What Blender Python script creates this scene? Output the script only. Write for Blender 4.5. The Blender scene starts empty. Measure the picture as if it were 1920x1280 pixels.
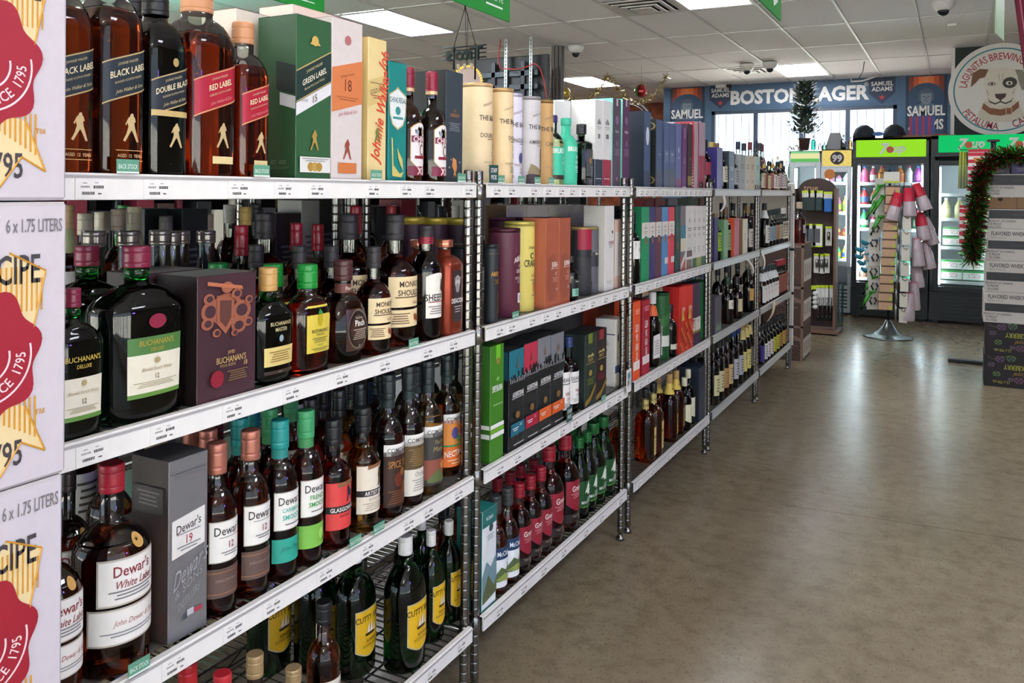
import bpy, math, random
import numpy as np
from mathutils import Matrix, Vector

# ------------------------------------------------------------------ camera, world, exposure
sc = bpy.context.scene
C = sc.collection
FPX, YAW, ROLL, PIT, CYP, EYE = 1564.2, math.radians(28.06), math.radians(.5212), math.radians(-.38), 367.6, 1.4
cam = bpy.data.objects.new('camera', bpy.data.cameras.new('camera'))
C.objects.link(cam)
cam.data.sensor_width = 36
cam.data.lens = FPX / 1920 * 36
cam.data.shift_y = -(640 - CYP) / 1920
cam.data.clip_start = .05
cam.matrix_world = (Matrix.Translation((0, 0, EYE)) @ Matrix.Rotation(YAW, 4, 'Z')
                    @ Matrix.Rotation(math.pi / 2 + PIT, 4, 'X') @ Matrix.Rotation(ROLL, 4, 'Z'))
sc.camera = cam
world = bpy.data.worlds.new('daylight')
sc.world = world
world.use_nodes = True
wb = world.node_tree.nodes['Background']
wb.inputs[0].default_value = (.82, .92, 1, 1)
wb.inputs[1].default_value = 3.0
LAMP = 25.0                      # radiance of the fluorescent ceiling panels
sun = bpy.data.objects.new('sun', bpy.data.lights.new('sun', 'SUN'))
C.objects.link(sun)
sun.data.energy = 75
sun.data.angle = .01
sun.data.color = (1, .96, .9)
sun.rotation_euler = (0, math.radians(-32), 0)          # over the roof from the left, added to bounce light onto the ceiling
for n_, c_, e_, p_, r_, s_ in (('teal_led', (.1, 1, .75), 26, (-5.6, 4.3, 2.6), (math.pi, 0, 0), (.5, .1)), ('violet_neon', (.3, .16, 1), 20, (3.1, 1.6, 1.9), (0, math.radians(90), 0), (.5, .35))):
    lt_ = bpy.data.objects.new(n_, bpy.data.lights.new(n_, 'AREA')); C.objects.link(lt_)
    lt_.data.shape = 'RECTANGLE'; lt_.data.size, lt_.data.size_y = s_; lt_.data.color = c_; lt_.data.energy = e_
    lt_.location = p_; lt_.rotation_euler = r_
sc.view_settings.view_transform = 'Standard'
sc.view_settings.look = 'None'
sc.view_settings.exposure = 0.0
sc.view_settings.gamma = 1
sc.view_settings.use_curve_mapping = False
cy = sc.cycles
cy.use_denoising = True
cy.max_bounces = 10
cy.transmission_bounces = 8
cy.transparent_max_bounces = 12
cy.glossy_bounces = 4
cy.diffuse_bounces = 6
cy.caustics_reflective = False
cy.caustics_refractive = False
cy.sample_clamp_indirect = 10

# ------------------------------------------------------------------ pixel rays of the 1920 x 1280 photograph
_cy, _sy = math.cos(YAW), math.sin(YAW)
_r = np.array([_cy, _sy, 0]); _f0 = np.array([-_sy, _cy, 0]); _u0 = np.array([0, 0, 1.])
_f = _f0 * math.cos(PIT) + _u0 * math.sin(PIT)
_u = -_f0 * math.sin(PIT) + _u0 * math.cos(PIT)
CAMP = np.array([0, 0, EYE])
def ray(x, y):
    dx, dy = x - 960, y - CYP
    c, s = math.cos(ROLL), math.sin(ROLL)
    return _r * (c * dx + s * dy) / FPX - _u * (-s * dx + c * dy) / FPX + _f
def at_x(x, y, X):
    d = ray(x, y); return CAMP + d * (X / d[0])
def at_y(x, y, Y):
    d = ray(x, y); return CAMP + d * (Y / d[1])
def at_z(x, y, z):
    d = ray(x, y); return CAMP + d * ((z - EYE) / d[2])
def depth(P):
    return float((np.asarray(P) - CAMP) @ _f)

# ------------------------------------------------------------------ materials
def lin(h):
    h = h.lstrip('#')
    if len(h) == 3: h = ''.join(q * 2 for q in h)
    v = [int(h[i:i + 2], 16) / 255 for i in (0, 2, 4)]
    return [x / 12.92 if x <= .04045 else ((x + .055) / 1.055) ** 2.4 for x in v] + [1]
_mc = {}
def M(col, rough=.5, metal=0., kind='paper', bump=0.):
    """opaque material with a faint procedural mottling of its colour"""
    key = (col, rough, metal, kind, bump)
    if key in _mc: return _mc[key]
    m = bpy.data.materials.new('%s_%s' % (kind, col.strip('#')))
    m.use_nodes = True
    nt = m.node_tree; b = nt.nodes['Principled BSDF']
    c = lin(col)
    b.inputs['Roughness'].default_value = rough
    b.inputs['Metallic'].default_value = metal
    nz = nt.nodes.new('ShaderNodeTexNoise'); tc = nt.nodes.new('ShaderNodeTexCoord')
    nt.links.new(tc.outputs['Object'], nz.inputs['Vector'])
    nz.inputs['Scale'].default_value = {'paper': 60, 'metal': 25, 'plastic': 40, 'wood': 12}.get(kind, 40)
    mx = nt.nodes.new('ShaderNodeMix'); mx.data_type = 'RGBA'
    k = {'paper': .06, 'metal': .12, 'plastic': .05, 'wood': .25}.get(kind, .05)
    mx.inputs['A'].default_value = [max(0, x * (1 - k)) for x in c[:3]] + [1]
    mx.inputs['B'].default_value = [min(1, x * (1 + k)) for x in c[:3]] + [1]
    nt.links.new(nz.outputs['Fac'], mx.inputs['Factor'])
    nt.links.new(mx.outputs['Result'], b.inputs['Base Color'])
    if bump:
        bp = nt.nodes.new('ShaderNodeBump'); bp.inputs['Strength'].default_value = bump
        bp.inputs['Distance'].default_value = .002
        nt.links.new(nz.outputs['Fac'], bp.inputs['Height']); nt.links.new(bp.outputs['Normal'], b.inputs['Normal'])
    _mc[key] = m
    return m
def liquid(col, rough=.03):
    """a bottle full of tinted spirit: one refracting body"""
    key = ('liq', col, rough)
    if key in _mc: return _mc[key]
    m = bpy.data.materials.new('spirit_' + col.strip('#')); m.use_nodes = True
    nt = m.node_tree; b = nt.nodes['Principled BSDF']
    b.inputs['Transmission Weight'].default_value = 1
    b.inputs['IOR'].default_value = 1.42
    b.inputs['Roughness'].default_value = rough
    lw = nt.nodes.new('ShaderNodeTexNoise'); lw.inputs['Scale'].default_value = 8
    tc = nt.nodes.new('ShaderNodeTexCoord'); nt.links.new(tc.outputs['Object'], lw.inputs['Vector'])
    mx = nt.nodes.new('ShaderNodeMix'); mx.data_type = 'RGBA'
    c = lin(col)
    mx.inputs['A'].default_value = [x * .85 for x in c[:3]] + [1]; mx.inputs['B'].default_value = [min(1, x * 1.15) for x in c[:3]] + [1]
    nt.links.new(lw.outputs['Fac'], mx.inputs['Factor']); nt.links.new(mx.outputs['Result'], b.inputs['Base Color'])
    _mc[key] = m
    return m
def clear(tint='#f4f8f6', refl=.35):
    """thin clear sheet or shell: see-through with a fresnel sheen"""
    key = ('clr', tint, refl)
    if key in _mc: return _mc[key]
    m = bpy.data.materials.new('clear_' + tint.strip('#')); m.use_nodes = True
    nt = m.node_tree; nt.nodes.clear()
    o = nt.nodes.new('ShaderNodeOutputMaterial'); mix = nt.nodes.new('ShaderNodeMixShader')
    t = nt.nodes.new('ShaderNodeBsdfTransparent'); g = nt.nodes.new('ShaderNodeBsdfGlossy'); fr = nt.nodes.new('ShaderNodeLayerWeight')
    t.inputs[0].default_value = lin(tint); g.inputs['Roughness'].default_value = .04
    fr.inputs['Blend'].default_value = refl
    nt.links.new(fr.outputs['Fresnel'], mix.inputs[0]); nt.links.new(t.outputs[0], mix.inputs[1]); nt.links.new(g.outputs[0], mix.inputs[2])
    nt.links.new(mix.outputs[0], o.inputs[0])
    _mc[key] = m
    return m
def glow(col, s):
    key = ('glow', col, s)
    if key in _mc: return _mc[key]
    m = bpy.data.materials.new('lit_' + col.strip('#')); m.use_nodes = True
    nt = m.node_tree; nt.nodes.clear()
    o = nt.nodes.new('ShaderNodeOutputMaterial'); e = nt.nodes.new('ShaderNodeEmission')
    e.inputs[0].default_value = lin(col); e.inputs[1].default_value = s
    nt.links.new(e.outputs[0], o.inputs[0])
    _mc[key] = m
    return m
CHROME = M('#86847f', .24, 1, 'metal')
STEEL = M('#8a8886', .35, 1, 'metal')
DARK = M('#17181a', .5, 0, 'plastic')
WHITE = M('#e6e3e0', .55)
INK = M('#222226', .6)

# ------------------------------------------------------------------ text glyphs (built-in font), flattened to triangles, cap height 1
_tc = {}
def glyphs(s, bold=0):
    key = (s, bold)
    if key not in _tc:
        cu = bpy.data.curves.new('t', 'FONT')
        cu.body = s; cu.align_x = 'CENTER'; cu.resolution_u = 2; cu.offset = bold * .01
        o = bpy.data.objects.new('t', cu)
        me = o.to_mesh()
        V = np.array([v.co[:2] for v in me.vertices], float).reshape(-1, 2) / .729
        F = [list(p.vertices) for p in me.polygons]
        o.to_mesh_clear(); bpy.data.objects.remove(o); bpy.data.curves.remove(cu)
        _tc[key] = (V, F)
    return _tc[key]

# ------------------------------------------------------------------ mesh accumulator
class MB:
    def __init__(s): s.V = []; s.F = []; s.FM = []; s.S = []; s.mats = []
    def mi(s, m):
        if m not in s.mats: s.mats.append(m)
        return s.mats.index(m)
    def add(s, V, F, m, smooth=False):
        o = len(s.V); k = s.mi(m)
        s.V += [tuple(map(float, v)) for v in V]
        s.F += [[i + o for i in f] for f in F]; s.FM += [k] * len(F); s.S += [smooth] * len(F)
        return s
    def box(s, c, d, m, b=0., rz=0., top=None):
        x, y, z = d[0] / 2, d[1] / 2, d[2] / 2
        if b <= 0:
            V = [(i * x, j * y, k * z) for i in (-1, 1) for j in (-1, 1) for k in (-1, 1)]
            F = [(0, 1, 3, 2), (4, 6, 7, 5), (0, 4, 5, 1), (2, 3, 7, 6), (0, 2, 6, 4), (1, 5, 7, 3)]
        else:
            V = []; ix = {}
            for i in (-1, 1):
                for j in (-1, 1):
                    for k in (-1, 1):
                        for a, p in enumerate(((i * x, j * (y - b), k * (z - b)), (i * (x - b), j * y, k * (z - b)), (i * (x - b), j * (y - b), k * z))):
                            ix[i, j, k, a] = len(V); V.append(p)
            F = []
            for a, o1, o2 in ((0, 1, 2), (1, 0, 2), (2, 0, 1)):
                for e in (-1, 1):
                    q = []
                    for p1, p2 in ((-1, -1), (1, -1), (1, 1), (-1, 1)):
                        t = [0, 0, 0]; t[a] = e; t[o1] = p1; t[o2] = p2; q.append(ix[t[0], t[1], t[2], a])
                    if (e > 0) == (a == 1): q.reverse()
                    F.append(q)
            for a in range(3):
                o1, o2 = [q for q in range(3) if q != a]
                for p1 in (-1, 1):
                    for p2 in (-1, 1):
                        t = [0, 0, 0]; t[o1] = p1; t[o2] = p2
                        q = []
                        for e, w in ((-1, o1), (1, o1), (1, o2), (-1, o2)):
                            t[a] = e; q.append(ix[t[0], t[1], t[2], w])
                        F.append(q)
            for i in (-1, 1):
                for j in (-1, 1):
                    for k in (-1, 1):
                        F.append([ix[i, j, k, 0], ix[i, j, k, 1], ix[i, j, k, 2]])
        cr, sr = math.cos(rz), math.sin(rz)
        V = [(c[0] + cr * p[0] - sr * p[1], c[1] + sr * p[0] + cr * p[1], c[2] + p[2]) for p in V]
        return s.add(V, F, m)
    def lathe(s, prof, N, m, n=2., fl=1., c=(0, 0, 0), smooth=True, cap=(1, 1), nfun=None):
        """prof = [(r, z)]; n = superellipse exponent of the section; fl = depth / width"""
        V = []; F = []
        for i, (r, z) in enumerate(prof):
            nn, ff = (n, fl) if nfun is None else nfun(r, z)
            for k in range(N):
                a = 2 * math.pi * (k + .5) / N
                ca, sa = math.cos(a), math.sin(a)
                q = r * (abs(ca) ** nn + abs(sa) ** nn) ** (-1 / nn)
                V.append((c[0] + q * ca * ff, c[1] + q * sa, c[2] + z))
        for i in range(len(prof) - 1):
            for k in range(N):
                k2 = (k + 1) % N
                F.append((i * N + k, i * N + k2, (i + 1) * N + k2, (i + 1) * N + k))
        s.add(V, F, m, smooth)
        o = len(s.V) - len(V); km = s.mi(m)
        if cap[0]: s.F.append([o + k for k in range(N)][::-1]); s.FM.append(km); s.S.append(False)
        if cap[1]: s.F.append([o + (len(prof) - 1) * N + k for k in range(N)]); s.FM.append(km); s.S.append(False)
        return s
    def tube(s, pts, r, m, n=6, closed=False):
        pts = [Vector(p) for p in pts]; V = []; F = []; L = len(pts)
        for i, p in enumerate(pts):
            t = (pts[min(i + 1, L - 1)] - pts[max(i - 1, 0)]).normalized()
            a = t.cross(Vector((0, 0, 1)) if abs(t.z) < .9 else Vector((1, 0, 0))).normalized(); b = t.cross(a)
            rr = r[i] if isinstance(r, (list, tuple)) else r
            for k in range(n):
                q = 2 * math.pi * k / n
                V.append(p + a * (rr * math.cos(q)) + b * (rr * math.sin(q)))
        for i in range(L - 1):
            for k in range(n):
                k2 = (k + 1) % n; F.append((i * n + k, i * n + k2, (i + 1) * n + k2, (i + 1) * n + k))
        F.append(list(range(n))[::-1]); F.append([(L - 1) * n + k for k in range(n)])
        return s.add(V, F, m, n > 4)
    def text(s, t, h, mp, m, u=0, v=0, sx=1., bold=0, sh=0., rot=0., slant=0.):
        V, F = glyphs(t, bold)
        if len(V) == 0: return s
        x = (V[:, 0] * sx + V[:, 1] * sh) * h; y = (V[:, 1] - .5) * h
        if rot: x, y = x * math.cos(rot) - y * math.sin(rot), x * math.sin(rot) + y * math.cos(rot)
        x = x + u; y = y + v
        return s.add([mp(a, b + slant * a) for a, b in zip(x, y)], F, m)
    def poly(s, P, mp, m, smooth=False):
        return s.add([mp(*p) for p in P], [list(range(len(P)))], m, smooth)
    def patch(s, u0, u1, v0, v1, mp, m, nu=1, nv=1, shape=None):
        """sheet over (u, v); shape(fu, fv) may return an offset (du, dv)"""
        V = []; F = []
        for j in range(nv + 1):
            for i in range(nu + 1):
                u = u0 + (u1 - u0) * i / nu; v = v0 + (v1 - v0) * j / nv
                if shape:
                    a, b = shape(i / nu, j / nv); u += a; v += b
                V.append(mp(u, v))
        for j in range(nv):
            for i in range(nu):
                a = j * (nu + 1) + i; F.append((a, a + 1, a + nu + 2, a + nu + 1))
        return s.add(V, F, m, nu > 2)
    def mesh(s, name):
        me = bpy.data.meshes.new(name)
        me.from_pydata(s.V, [], s.F)
        for m in s.mats: me.materials.append(m)
        me.polygons.foreach_set('material_index', s.FM)
        me.polygons.foreach_set('use_smooth', s.S)
        me.update()
        return me
    def build(s, name, parent=None, loc=None, rz=0.):
        return ob(name, s.mesh(name), parent, loc, rz)
def ob(name, me, parent=None, loc=None, rz=0.):
    o = bpy.data.objects.new(name, me); C.objects.link(o)
    if parent: o.parent = parent
    if loc is not None: o.location = loc
    o.rotation_euler.z = rz
    return o
def tag(o, label, cat, group=None):
    o['label'] = label; o['category'] = cat
    if group: o['group'] = group
    return o
def thing(name, label, cat, loc=(0, 0, 0), rz=0., group=None):
    return tag(ob(name, None, None, loc, rz), label, cat, group)
def struct(o):
    o['kind'] = 'structure'; return o
def copy_tree(o, loc=None, label=None):
    c = o.copy(); C.objects.link(c)
    if loc is not None: c.location = loc
    if label: c['label'] = label
    for ch in o.children:
        d = ch.copy(); C.objects.link(d); d.parent = c
        for g in ch.children:
            e = g.copy(); C.objects.link(e); e.parent = d
    return c
def circ(cx, cy_, rx, ry=None, n=28, a0=0., a1=2 * math.pi):
    ry = rx if ry is None else ry
    k = n if abs(a1 - a0 - 2 * math.pi) < 1e-6 else n + 1
    return [(cx + rx * math.cos(a0 + (a1 - a0) * i / n), cy_ + ry * math.sin(a0 + (a1 - a0) * i / n)) for i in range(k)]
def front(x, e=.0006):            # faces +X (towards the aisle): u runs along +Y
    return lambda u, v: (x + e, u, v)
def side(y, e=.0006):             # faces -Y (towards the viewer's end): u runs along +X
    return lambda u, v: (u, y - e, v)
def arc(mp, r, cu, cv, up=True):  # bends a text line round (cu, cv)
    if up: return lambda u, v: mp(cu + (r + v) * math.sin(u / r), cv + (r + v) * math.cos(u / r))
    return lambda u, v: mp(cu + (r - v) * math.sin(u / r), cv - (r - v) * math.cos(u / r))
# ================================================================== the room
def concrete():
    m = bpy.data.materials.new('polished_concrete'); m.use_nodes = True
    nt = m.node_tree; N = nt.nodes; L = nt.links; b = N['Principled BSDF']
    tc = N.new('ShaderNodeTexCoord')
    def noise(s, d, r=.6, sc_=(1, 1, 1)):
        mp = N.new('ShaderNodeMapping'); mp.inputs['Scale'].default_value = sc_
        L.new(tc.outputs['Object'], mp.inputs[0])
        n = N.new('ShaderNodeTexNoise'); n.inputs['Scale'].default_value = s; n.inputs['Detail'].default_value = d; n.inputs['Roughness'].default_value = r
        L.new(mp.outputs[0], n.inputs['Vector']); return n
    def ramp(src, *stops):
        r = N.new('ShaderNodeValToRGB'); L.new(src, r.inputs[0])
        e = r.color_ramp.elements
        while len(e) < len(stops): e.new(.5)
        for q, (p, c) in zip(e, stops): q.position = p; q.color = lin(c)
        return r.outputs[0]
    def mix(a, b_, f, mode='MIX'):
        x = N.new('ShaderNodeMix'); x.data_type = 'RGBA'; x.blend_type = mode
        for s, v in (('A', a), ('B', b_), ('Factor', f)):
            if isinstance(v, (float, int)): x.inputs[s].default_value = v
            elif isinstance(v, str): x.inputs[s].default_value = lin(v)
            else: L.new(v, x.inputs[s])
        return x.outputs['Result']
    big = ramp(noise(1.1, 4).outputs['Fac'], (.3, '#6b5f4a'), (.5, '#7e725c'), (.72, '#90846c'))
    mid = ramp(noise(14, 8, .66).outputs['Fac'], (.3, '#554a38'), (.5, '#80735e'), (.85, '#998c75'))
    c = mix(big, mid, .5)
    speck = ramp(noise(120, 4, .65, (1, .55, 1)).outputs['Fac'], (.57, '#000000'), (.68, '#ffffff'))
    c = mix(c, '#43392b', mix('#000000', speck, .7))
    cl = noise(2.2, 2)
    patch_ = ramp(cl.outputs['Fac'], (.5, '#000000'), (.62, '#ffffff'))
    sp2 = ramp(noise(95, 2).outputs['Fac'], (.60, '#000000'), (.74, '#ffffff'))
    c = mix(c, '#352c20', mix('#000000', mix(patch_, sp2, 1., 'MULTIPLY'), .7))
    wv = N.new('ShaderNodeTexVoronoi'); wv.feature = 'DISTANCE_TO_EDGE'; wv.inputs['Scale'].default_value = 2.3
    dn = noise(3, 3); dm = N.new('ShaderNodeVectorMath'); dm.operation = 'ADD'
    L.new(tc.outputs['Object'], dm.inputs[0]); L.new(dn.outputs['Color'], dm.inputs[1]); L.new(dm.outputs[0], wv.inputs['Vector'])
    scr = ramp(wv.outputs['Distance'], (0, '#ffffff'), (.006, '#000000'))
    c = mix(c, '#a59880', mix('#000000', mix(scr, patch_, 1., 'MULTIPLY'), .35))
    L.new(c, b.inputs['Base Color'])
    b.inputs['Roughness'].default_value = .26
    bp = N.new('ShaderNodeBump'); bp.inputs['Strength'].default_value = .03; bp.inputs['Distance'].default_value = .006
    L.new(noise(14, 3).outputs['Fac'], bp.inputs['Height']); L.new(bp.outputs[0], b.inputs['Normal'])
    b.inputs['Specular IOR Level'].default_value = .5
    return m
FLOORM = concrete()
X0, X1, Y0, Y1, ZC = -8.88, 3.32, -4., 12.85, 3.05
YB = 14.9                                    # the store runs deeper beside the window wall
m = MB(); m.box((-2.8, 5.4, -.1), (60, 70, .06), M('#b9b3a8', .9)); bounce_pave = struct(m.build('bounce_pavement'))  # unseen outside ground, added to throw sunlight up through the glazing
floor = struct(ob('floor', None))
def jy(x): return 3.87 + .085 * (x + .83)    # control joint sawn across the aisle
for a, b_ in ((None, -.003), (.003, None)):
    m = MB()
    y0 = [Y0, Y0] if a is None else [jy(X0) + a, jy(X1) + a]
    y1 = [jy(X0) + b_, jy(X1) + b_] if b_ is not None else [YB, YB]
    P = [(X0, y0[0]), (X1, y0[1]), (X1, y1[1]), (X0, y1[0])]
    V = [(x, y, 0) for x, y in P] + [(x, y, -.05) for x, y in P]
    m.add(V, [(0, 1, 2, 3), (0, 4, 5, 1), (1, 5, 6, 2), (2, 6, 7, 3), (3, 7, 4, 0), (7, 6, 5, 4)], FLOORM)
    m.build('slab', floor)
m = MB(); m.box(((X0 + X1) / 2, (jy(X0) + jy(X1)) / 2, -.0575), (X1 - X0, 1.4, .015), M('#2a2621', .9)); m.build('joint_filler', floor)

# ---- suspended ceiling: tiles, T-bars
def tile_mat():
    m = bpy.data.materials.new('ceiling_tile'); m.use_nodes = True
    nt = m.node_tree; N = nt.nodes; L = nt.links; b = N['Principled BSDF']
    tc = N.new('ShaderNodeTexCoord'); n = N.new('ShaderNodeTexNoise'); n.inputs['Scale'].default_value = 130; n.inputs['Detail'].default_value = 2
    L.new(tc.outputs['Object'], n.inputs['Vector'])
    r = N.new('ShaderNodeValToRGB'); L.new(n.outputs['Fac'], r.inputs[0])
    r.color_ramp.elements[0].position = .34; r.color_ramp.elements[0].color = lin('#dad4d3')
    r.color_ramp.elements[1].position = .5; r.color_ramp.elements[1].color = lin('#f6f2f3')
    L.new(r.outputs[0], b.inputs['Base Color']); b.inputs['Roughness'].default_value = .95
    bp = N.new('ShaderNodeBump'); bp.inputs['Strength'].default_value = .3; bp.inputs['Distance'].default_value = .003
    L.new(n.outputs['Fac'], bp.inputs['Height']); L.new(bp.outputs[0], b.inputs['Normal'])
    return m
TILE = tile_mat()
ceiling = struct(ob('ceiling', None))
GX = [-1.56 + .61 * k for k in range(-12, 9)]
GY = [7.42 + 1.22 * k for k in range(-8, 7)]
def gx(k): return -1.56 + .61 * k
lights = [(gx(-1), y, s) for y, s in ((6.2, 1), (11.08, 1), (1.32, 1), (-2.34, 0))] + [(gx(-6), y, s) for y, s in ((6.2, 1), (11.08, 1), (1.32, 1), (-2.34, 0))] \
    + [(gx(4), y, 0) for y in (6.2, 11.08, 1.32, -2.34)]
vents = [(gx(-2), 6.81), (gx(-2), 11.08)]
def in_light(x, y): return any(abs(x - lx - .305) < .1 and ly - .1 < y < ly + 1.3 for lx, ly, _ in lights)
tile_me = {}
for x in GX[:-1]:
    for y in GY[:-1]:
        if in_light(x + .305, y + .61): continue
        y1 = min(y + 1.22, YB)
        if y1 - y < .1: continue
        v = [q for q in vents if abs(q[0] - x) < .1 and y - .1 < q[1] < y + 1.1]
        a, b_ = y, y1
        if v: a, b_ = (y, v[0][1]) if v[0][1] > y + .3 else (v[0][1] + .61, y1)
        k = round(b_ - a, 3)
        if k not in tile_me:
            m = MB(); m.box((0, 0, .008), (.592, k - .018, .016), TILE, .004); tile_me[k] = m.mesh('tile')
        t = ob('tile', tile_me[k], ceiling, (x + .305, (a + b_) / 2, ZC))
tb = {}
for x in GX:
    if 't' not in tb:
        m = MB(); m.box((0, 0, 0), (.022, YB - GY[0], .008), M('#d6d3d1', .5), 0); m.box((0, 0, .014), (.004, YB - GY[0], .02), M('#d6d3d1', .5)); tb['t'] = m.mesh('main_runner')
    ob('main_runner', tb['t'], ceiling, (x, (YB + GY[0]) / 2, ZC - .006))
for y in GY:
    if 'c' not in tb:
        m = MB(); m.box((0, 0, 0), (GX[-1] - GX[0], .022, .006), M('#d6d3d1', .5)); tb['c'] = m.mesh('cross_runner')
    if y < YB: ob('cross_runner', tb['c'], ceiling, ((GX[0] + GX[-1]) / 2, y, ZC - .0045))
m = MB(); m.box(((X0 + X1) / 2, (Y0 + YB) / 2, ZC + .06), (X1 - X0 + .4, YB - Y0 + .4, .04), M('#8f8b88', .9)); m.build('deck', ceiling)
m = MB(); m.box(((X0 + X1) / 2, (Y0 - 2.35) / 2, ZC + .008), (X1 - X0, -2.35 - Y0, .016), TILE); m.build('tile_field', ceiling)

def troffer(x, y, label):
    t = thing('ceiling_light', label, 'ceiling light', (x + .305, y + .61, ZC), 0, 'recessed fluorescent panels in the ceiling')
    m = MB(); fr = M('#e4e2e0', .4)
    for s in (-1, 1):
        m.box((s * .284, 0, -.002), (.026, 1.19, .014), fr, .003); m.box((0, s * .584, -.002), (.542, .022, .014), fr, .003)
    m.box((0, 0, .03), (.6, 1.2, .01), fr)
    m.build('frame', t)
    m = MB(); m.box((0, 0, .002), (.544, 1.146, .006), glow('#f4f8ff', LAMP)); m.build('diffuser', t)
LN = {(1, 6.2): 'lit fluorescent panel over the middle of the long shelf', (1, 11.08): 'lit fluorescent panel near the window wall beside dome cameras',
      (6, 6.2): 'lit fluorescent panel behind the tall green and cream gift boxes', (6, 11.08): 'lit fluorescent panel right of the grey column'}
i = 0
for lx, ly, s in lights:
    k = (-round((lx + 1.56) / .61), ly)
    lab = LN.get(k)
    if lab is None:
        i += 1
        lab = 'lit fluorescent panel beyond the frame, %s, %s' % ({1: 'over the shelf line', 6: 'over the next aisle', -4: 'over the right side'}[k[0]],
              {6.2: 'mid store', 11.08: 'by the far wall', 1.32: 'near the photographer', -2.34: "at the store front"}[ly])
    troffer(lx, ly, lab)
for (vx, vy), lab in zip(vents, ('square stepped air vent in the near ceiling', 'square air vent beside the far dome cameras')):
    t = thing('air_vent', lab, 'air vent', (vx + .305, vy + .305, ZC), 0, 'ceiling air vents')
    vm = M('#d3cdc9', .5)
    for k, (w, z) in enumerate(((.59, -.004), (.46, -.016), (.33, -.028), (.2, -.036))):
        m = MB()
        for s in (-1, 1):
            m.box((s * (w / 2 - .02), 0, z), (.04, w, .008), vm, .002); m.box((0, s * (w / 2 - .02), z), (w - .08, .04, .008), vm, .002)
        if k == 3: m.box((0, 0, z), (.13, .13, .006), vm)
        m.build('louver', t)
    m = MB(); m.box((0, 0, .02), (.6, .6, .01), M('#3a3430', .9)); m.build('duct', t)

# ---- walls
WALL = M('#e2ddd4', .85, bump=.1)
BLUE = M('#4d6883', .7)
def wall(name, c, d, mat): m = MB(); m.box(c, d, mat); return struct(m.build(name))
H2 = ZC + .06
wall('wall_left', (X0 - .05, (Y0 + YB) / 2, H2 / 2), (.1, YB - Y0, H2), WALL)
m = MB()                                         # right wall: solid by the coolers, then unseen glazing added to light the ceiling
GY1 = 1.2
m.box((X1 + .05, (GY1 + YB) / 2, H2 / 2), (.1, YB - GY1, H2), M('#93887c', .8))
for z0, z1 in ((0, .12), (2.75, H2)): m.box((X1 + .05, (Y0 + GY1) / 2, (z0 + z1) / 2), (.1, GY1 - Y0, z1 - z0), WALL)
struct(m.build('wall_right'))
sr = struct(ob('fill_window_3', None, None, (X1 + .05, 0, 0)))
for k in range(7):
    ya, yb = Y0 + (GY1 - Y0) * k / 7, Y0 + (GY1 - Y0) * (k + 1) / 7
    MB().box((0, (ya + yb) / 2, 1.435), (.008, yb - ya - .06, 2.6), clear('#f6fbff', .15)).build('pane', sr)
    MB().box((0, yb, 1.435), (.08, .06, 2.63), M('#8a8d90', .4, .6, 'metal')).build('mullion', sr)
FW = M('#8a8d90', .4, .6, 'metal')
m = MB()                                         # shop front behind the camera: glazing added to brighten the ceiling
for z0, z1 in ((0, .12), (2.75, H2)): m.box(((X0 + X1) / 2, Y0 - .05, (z0 + z1) / 2), (X1 - X0 + .2, .1, z1 - z0), WALL)
struct(m.build('wall_front'))
sf = struct(ob('fill_window_2', None, None, (0, Y0 - .05, 0)))
for k in range(8):
    xa, xb = X0 + (X1 - X0) * k / 8, X0 + (X1 - X0) * (k + 1) / 8
    MB().box(((xa + xb) / 2, 0, 1.435), (xb - xa - .06, .008, 2.6), clear('#f6fbff', .15)).build('pane', sf)
    MB().box((xa, 0, 1.435), (.06, .08, 2.63), FW).build('mullion', sf)
RUST = bpy.data.materials.new('rust_board'); RUST.use_nodes = True
_n = RUST.node_tree; _b = _n.nodes['Principled BSDF']; _t = _n.nodes.new('ShaderNodeTexNoise'); _t.inputs['Scale'].default_value = 6; _t.inputs['Detail'].default_value = 6
_c = _n.nodes.new('ShaderNodeTexCoord'); _n.links.new(_c.outputs['Object'], _t.inputs['Vector'])
_q = _n.nodes.new('ShaderNodeValToRGB'); _n.links.new(_t.outputs['Fac'], _q.inputs[0])
_q.color_ramp.elements[0].position = .35; _q.color_ramp.elements[0].color = lin('#7c3a24'); _q.color_ramp.elements[1].position = .65; _q.color_ramp.elements[1].color = lin('#b8673f')
_n.links.new(_q.outputs[0], _b.inputs['Base Color']); _b.inputs['Roughness'].default_value = .7
WX0 = float(at_y(1244, 200, Y1)[0])
wall('wall_back_left', ((X0 + WX0) / 2, YB + .05, H2 / 2), (WX0 - X0, .1, H2), RUST)
wall('wall_return', (WX0 + .05, (Y1 + YB) / 2 + .06, H2 / 2), (.1, YB - Y1 - .12, H2), WALL)
wl, wr = float(at_y(1334, 215, Y1)[0]), float(at_y(1682, 200, Y1)[0])
wt, wbt = float(at_y(1500, 203, Y1)[2]), 1.15
m = MB()
for x0, x1, z0, z1 in ((WX0, X1, 0, wbt), (WX0, X1, wt, H2), (WX0, wl, wbt, wt), (wr, X1, wbt, wt)):
    m.box(((x0 + x1) / 2, Y1 + .06, (z0 + z1) / 2), (x1 - x0, .12, z1 - z0), BLUE)
struct(m.build('wall_back'))
win = struct(ob('window_1', None, None, (0, Y1, 0)))
fm = M('#39465a', .4, 0, 'plastic')
m = MB()
for x0, x1, z0, z1 in ((wl, wr, wt - .05, wt), (wl, wr, wbt, wbt + .05), (wl, wl + .05, wbt, wt), (wr - .05, wr, wbt, wt)):
    m.box(((x0 + x1) / 2, .05, (z0 + z1) / 2), (x1 - x0, .08, z1 - z0), fm)
m.build('frame', win)
mx = [float(at_y(p, 230, Y1)[0]) for p in (1416, 1502, 1589)]
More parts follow.
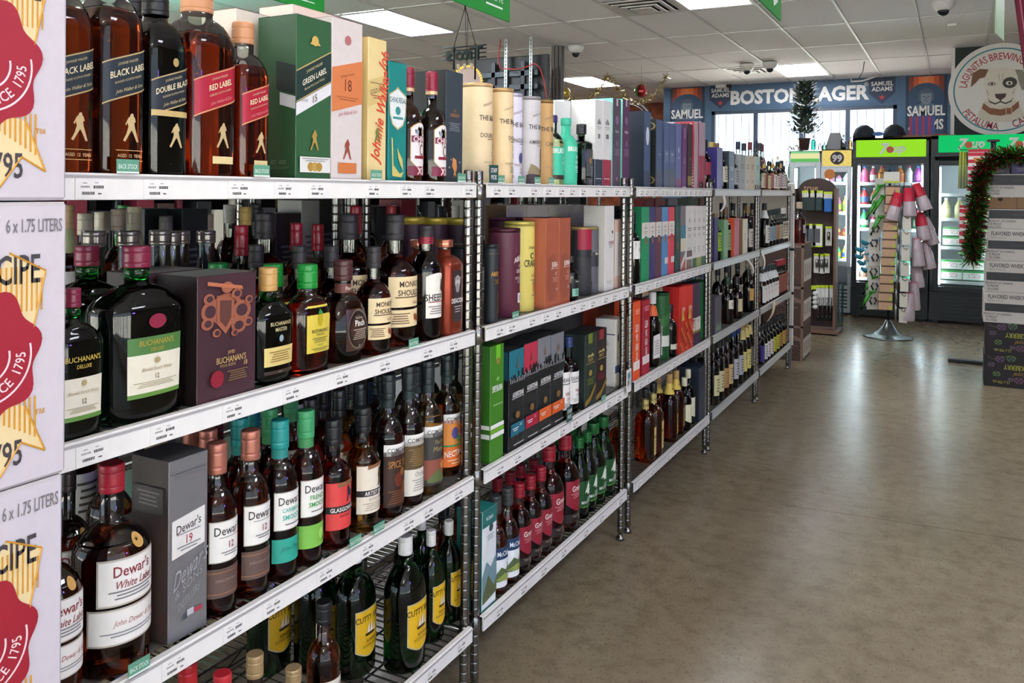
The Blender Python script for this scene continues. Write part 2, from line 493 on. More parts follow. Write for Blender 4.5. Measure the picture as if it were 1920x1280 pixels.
xs = [wl + .05] + mx + [wr - .05]
for x in mx:
    m = MB(); m.box((x, .05, (wt + wbt) / 2), (.06, .07, wt - wbt - .1), fm); m.build('mullion', win)
for a, b_ in zip(xs, xs[1:]):
    m = MB(); m.box(((a + b_) / 2, .05, (wt + wbt) / 2), (b_ - a, .006, wt - wbt - .1), clear('#f6fbff', .15)); m.build('pane', win)
bars = thing('window_bars', 'thin white security bars outside the bright windows', 'security bars', (0, Y1 + .2, 0))
for k in range(22):
    x = wl + (wr - wl) * (k + .5) / 22
    m = MB(); m.tube([(x, 0, wbt - .1), (x, 0, wt + .1)], .006, M('#c9ccd0', .5)); m.build('bar', bars)
for z in (wbt - .08, wt + .08):
    m = MB(); m.tube([(wl - .1, 0, z), (wr + .1, 0, z)], .008, M('#c9ccd0', .5)); m.tube([(wl - .08, 0, z), (wl - .08, -.085, z)], .01, M('#c9ccd0', .5)); m.tube([(wr + .08, 0, z), (wr + .08, -.085, z)], .01, M('#c9ccd0', .5)); m.build('rail', bars)
wall('trim_1', (float(at_y(1787, 200, 10.6)[0]) - .012, (10.6 + Y1) / 2, 2.53), (.024, Y1 - 10.6, 1.04), M('#dcd9d4', .6))

# ---- grey steel column behind the shelf line
pc = at_z(1046, 86, ZC)
col = thing('steel_column', 'grey ribbed steel column between ceiling and floor', 'column', (pc[0], pc[1], 0))
m = MB()
for dx in (-.045, 0, .045): m.box((dx, 0, 1.522), (.04, .07, 3.044), M('#6f6a66', .45, .3, 'metal'), .006)
m.box((0, .01, 1.522), (.14, .04, 3.044), M('#5d5856', .5, .2, 'metal'))
m.build('channel', col)

# ---- vinyl banner above the windows, can posters, round brewery sign
WV = M('#e8e6e2', .6); YW = Y1 - .004
def onwall(Y): return lambda u, v: (u, Y, v)        # faces -Y: u runs along +X
def pl(px, py, Y):
    P = at_y(px, py, Y); return float(P[0]), float(P[2])
bn = thing('wall_banner', 'blue lager banner with white block letters above the windows', 'banner', (0, 0, 0))
xa, za = pl(1328, 160, YW); xb, zb = pl(1688, 145, YW); zt = ZC - .012
m = MB(); m.box(((xa + xb) / 2, YW, (zt + wt + .03) / 2), (xb - xa, .006, zt - wt - .03), M('#47627e', .6)); m.build('vinyl', bn)
mp = onwall(YW - .006)
x0, z0 = pl(1378, 181, YW); x1, z1 = pl(1617, 174, YW)
m = MB(); m.text('BOSTON LAGER', .205, mp, WV, (x0 + x1) / 2, (z0 + z1) / 2, sx=(x1 - x0) / (.205 * 9.3), bold=4)
m.text('\u00ae', .06, mp, WV, x1 + .05, z1 + .12, bold=0)
m.build('lettering', bn)
def sam(m, x, z, h, mp):
    m.text('SAMUEL', h, mp, WV, x, z + h * .62, sx=.95, bold=2); m.text('ADAMS', h, mp, WV, x, z - h * .62, sx=.95, bold=2)
for px, py in ((1351, 180), (1654, 168)):
    x, z = pl(px, py, YW)
    m = MB()
    m.poly([(x - .17, z + .2), (x, z + .24), (x + .17, z + .2), (x + .17, z - .05), (x, z - .2), (x - .17, z - .05)], onwall(YW - .0045), M('#2c3a52', .6))
    sam(m, x, z + .05, .062, mp)
    m.poly([(x + .045 * math.sin(k * math.pi / 5) * (1 if k % 2 == 0 else .42), z - .11 + .045 * math.cos(k * math.pi / 5) * (1 if k % 2 == 0 else .42)) for k in range(10)], mp, M('#c23a45', .6))
    m.build('emblem', bn)
def can_poster(pxl, pxr, pyt, zbot, lab):
    Y = YW
    xl, zt_ = pl(pxl, pyt, Y); xr, _ = pl(pxr, pyt, Y)
    zt_ = min(zt_, ZC - .012)
    w, x = xr - xl, (xl + xr) / 2
    t = thing('can_poster', lab, 'poster', (0, 0, 0), 0, 'beer can posters on the back wall')
    m = MB(); m.box((x, Y, (zt_ + zbot) / 2), (w, .008, zt_ - zbot), M('#22324e', .5)); m.build('panel', t)
    m = MB(); q = onwall(Y - .005)
    def r(a0, a1, b0, b1, c, y=0): m.patch(xl + w * a0, xl + w * a1, b0, b1, onwall(Y - .005 - y), M(c, .5))
    zo = zt_ - .17
    for k, c in enumerate(('#8a3a22', '#d4572c', '#ee7d3c', '#f0884a', '#ee7d3c', '#d4572c', '#8a3a22')):
        r(.07 + .86 * k / 7, .07 + .86 * (k + 1) / 7, zo - .14, zt_ - .01, c)
    r(.07, .2, zbot, zo - .1, '#2f7c8c')
    m.poly([(xl + w * .2, zbot)] + [(xl + w * .93, zbot), (xl + w * .93, zo - .06)] + circ(x, zo - .1, w * .43, .17, 16, 0.2, math.pi - .2) + [(xl + w * .07, zo - .06), (xl + w * .07, zbot)], onwall(Y - .0058), M('#2b4766', .5))
    hd = '#7c8794'                                   # engraved portrait roundel
    m.poly(circ(x, zo - .13, .075, .1, 20), onwall(Y - .0072), M(hd, .6))
    m.poly([(x - .17, zo - .33), (x + .17, zo - .33), (x + .13, zo - .25), (x + .05, zo - .2), (x - .05, zo - .2), (x - .13, zo - .25)], onwall(Y - .0066), M('#5b6b80', .6))
    m.poly(circ(x, zo - .075, .09, .07, 16, 0, math.pi), onwall(Y - .0078), M('#4d5b70', .6))
    for s in (-1, 1):
        m.poly(circ(x + s * .03, zo - .12, .014, .008, 8), onwall(Y - .0084), M('#3a475a', .6))
        m.poly([(x + s * .07, zo - .07), (x + s * .1, zo - .08), (x + s * .1, zo - .19), (x + s * .065, zo - .16)], onwall(Y - .0078), M('#4d5b70', .6))
    m.patch(x - .025, x + .025, zo - .185, zo - .178, onwall(Y - .0084), M('#3a475a', .6))
    m.poly([(x - .008, zo - .12), (x + .008, zo - .12), (x + .016, zo - .157), (x - .016, zo - .157)], onwall(Y - .0084), M('#677386', .6))
    zs = (pl(1735, 219, Y)[1] + pl(1289, 231, Y)[1]) / 2 if False else pl((pxl + pxr) / 2, 219 if pxl > 1500 else 224, Y)[1]
    m.text('SAMUEL', .14, onwall(Y - .009), WV, x, zs + .09, sx=w / .62 * .83, bold=2.5); m.text('ADAMS', .14, onwall(Y - .009), WV, x, zs - .1, sx=w / .62 * .83, bold=2.5)
    m.patch(xl + w * .03, xr - w * .03, zs - .42, zs - .24, onwall(Y - .0085), M('#9c2f35', .6))
    m.text('BOSTON LAGER', .095, onwall(Y - .0095), WV, x, zs - .33, sx=w / .62 * .62, bold=1)
    m.build('print', t)
can_poster(1257, 1321, 163, 1.45, 'orange and navy beer can poster left of the windows')
can_poster(1699, 1776, 141, 1.45, 'orange and navy beer can poster right of the windows')

YL = 10.5
xl, zt_ = pl(1791, 86, YL); zb_ = pl(1791, 256, YL)[1]
bs = thing('brewery_sign', 'round white dog sign on a black board above the green fridge', 'sign', (0, YL, 0))
m = MB(); m.box((xl + .62, .01, (ZC - .02 + zb_) / 2), (1.24, .02, ZC - .02 - zb_), M('#1d2a27', .7)); m.build('board', bs)
m = MB(); m.box((xl - .012, .01, (ZC - .02 + zb_) / 2), (.024, .03, ZC - .02 - zb_), M('#dcd9d6', .5)); m.build('edge_trim', bs)
cx_, cz_ = pl(1876, 168, YL)
def lay(k): return lambda u, v: (u, -.004 - .0012 * k, v)
def disc(m, r, k, c): m.poly(circ(cx_, cz_, r, r, 56), lay(k), M(c, .5))
rd = .505
m = MB(); m.lathe([(rd, 0), (rd, .012)], 56, M('#dcd8d2', .5), smooth=False)
m.V = [(cx_ + y, -z, cz_ + x) for x, y, z in m.V]; m.F = [f[::-1] for f in m.F]
m.build('disc', bs)
m = MB()
for k, (r, c) in enumerate(((.455, '#2b7f92'), (.44, '#dcd8d2'))): m.poly(circ(cx_, cz_, r, r, 56), lambda u, v, k=k: (u, -.0128 - .0008 * k, v), M(c, .5))
RD = M('#a8303c', .55)
def L2(k): return lambda u, v: (u, -.0146 - .0008 * k, v)
def ring(txt, ang, r, up, h, sx):
    def f(u, v):
        a = ang + u / r * (1 if up else -1)
        q = r + (v if up else -v)
        return (cx_ + q * math.sin(a), -.0146, cz_ + q * math.cos(a))
    m.text(txt, h, f, RD, 0, 0, sx=sx, bold=1.2)
ring('LAGUNITAS', math.radians(-53), .365, True, .08, .68)
ring('BREWING', math.radians(10), .365, True, .08, .74)
ring('CO', math.radians(54), .365, True, .08, .74)
ring('PETALUMA', math.radians(180 + 30), .395, False, .08, .7)
ring('CALIF', math.radians(180 - 32), .395, False, .08, .76)
m.build('lettering', bs)
m = MB()
def P(pts, k, c, s=1.): m.poly([(cx_ + x * s, cz_ + y * s) for x, y in pts], L2(k), M(c, .6))
P([(-.22, -.3), (-.19, -.2), (-.15, -.12), (.14, -.12), (.19, -.2), (.24, -.31), (.12, -.35), (-.1, -.35)], 0, '#cfc6b4')          # neck
P([(-.155, .2), (-.1, .235), (0, .24), (.1, .235), (.155, .19), (.16, .05), (.135, -.04), (.13, -.12), (.07, -.17), (0, -.18), (-.07, -.17), (-.125, -.12), (-.14, -.03), (-.16, .06)], 1, '#d8d1c2')   # head
P([(-.115, .225), (-.2, .235), (-.27, .19), (-.285, .04), (-.24, .08), (-.2, .13), (-.15, .14)], 2, '#7a5235')               # folded ear
P([(.13, .21), (.2, .2), (.24, .12), (.25, 0), (.2, -.02), (.17, .06), (.155, .14)], 2, '#8c8577')
P(circ(.085, .07, .068, .06, 16), 2, '#3c3a2c'); P(circ(.08, .065, .032, .022, 12), 3, '#dcd8cc'); P(circ(.082, .064, .013, .015, 10), 4, '#22221f')
P(circ(-.085, .065, .04, .022, 12), 2, '#8d8474'); P(circ(-.083, .064, .022, .013, 10), 3, '#dcd8cc'); P(circ(-.082, .064, .012, .013, 10), 4, '#22221f')
P([(-.055, -.045), (.055, -.045), (.045, -.085), (.012, -.11), (-.012, -.11), (-.045, -.085)], 3, '#4a3530')                   # nose
for s in (-1, 1):
    P([(s * .0, -.125), (s * .05, -.145), (s * .1, -.12), (s * .12, -.08), (s * .105, -.135), (s * .05, -.163), (0, -.14)], 3, '#4a463c')
    P([(s * .02, .17), (s * .026, .17), (s * .014, .1), (s * .01, .1)], 2, '#8d8474')
    P([(s * .13, .0), (s * .136, .0), (s * .115, -.06), (s * .107, -.06)], 2, '#8d8474')
P([(-.008, -.11), (.008, -.11), (.006, -.14), (-.006, -.14)], 3, '#4a463c')
P([(-.16, -.14), (-.1, -.195), (0, -.215), (.1, -.195), (.17, -.13), (.175, -.2), (.1, -.265), (0, -.285), (-.1, -.265), (-.175, -.2)], 2, '#8a5536')    # collar
for a, b_, c_, d_ in ((.05, .11, -.277, -.268), (.05, .11, -.206, -.197), (.05, .058, -.277, -.2), (.102, .11, -.277, -.2)): P([(a, c_), (b_, c_), (b_, d_), (a, d_)], 3, '#b9a88c')
m.build('dog_emblem', bs)
# ================================================================== wire shelving: five bays in a line, four shelves each
XF = -1.152                                     # front face of the label rails
ZS = [1.414, 1.013, .614, .202]                 # shelf surfaces, top to bottom
BAYS = [(.735, 1.956), (2.017, 3.164), (3.251, 4.429), (4.503, 5.677), (5.746, 6.902)]
BN = ['nearest bay', 'second bay', 'third bay', 'fourth bay', 'farthest bay']
SN = ['top shelf', 'second shelf', 'third shelf', 'bottom shelf']
SD = .45
def post_mesh(h, r=.0127):
    pr = [(.006, -.001), (r * 1.3, 0), (r * 1.3, .012), (r * .8, .014), (r * .8, .03), (r, .032)]
    z = .055
    while z < h - .012:
        pr += [(r, z - .004), (r, z - .001), (r * .96, z - .0006), (r * .96, z + .0006), (r, z + .001), (r, z + .004)]; z += .0254
    pr += [(r, h - .003), (r * .9, h)]
    return MB().lathe(pr, 16, CHROME, smooth=True).mesh('post')
POST = post_mesh(1.455)
def shelf_mesh(L, e0=.03, e1=.03):
    m = MB()
    for sx in (-.022, -SD + .02):
        for z in (-.004, -.032): m.tube([(sx, .02, z), (sx, L - .02, z)], .0032, CHROME)
        k = int(L / .05); pts = [(sx, .02 + (L - .04) * i / k, -.006 if i % 2 else -.03) for i in range(k + 1)]
        m.tube(pts, .002, CHROME, 4)
    for y in (.012, L - .012):
        for z in (-.004, -.032): m.tube([(-.03, y, z), (-SD + .03, y, z)], .0032, CHROME)
    for x in (-.12, -.22, -.33): m.tube([(x, -e0, -.008), (x, L + e1, -.008)], .003, CHROME, 5)
    n = int((L + e0 + e1) / .027)
    for i in range(n + 1):
        y = -e0 + .004 + (L + e0 + e1 - .008) * i / n
        m.box(((-SD) / 2, y, -.0022), (SD - .045, .0034, .0034), CHROME)
    for x in (-.028, -SD + .028):
        for y in (-.002, L + .002):
            m.lathe([(.0155, -.04), (.0185, -.036), (.0172, 0), (.0145, .004)], 12, CHROME, c=(x, y, 0), cap=(0, 0))
            m.box((x, y + (.016 if y < .1 else -.016), -.018), (.016, .018, .034), CHROME)
    return m.mesh('wire_shelf')
LINER = M('#55534f', .35, 0, 'plastic')
TAGW = M('#e9e7e3', .5)
def tag_mesh(w, seed):
    rr = random.Random(seed)
    m = MB(); m.box((.0007, 0, 0), (.0014, w, .031), TAGW)
    mp = front(.0014, .0003); g = M('#4a4848', .7); g2 = M('#8c8a88', .7)
    def dash(u0, u1, v, h, c): m.patch(u0, u1, v, v + h, mp, c)
    dash(-w * .28, -w * .14, .0075, .0012, g2); dash(w * .1, w * .22, .008, .0012, g2)
    x = -w * .34
    while x < -w * .06: q = rr.uniform(.001, .0026); dash(x, x + q, .001, .003, g2); x += q + .0008
    x = w * .06
    while x < w * .36: q = rr.uniform(.0012, .0028); dash(x, x + q, .0, .0045, g); x += q + .0007
    x = -w * .3
    while x < w * .06: q = rr.uniform(.0012, .0026); dash(x, x + q, -.0095, .0045, g); x += q + .0006
    dash(w * .2, w * .32, -.009, .002, g)
    return m.mesh('price_tag')
TAGS = [tag_mesh(.052, k) for k in range(6)]
rt = random.Random(5)
def bay(i, s0, s1, xf, label, tags, group='bays of the long wire shelf', sgn=1):
    L = s1 - s0
    t = thing('wire_shelving_unit', label, 'shelf', (xf, s0, 0), 0, group)
    if sgn < 0: t.rotation_euler.z = math.pi; t.location = (xf, s1, 0)
    for x in (-.028, -SD + .028):
        for y in (-.002, L + .002): ob('post', POST, t, (x, y, 0))
    bi = [q[0] for q in BAYS].index(s0)
    e0 = .03 if bi == 0 else (s0 - BAYS[bi - 1][1]) / 2 - .001
    e1 = .03 if bi == 4 else (BAYS[bi + 1][0] - s1) / 2 - .001
    if sgn < 0: e0, e1 = e1, e0
    sm = shelf_mesh(L, e0, e1)
    for k, z in enumerate(ZS):
        ob('wire_shelf', sm, t, (0, 0, z))
        if k < 3: MB().box((-SD / 2 - .003, (L + e1 - e0) / 2, -.0001), (SD - .076, L + e0 + e1, .0012), LINER).build('liner', t, (0, 0, z))
        rl = MB()
        wc = M(('#e9e7e3', '#e6e4e0', '#dcdbd8', '#cfd1d0', '#cfd1d0')[i], .3 if i > 2 else .45, .35 if i > 2 else 0, 'plastic')
        y0, y1 = (.0, L)
        if k == 0: y0, y1 = .0, L
        rl.box((-.003, (y0 + y1) / 2, -.015), (.006, y1 - y0, .038), wc, .0008)
        rl.box((-.008, (y0 + y1) / 2, .0055), (.014, y1 - y0, .003), wc, .0008)
        rl.box((.0008, (y0 + y1) / 2, .0015), (.0022, y1 - y0, .004), M('#a9a7a6', .35, 0, 'plastic'))
        r = rl.build('label_rail', t, (0, 0, z))
        if tags:
            n = tags[k]; 
            for q in range(n):
                y = (q + .5) * L / n + rt.uniform(-.25, .25) * L / n
                y = min(max(y, .04), L - .04)
                ob('price_tag', TAGS[rt.randrange(6)], r, (.0002, y, -.0165))
    return t
TG = [(9, 8, 9, 8), (11, 11, 8, 7), (13, 12, 10, 7), None, None]
for i, (a, b_) in enumerate(BAYS):
    bay(i, a, b_, XF, 'chrome wire shelving unit of whisky, %s, beside the aisle' % ('nearest the white cases', 'second along', 'third along', 'fourth along', 'last by the brown cases')[i], TG[i])
XB = XF - 2 * SD - .012                          # back-to-back run, its stock faces the next aisle
for i, (a, b_) in enumerate(BAYS):
    bay(i if i > 2 else 0, a, b_, XB, 'chrome wire shelving unit back to back with the %s' % BN[i], None, 'bays behind the long wire shelf', -1)

# ------------------------------------------------------------------ print on cartons and labels
def man_shape(u, v, h, k=1.):
    """small striding figure"""
    B = [(-.02, .5), (.06, .5), (.07, .42), (.12, .36), (.16, .22), (.1, .2), (.12, .05), (.2, -.2), (.28, -.45), (.2, -.46), (.08, -.2), (0, -.06),
         (-.1, -.22), (-.24, -.46), (-.32, -.42), (-.2, -.2), (-.12, .05), (-.16, .2), (-.2, .1), (-.24, .12), (-.12, .36), (-.08, .38)]
    return [(u + x * h * k, v + y * h) for x, y in B]
def prints(m, items, W, H, mpf, mps, e0=.0006, nu=1):
    """items in fractions of the width W and the height H of a face (u centred, v from the base)"""
    def pl_(P, mp, mt):
        if nu == 1: m.poly(P, mp, mt); return
        st = W[0] * .16; a = min(p[0] for p in P)
        while a < max(p[0] for p in P) - 1e-6:
            Q = P
            for s_, lim in ((1, a), (-1, a + st)):
                R_ = []
                for i in range(len(Q)):
                    p, q_ = Q[i - 1], Q[i]; i0, i1 = s_ * (p[0] - lim) >= 0, s_ * (q_[0] - lim) >= 0
                    if i0 != i1: t = (lim - p[0]) / (q_[0] - p[0]); R_.append((lim, p[1] + t * (q_[1] - p[1])))
                    if i1: R_.append(q_)
                Q = R_
                if len(Q) < 3: break
            if len(Q) >= 3: m.poly(Q, mp, mt)
            a += st
    for k, it in enumerate(items):
        S = it[0].startswith('S'); q = it[0].lstrip('S'); mp = (mps if S else mpf)(e0 + .00025 * k)
        w = W[1] if S else W[0]
        if q == 'p':
            sl = it[6] if len(it) > 6 else 0
            f = (lambda u, v, mp=mp, sl=sl: mp(u, v + sl * u)) if sl else mp
            m.patch(it[1] * w, it[2] * w, it[3] * H, it[4] * H, f, M(it[5], it[7] if len(it) > 7 else .5, it[8] if len(it) > 8 else 0), nu)
        elif q == 't':
            o = it[6] if len(it) > 6 else {}
            m.text(it[1], it[2] * H, mp, M(it[5], .5), it[3] * w, it[4] * H, sx=o.get('sx', .8), bold=o.get('b', 0), sh=o.get('sh', 0), rot=o.get('rot', 0), slant=o.get('sl', 0))
        elif q == 'c':
            pl_(circ(it[1] * w, it[2] * H, it[3] * w, (it[5] * H if len(it) > 5 else it[3] * w), 18), mp, M(it[4], .5))
        elif q == 'g': pl_([(a * w, b * H) for a, b in it[1]], mp, M(it[2], .5))
        elif q == 'm': m.poly([(a, b) for a, b in man_shape(it[1] * w, it[2] * H, it[3] * H)], mp, M(it[4], .45, it[5] if len(it) > 5 else 0))
        elif q == 'l':                                     # block of tiny unreadable print lines
            _, u0, u1, v0, v1, n, c = it
            for i in range(n):
                v = v1 + (v0 - v1) * (i + .5) / n; h = abs(v1 - v0) / n * .4; j = (u1 - u0) * .5 * ((i * 7919 % 5) / 14)
                m.patch((u0 + j) * w, (u1 - j) * w, (v - h / 2) * H, (v + h / 2) * H, mp, M(c, .6), nu if nu == 1 else max(2, int(nu * (u1 - u0 - 2 * j) / 2.4)))

ITEMS = []                                        # (object, phrase, category, y, shelf, row)
def note(o, phrase, cat, s, lv, d, hx=.04, hy=.04, rd=True): ITEMS.append([o, phrase, cat, s, lv, d, hx, hy, rd])
def view_half(n, fl, psi):
    b = 0
    for i in range(72):
        a = i * math.pi / 36; c_, s_ = math.cos(a), math.sin(a)
        q = (abs(c_) ** n + abs(s_) ** n) ** (-1 / n)
        b = max(b, abs(q * c_ * fl * math.sin(psi) + q * s_ * math.cos(psi)))
    return b
def fit(lv, xL, xR, yt, d, n, fl, H, z=None, xf=None, RF=None):
    z = ZS[lv] if z is None else z
    xf = XF if xf is None else xf
    xc = (xL + xR) / 2; R = .04 if RF is None else RF
    for _ in range(6):
        Xc = xf - d - R * fl
        P = at_x(xc, 500, Xc); psi = math.atan2(P[1], -P[0])
        if RF is not None:
            xc = xR - RF * view_half(n, fl, psi) * FPX / depth(P) / math.cos(math.atan((xc - 960) / FPX)); continue
        R = (xR - xL) / 2 * depth(P) * math.cos(math.atan((xc - 960) / FPX)) / FPX / view_half(n, fl, psi)
    if H is None: H = float(at_x(xc, yt, Xc)[2]) - z
    return Xc, float(P[1]), z, R, H, depth(P)

SHOULD = {'r': lambda t: math.cos(t * math.pi / 2) ** .8, 's': lambda t: .5 + .5 * math.cos(math.pi * t), 'd': lambda t: math.sqrt(max(0, 1 - t * t)) * .9 + .1 * (1 - t), 'c': lambda t: 1 - t}
def bottle_parts(root, K, R, H, N):
    n, fl = K.get('n', 2.), K.get('fl', 1.)
    zs, zn, rn, zc = K['zs'], K['zn'], K['rn'], K['zc']
    sh = SHOULD[K.get('sh', 'r')]
    def rad(t):
        if t <= zs: return 1 - K.get('taper', 0) * (1 - t / zs)
        if t < zn: return rn + (1 - rn) * sh((t - zs) / (zn - zs))
        return rn
    st = 6 if N < 18 else 10
    ts = [zs] + [zs + (zn - zs) * (i + 1) / st for i in range(st)]
    def sec(r, z):
        f = min(1, max(0, (r / R - rn) / max(.01, .74 - rn)))
        return 2 + (n - 2) * f ** .5, 1 + (fl - 1) * f
    zl = min(K.get('zl', zn - .02), zc)
    pr = [(R * .86 * rad(0), 0), (R * .97 * rad(0), .008 * H), (R * rad(0), .03 * H)]
    if K.get('taper'): pr += [(R * rad(zs * q), zs * q * H) for q in (.25, .5, .75)]
    pr += [(R * rad(t), t * H) for t in ts if t < zl] + [(R * rad(zl), zl * H)]
    MB().lathe(pr, N, M(K['solid'], .28, .6, 'metal', .4) if K.get('solid') else M(K['paint'], .45, 0, 'plastic') if K.get('paint') else liquid(K['liq'], K.get('lr', .03)), nfun=sec).build('bottle_body', root)
    if zl < zc - .01:
        q = [zl] + [t for t in ts if t > zl + .004] + [zc + .01]
        gl = K.get('neck')
        mt = liquid(gl) if gl else clear('#e9efe9', .4)
        MB().lathe([(R * rad(t) * 1.003, t * H) for t in q], N, mt, nfun=sec, cap=(0, 0) if not gl else (1, 1)).build('neck', root)
    rc = K.get('rc', rn * 1.08) * R
    cm = M(K['cap'], K.get('cr', .35), K.get('cm', 0), 'plastic')
    m = MB(); z0 = zc * H; z1 = H; hh = z1 - z0
    pr = [(rc * .98, z0), (rc, z0 + hh * .04)]
    if N >= 18:
        for k in (.22, .7): pr += [(rc, z0 + hh * (k - .06)), (rc, z0 + hh * (k - .01)), (rc * .975, z0 + hh * k), (rc * .975, z0 + hh * (k + .015)), (rc, z0 + hh * (k + .025)), (rc, z0 + hh * (k + .08))]
    pr += [(rc * K.get('ct', 1.), z1 - hh * .12), (rc * .99 * K.get('ct', 1.), z1 - hh * .05), (rc * .93 * K.get('ct', 1.), z1)]
    m.lathe(pr, max(10, N // 2 * 2 if N < 18 else N - 6), cm, n=K.get('cn', 2))
    cp = m.build('cap', root)
    if K.get('band'):
        b = K['band']; MB().lathe([(rc * 1.02, b[0] * H), (rc * 1.02, b[1] * H)], max(10, N - 6), M(b[2], .4, .3), cap=(0, 0)).build('band', cp)
    if K.get('nl'):
        a, b_, c = K['nl'][:3]
        nlm = MB(); nlm.lathe([(R * rad(a) * 1.03, a * H), (R * rad(b_) * 1.03, b_ * H)], max(10, N - 4), M(c, .5), cap=(0, 0))
        o = nlm.build('neck_label', root)
        if len(K['nl']) > 3 and N >= 12:
            t_, h_, c_ = K['nl'][3:6]; rr = R * (rad(a) + rad(b_)) / 2 * 1.045
            MB().text(t_, h_ * H, lambda u, v: (rr * math.cos(u / rr), rr * math.sin(u / rr), v), M(c_, .5), 0, (a + b_) / 2 * H, sx=.8, bold=1).build('lettering', o)
    # labels
    def mpc(e):
        def f(u, v):
            a = math.atan(max(-1.5, min(1.5, u / R))) if n > 2.6 else u / R
            r0 = R * rad(v / H); n_, f_ = sec(r0, v)
            q = r0 * (abs(math.cos(a)) ** n_ + abs(math.sin(a)) ** n_) ** (-1 / n_) * 1.004 + e
            return (q * math.cos(a) * f_ + (e if fl < 1 else 0), q * math.sin(a), v)
        return f
    lab = None; e = .0006
    for L in K.get('lab', ()):
        z0_, z1_, a, c, pr_ = L[:5]; o = L[5] if len(L) > 5 else {}
        a0, a1 = a if isinstance(a, tuple) else (-a, a)
        sl = o.get('sl', 0); tip = o.get('tip', 0); ar = o.get('arch', 0)
        mp = mpc(e)
        f = (lambda u, v, mp=mp: mp(u, v + sl * u)) if sl else mp
        shp = None
        if tip or ar: shp = lambda fu, fv: (0, H * (-tip * (1 - abs(2 * fu - 1) ** 1.5) * (1 - fv) + ar * (1 - (2 * fu - 1) ** 2) * fv))
        m = MB(); nu = 14 if N >= 18 else 8; nv = 4 if K.get('taper') else 1
        if o.get('edge'):
            g = R * .05
            mq = mpc(e - .0003); fq = (lambda u, v, mq=mq: mq(u, v + sl * u)) if sl else mq
            m.patch(a0 * R - g, a1 * R + g, z0_ * H - g, z1_ * H + g, fq, M(o['edge'], .4, .3), nu, nv, shp)
        m.patch(a0 * R, a1 * R, z0_ * H, z1_ * H, f, M(c, o.get('r', .5), o.get('m', 0)), nu, nv, shp)
        lab = m.build('label', root)
        if pr_:
            m = MB(); fm = (lambda e_, sl=sl: (lambda u, v: mpc(e + e_)(u, v + sl * u)))
            prints(m, pr_, (R, R), H, fm, fm, .0005, 14)
            m.build('lettering', lab)
def bottle(K, lv, xL, xR, yt, d, phrase, H=None, z=None, xf=None, rz=0., **ov):
    if ov: K = dict(K, **ov)
    Xc, s, z, R, H, dep = fit(lv, xL, xR, yt, d, K.get('n', 2.), K.get('fl', 1.), H, z, xf, ov.get('R', K.get('R')))
    N = 30 if dep < 1.9 else 22 if dep < 3.2 else 14 if dep < 5 else 10
    r = thing('bottle', phrase, 'bottle', (Xc, s, z + .001), rz)
    bottle_parts(r, K, R, H, N)
    note(r, phrase, 'bottle', s, lv, d, R * K.get('fl', 1.), R, K.get('n', 2.) < 2.5 and K.get('fl', 1.) == 1)
    return r
def carton(lv, xL, xR, yt, d, phrase, cf, cs=None, ct=None, dep=.085, pr=(), z=None, H=None, rz=0., s=None, w=None, name='gift_box', xf=None, rough=.45, metal=0):
    z = ZS[lv] if z is None else z
    xf = XF if xf is None else xf
    X = xf - d
    if s is None:
        a, b_ = at_x(xL, yt, X), at_x(xR, yt, X); w = float(b_[1] - a[1]); s = float(a[1] + b_[1]) / 2
        if H is None: H = float(b_[2]) - z
    t = thing(name, phrase, 'box', (X - dep / 2, s, z + .001), rz)
    m = MB(); m.box((0, 0, H / 2), (dep, w, H), M(cf, rough, metal), .0012)
    if cs or ct:
        e = .0003
        if cs: m.patch(-dep / 2 + .001, dep / 2 - .001, .001, H - .001, side(-w / 2, e), M(cs, rough, metal))
        if ct: m.add([(x, y, H + e) for x, y in ((-dep / 2, -w / 2), (dep / 2, -w / 2), (dep / 2, w / 2), (-dep / 2, w / 2))], [(0, 1, 2, 3)], M(ct, rough, metal))
    c = m.build('carton', t)
    if pr:
        m = MB(); prints(m, pr, (w, dep), H, lambda e: front(dep / 2, e), lambda e: side(-w / 2, e)); m.build('lettering', c)
    note(t, phrase, 'box', s, lv, d, dep / 2, w / 2, False)
    return t
def tin(lv, xL, xR, yt, d, phrase, col, pr=(), lid='#8d6f45', H=None, z=None, xf=None, lidh=.012):
    Xc, s, z, R, H, dep = fit(lv, xL, xR, yt, d, 2, 1, H, z, xf)
    N = 32 if dep < 4 else 18
    t = thing('gift_tube', phrase, 'tube', (Xc, s, z + .001))
    b_ = MB().lathe([(R * .97, 0), (R, .003), (R, H - lidh)], N, M(col, .5), cap=(1, 0)).build('tube_body', t)
    MB().lathe([(R * 1.012, H - lidh), (R * 1.012, H - .003), (R * .98, H)], N, M(lid, .4, .4)).build('lid', t)
    if pr:
        m = MB(); f = lambda e: (lambda u, v: ((R + e) * math.cos(u / R), (R + e) * math.sin(u / R), v))
        prints(m, pr, (R, R), H, f, f, .0006, 18); m.build('lettering', b_)
    note(t, phrase, 'tube', s, lv, d, R * 1.012, R * 1.012, True)
    return t
ORD = ['first', 'second', 'third', 'fourth', 'fifth', 'sixth', 'seventh', 'eighth', 'ninth', 'tenth', 'eleventh', 'twelfth', 'thirteenth', 'fourteenth', 'fifteenth', 'sixteenth', 'seventeenth', 'eighteenth', 'nineteenth', 'twentieth']
NUM = ['zero', 'one', 'two', 'three', 'four', 'five', 'six', 'seven', 'eight', 'nine', 'ten', 'eleven', 'twelve', 'thirteen', 'fourteen']
def bay_of(s):
    return min(range(5), key=lambda i: abs((BAYS[i][0] + BAYS[i][1]) / 2 - s))
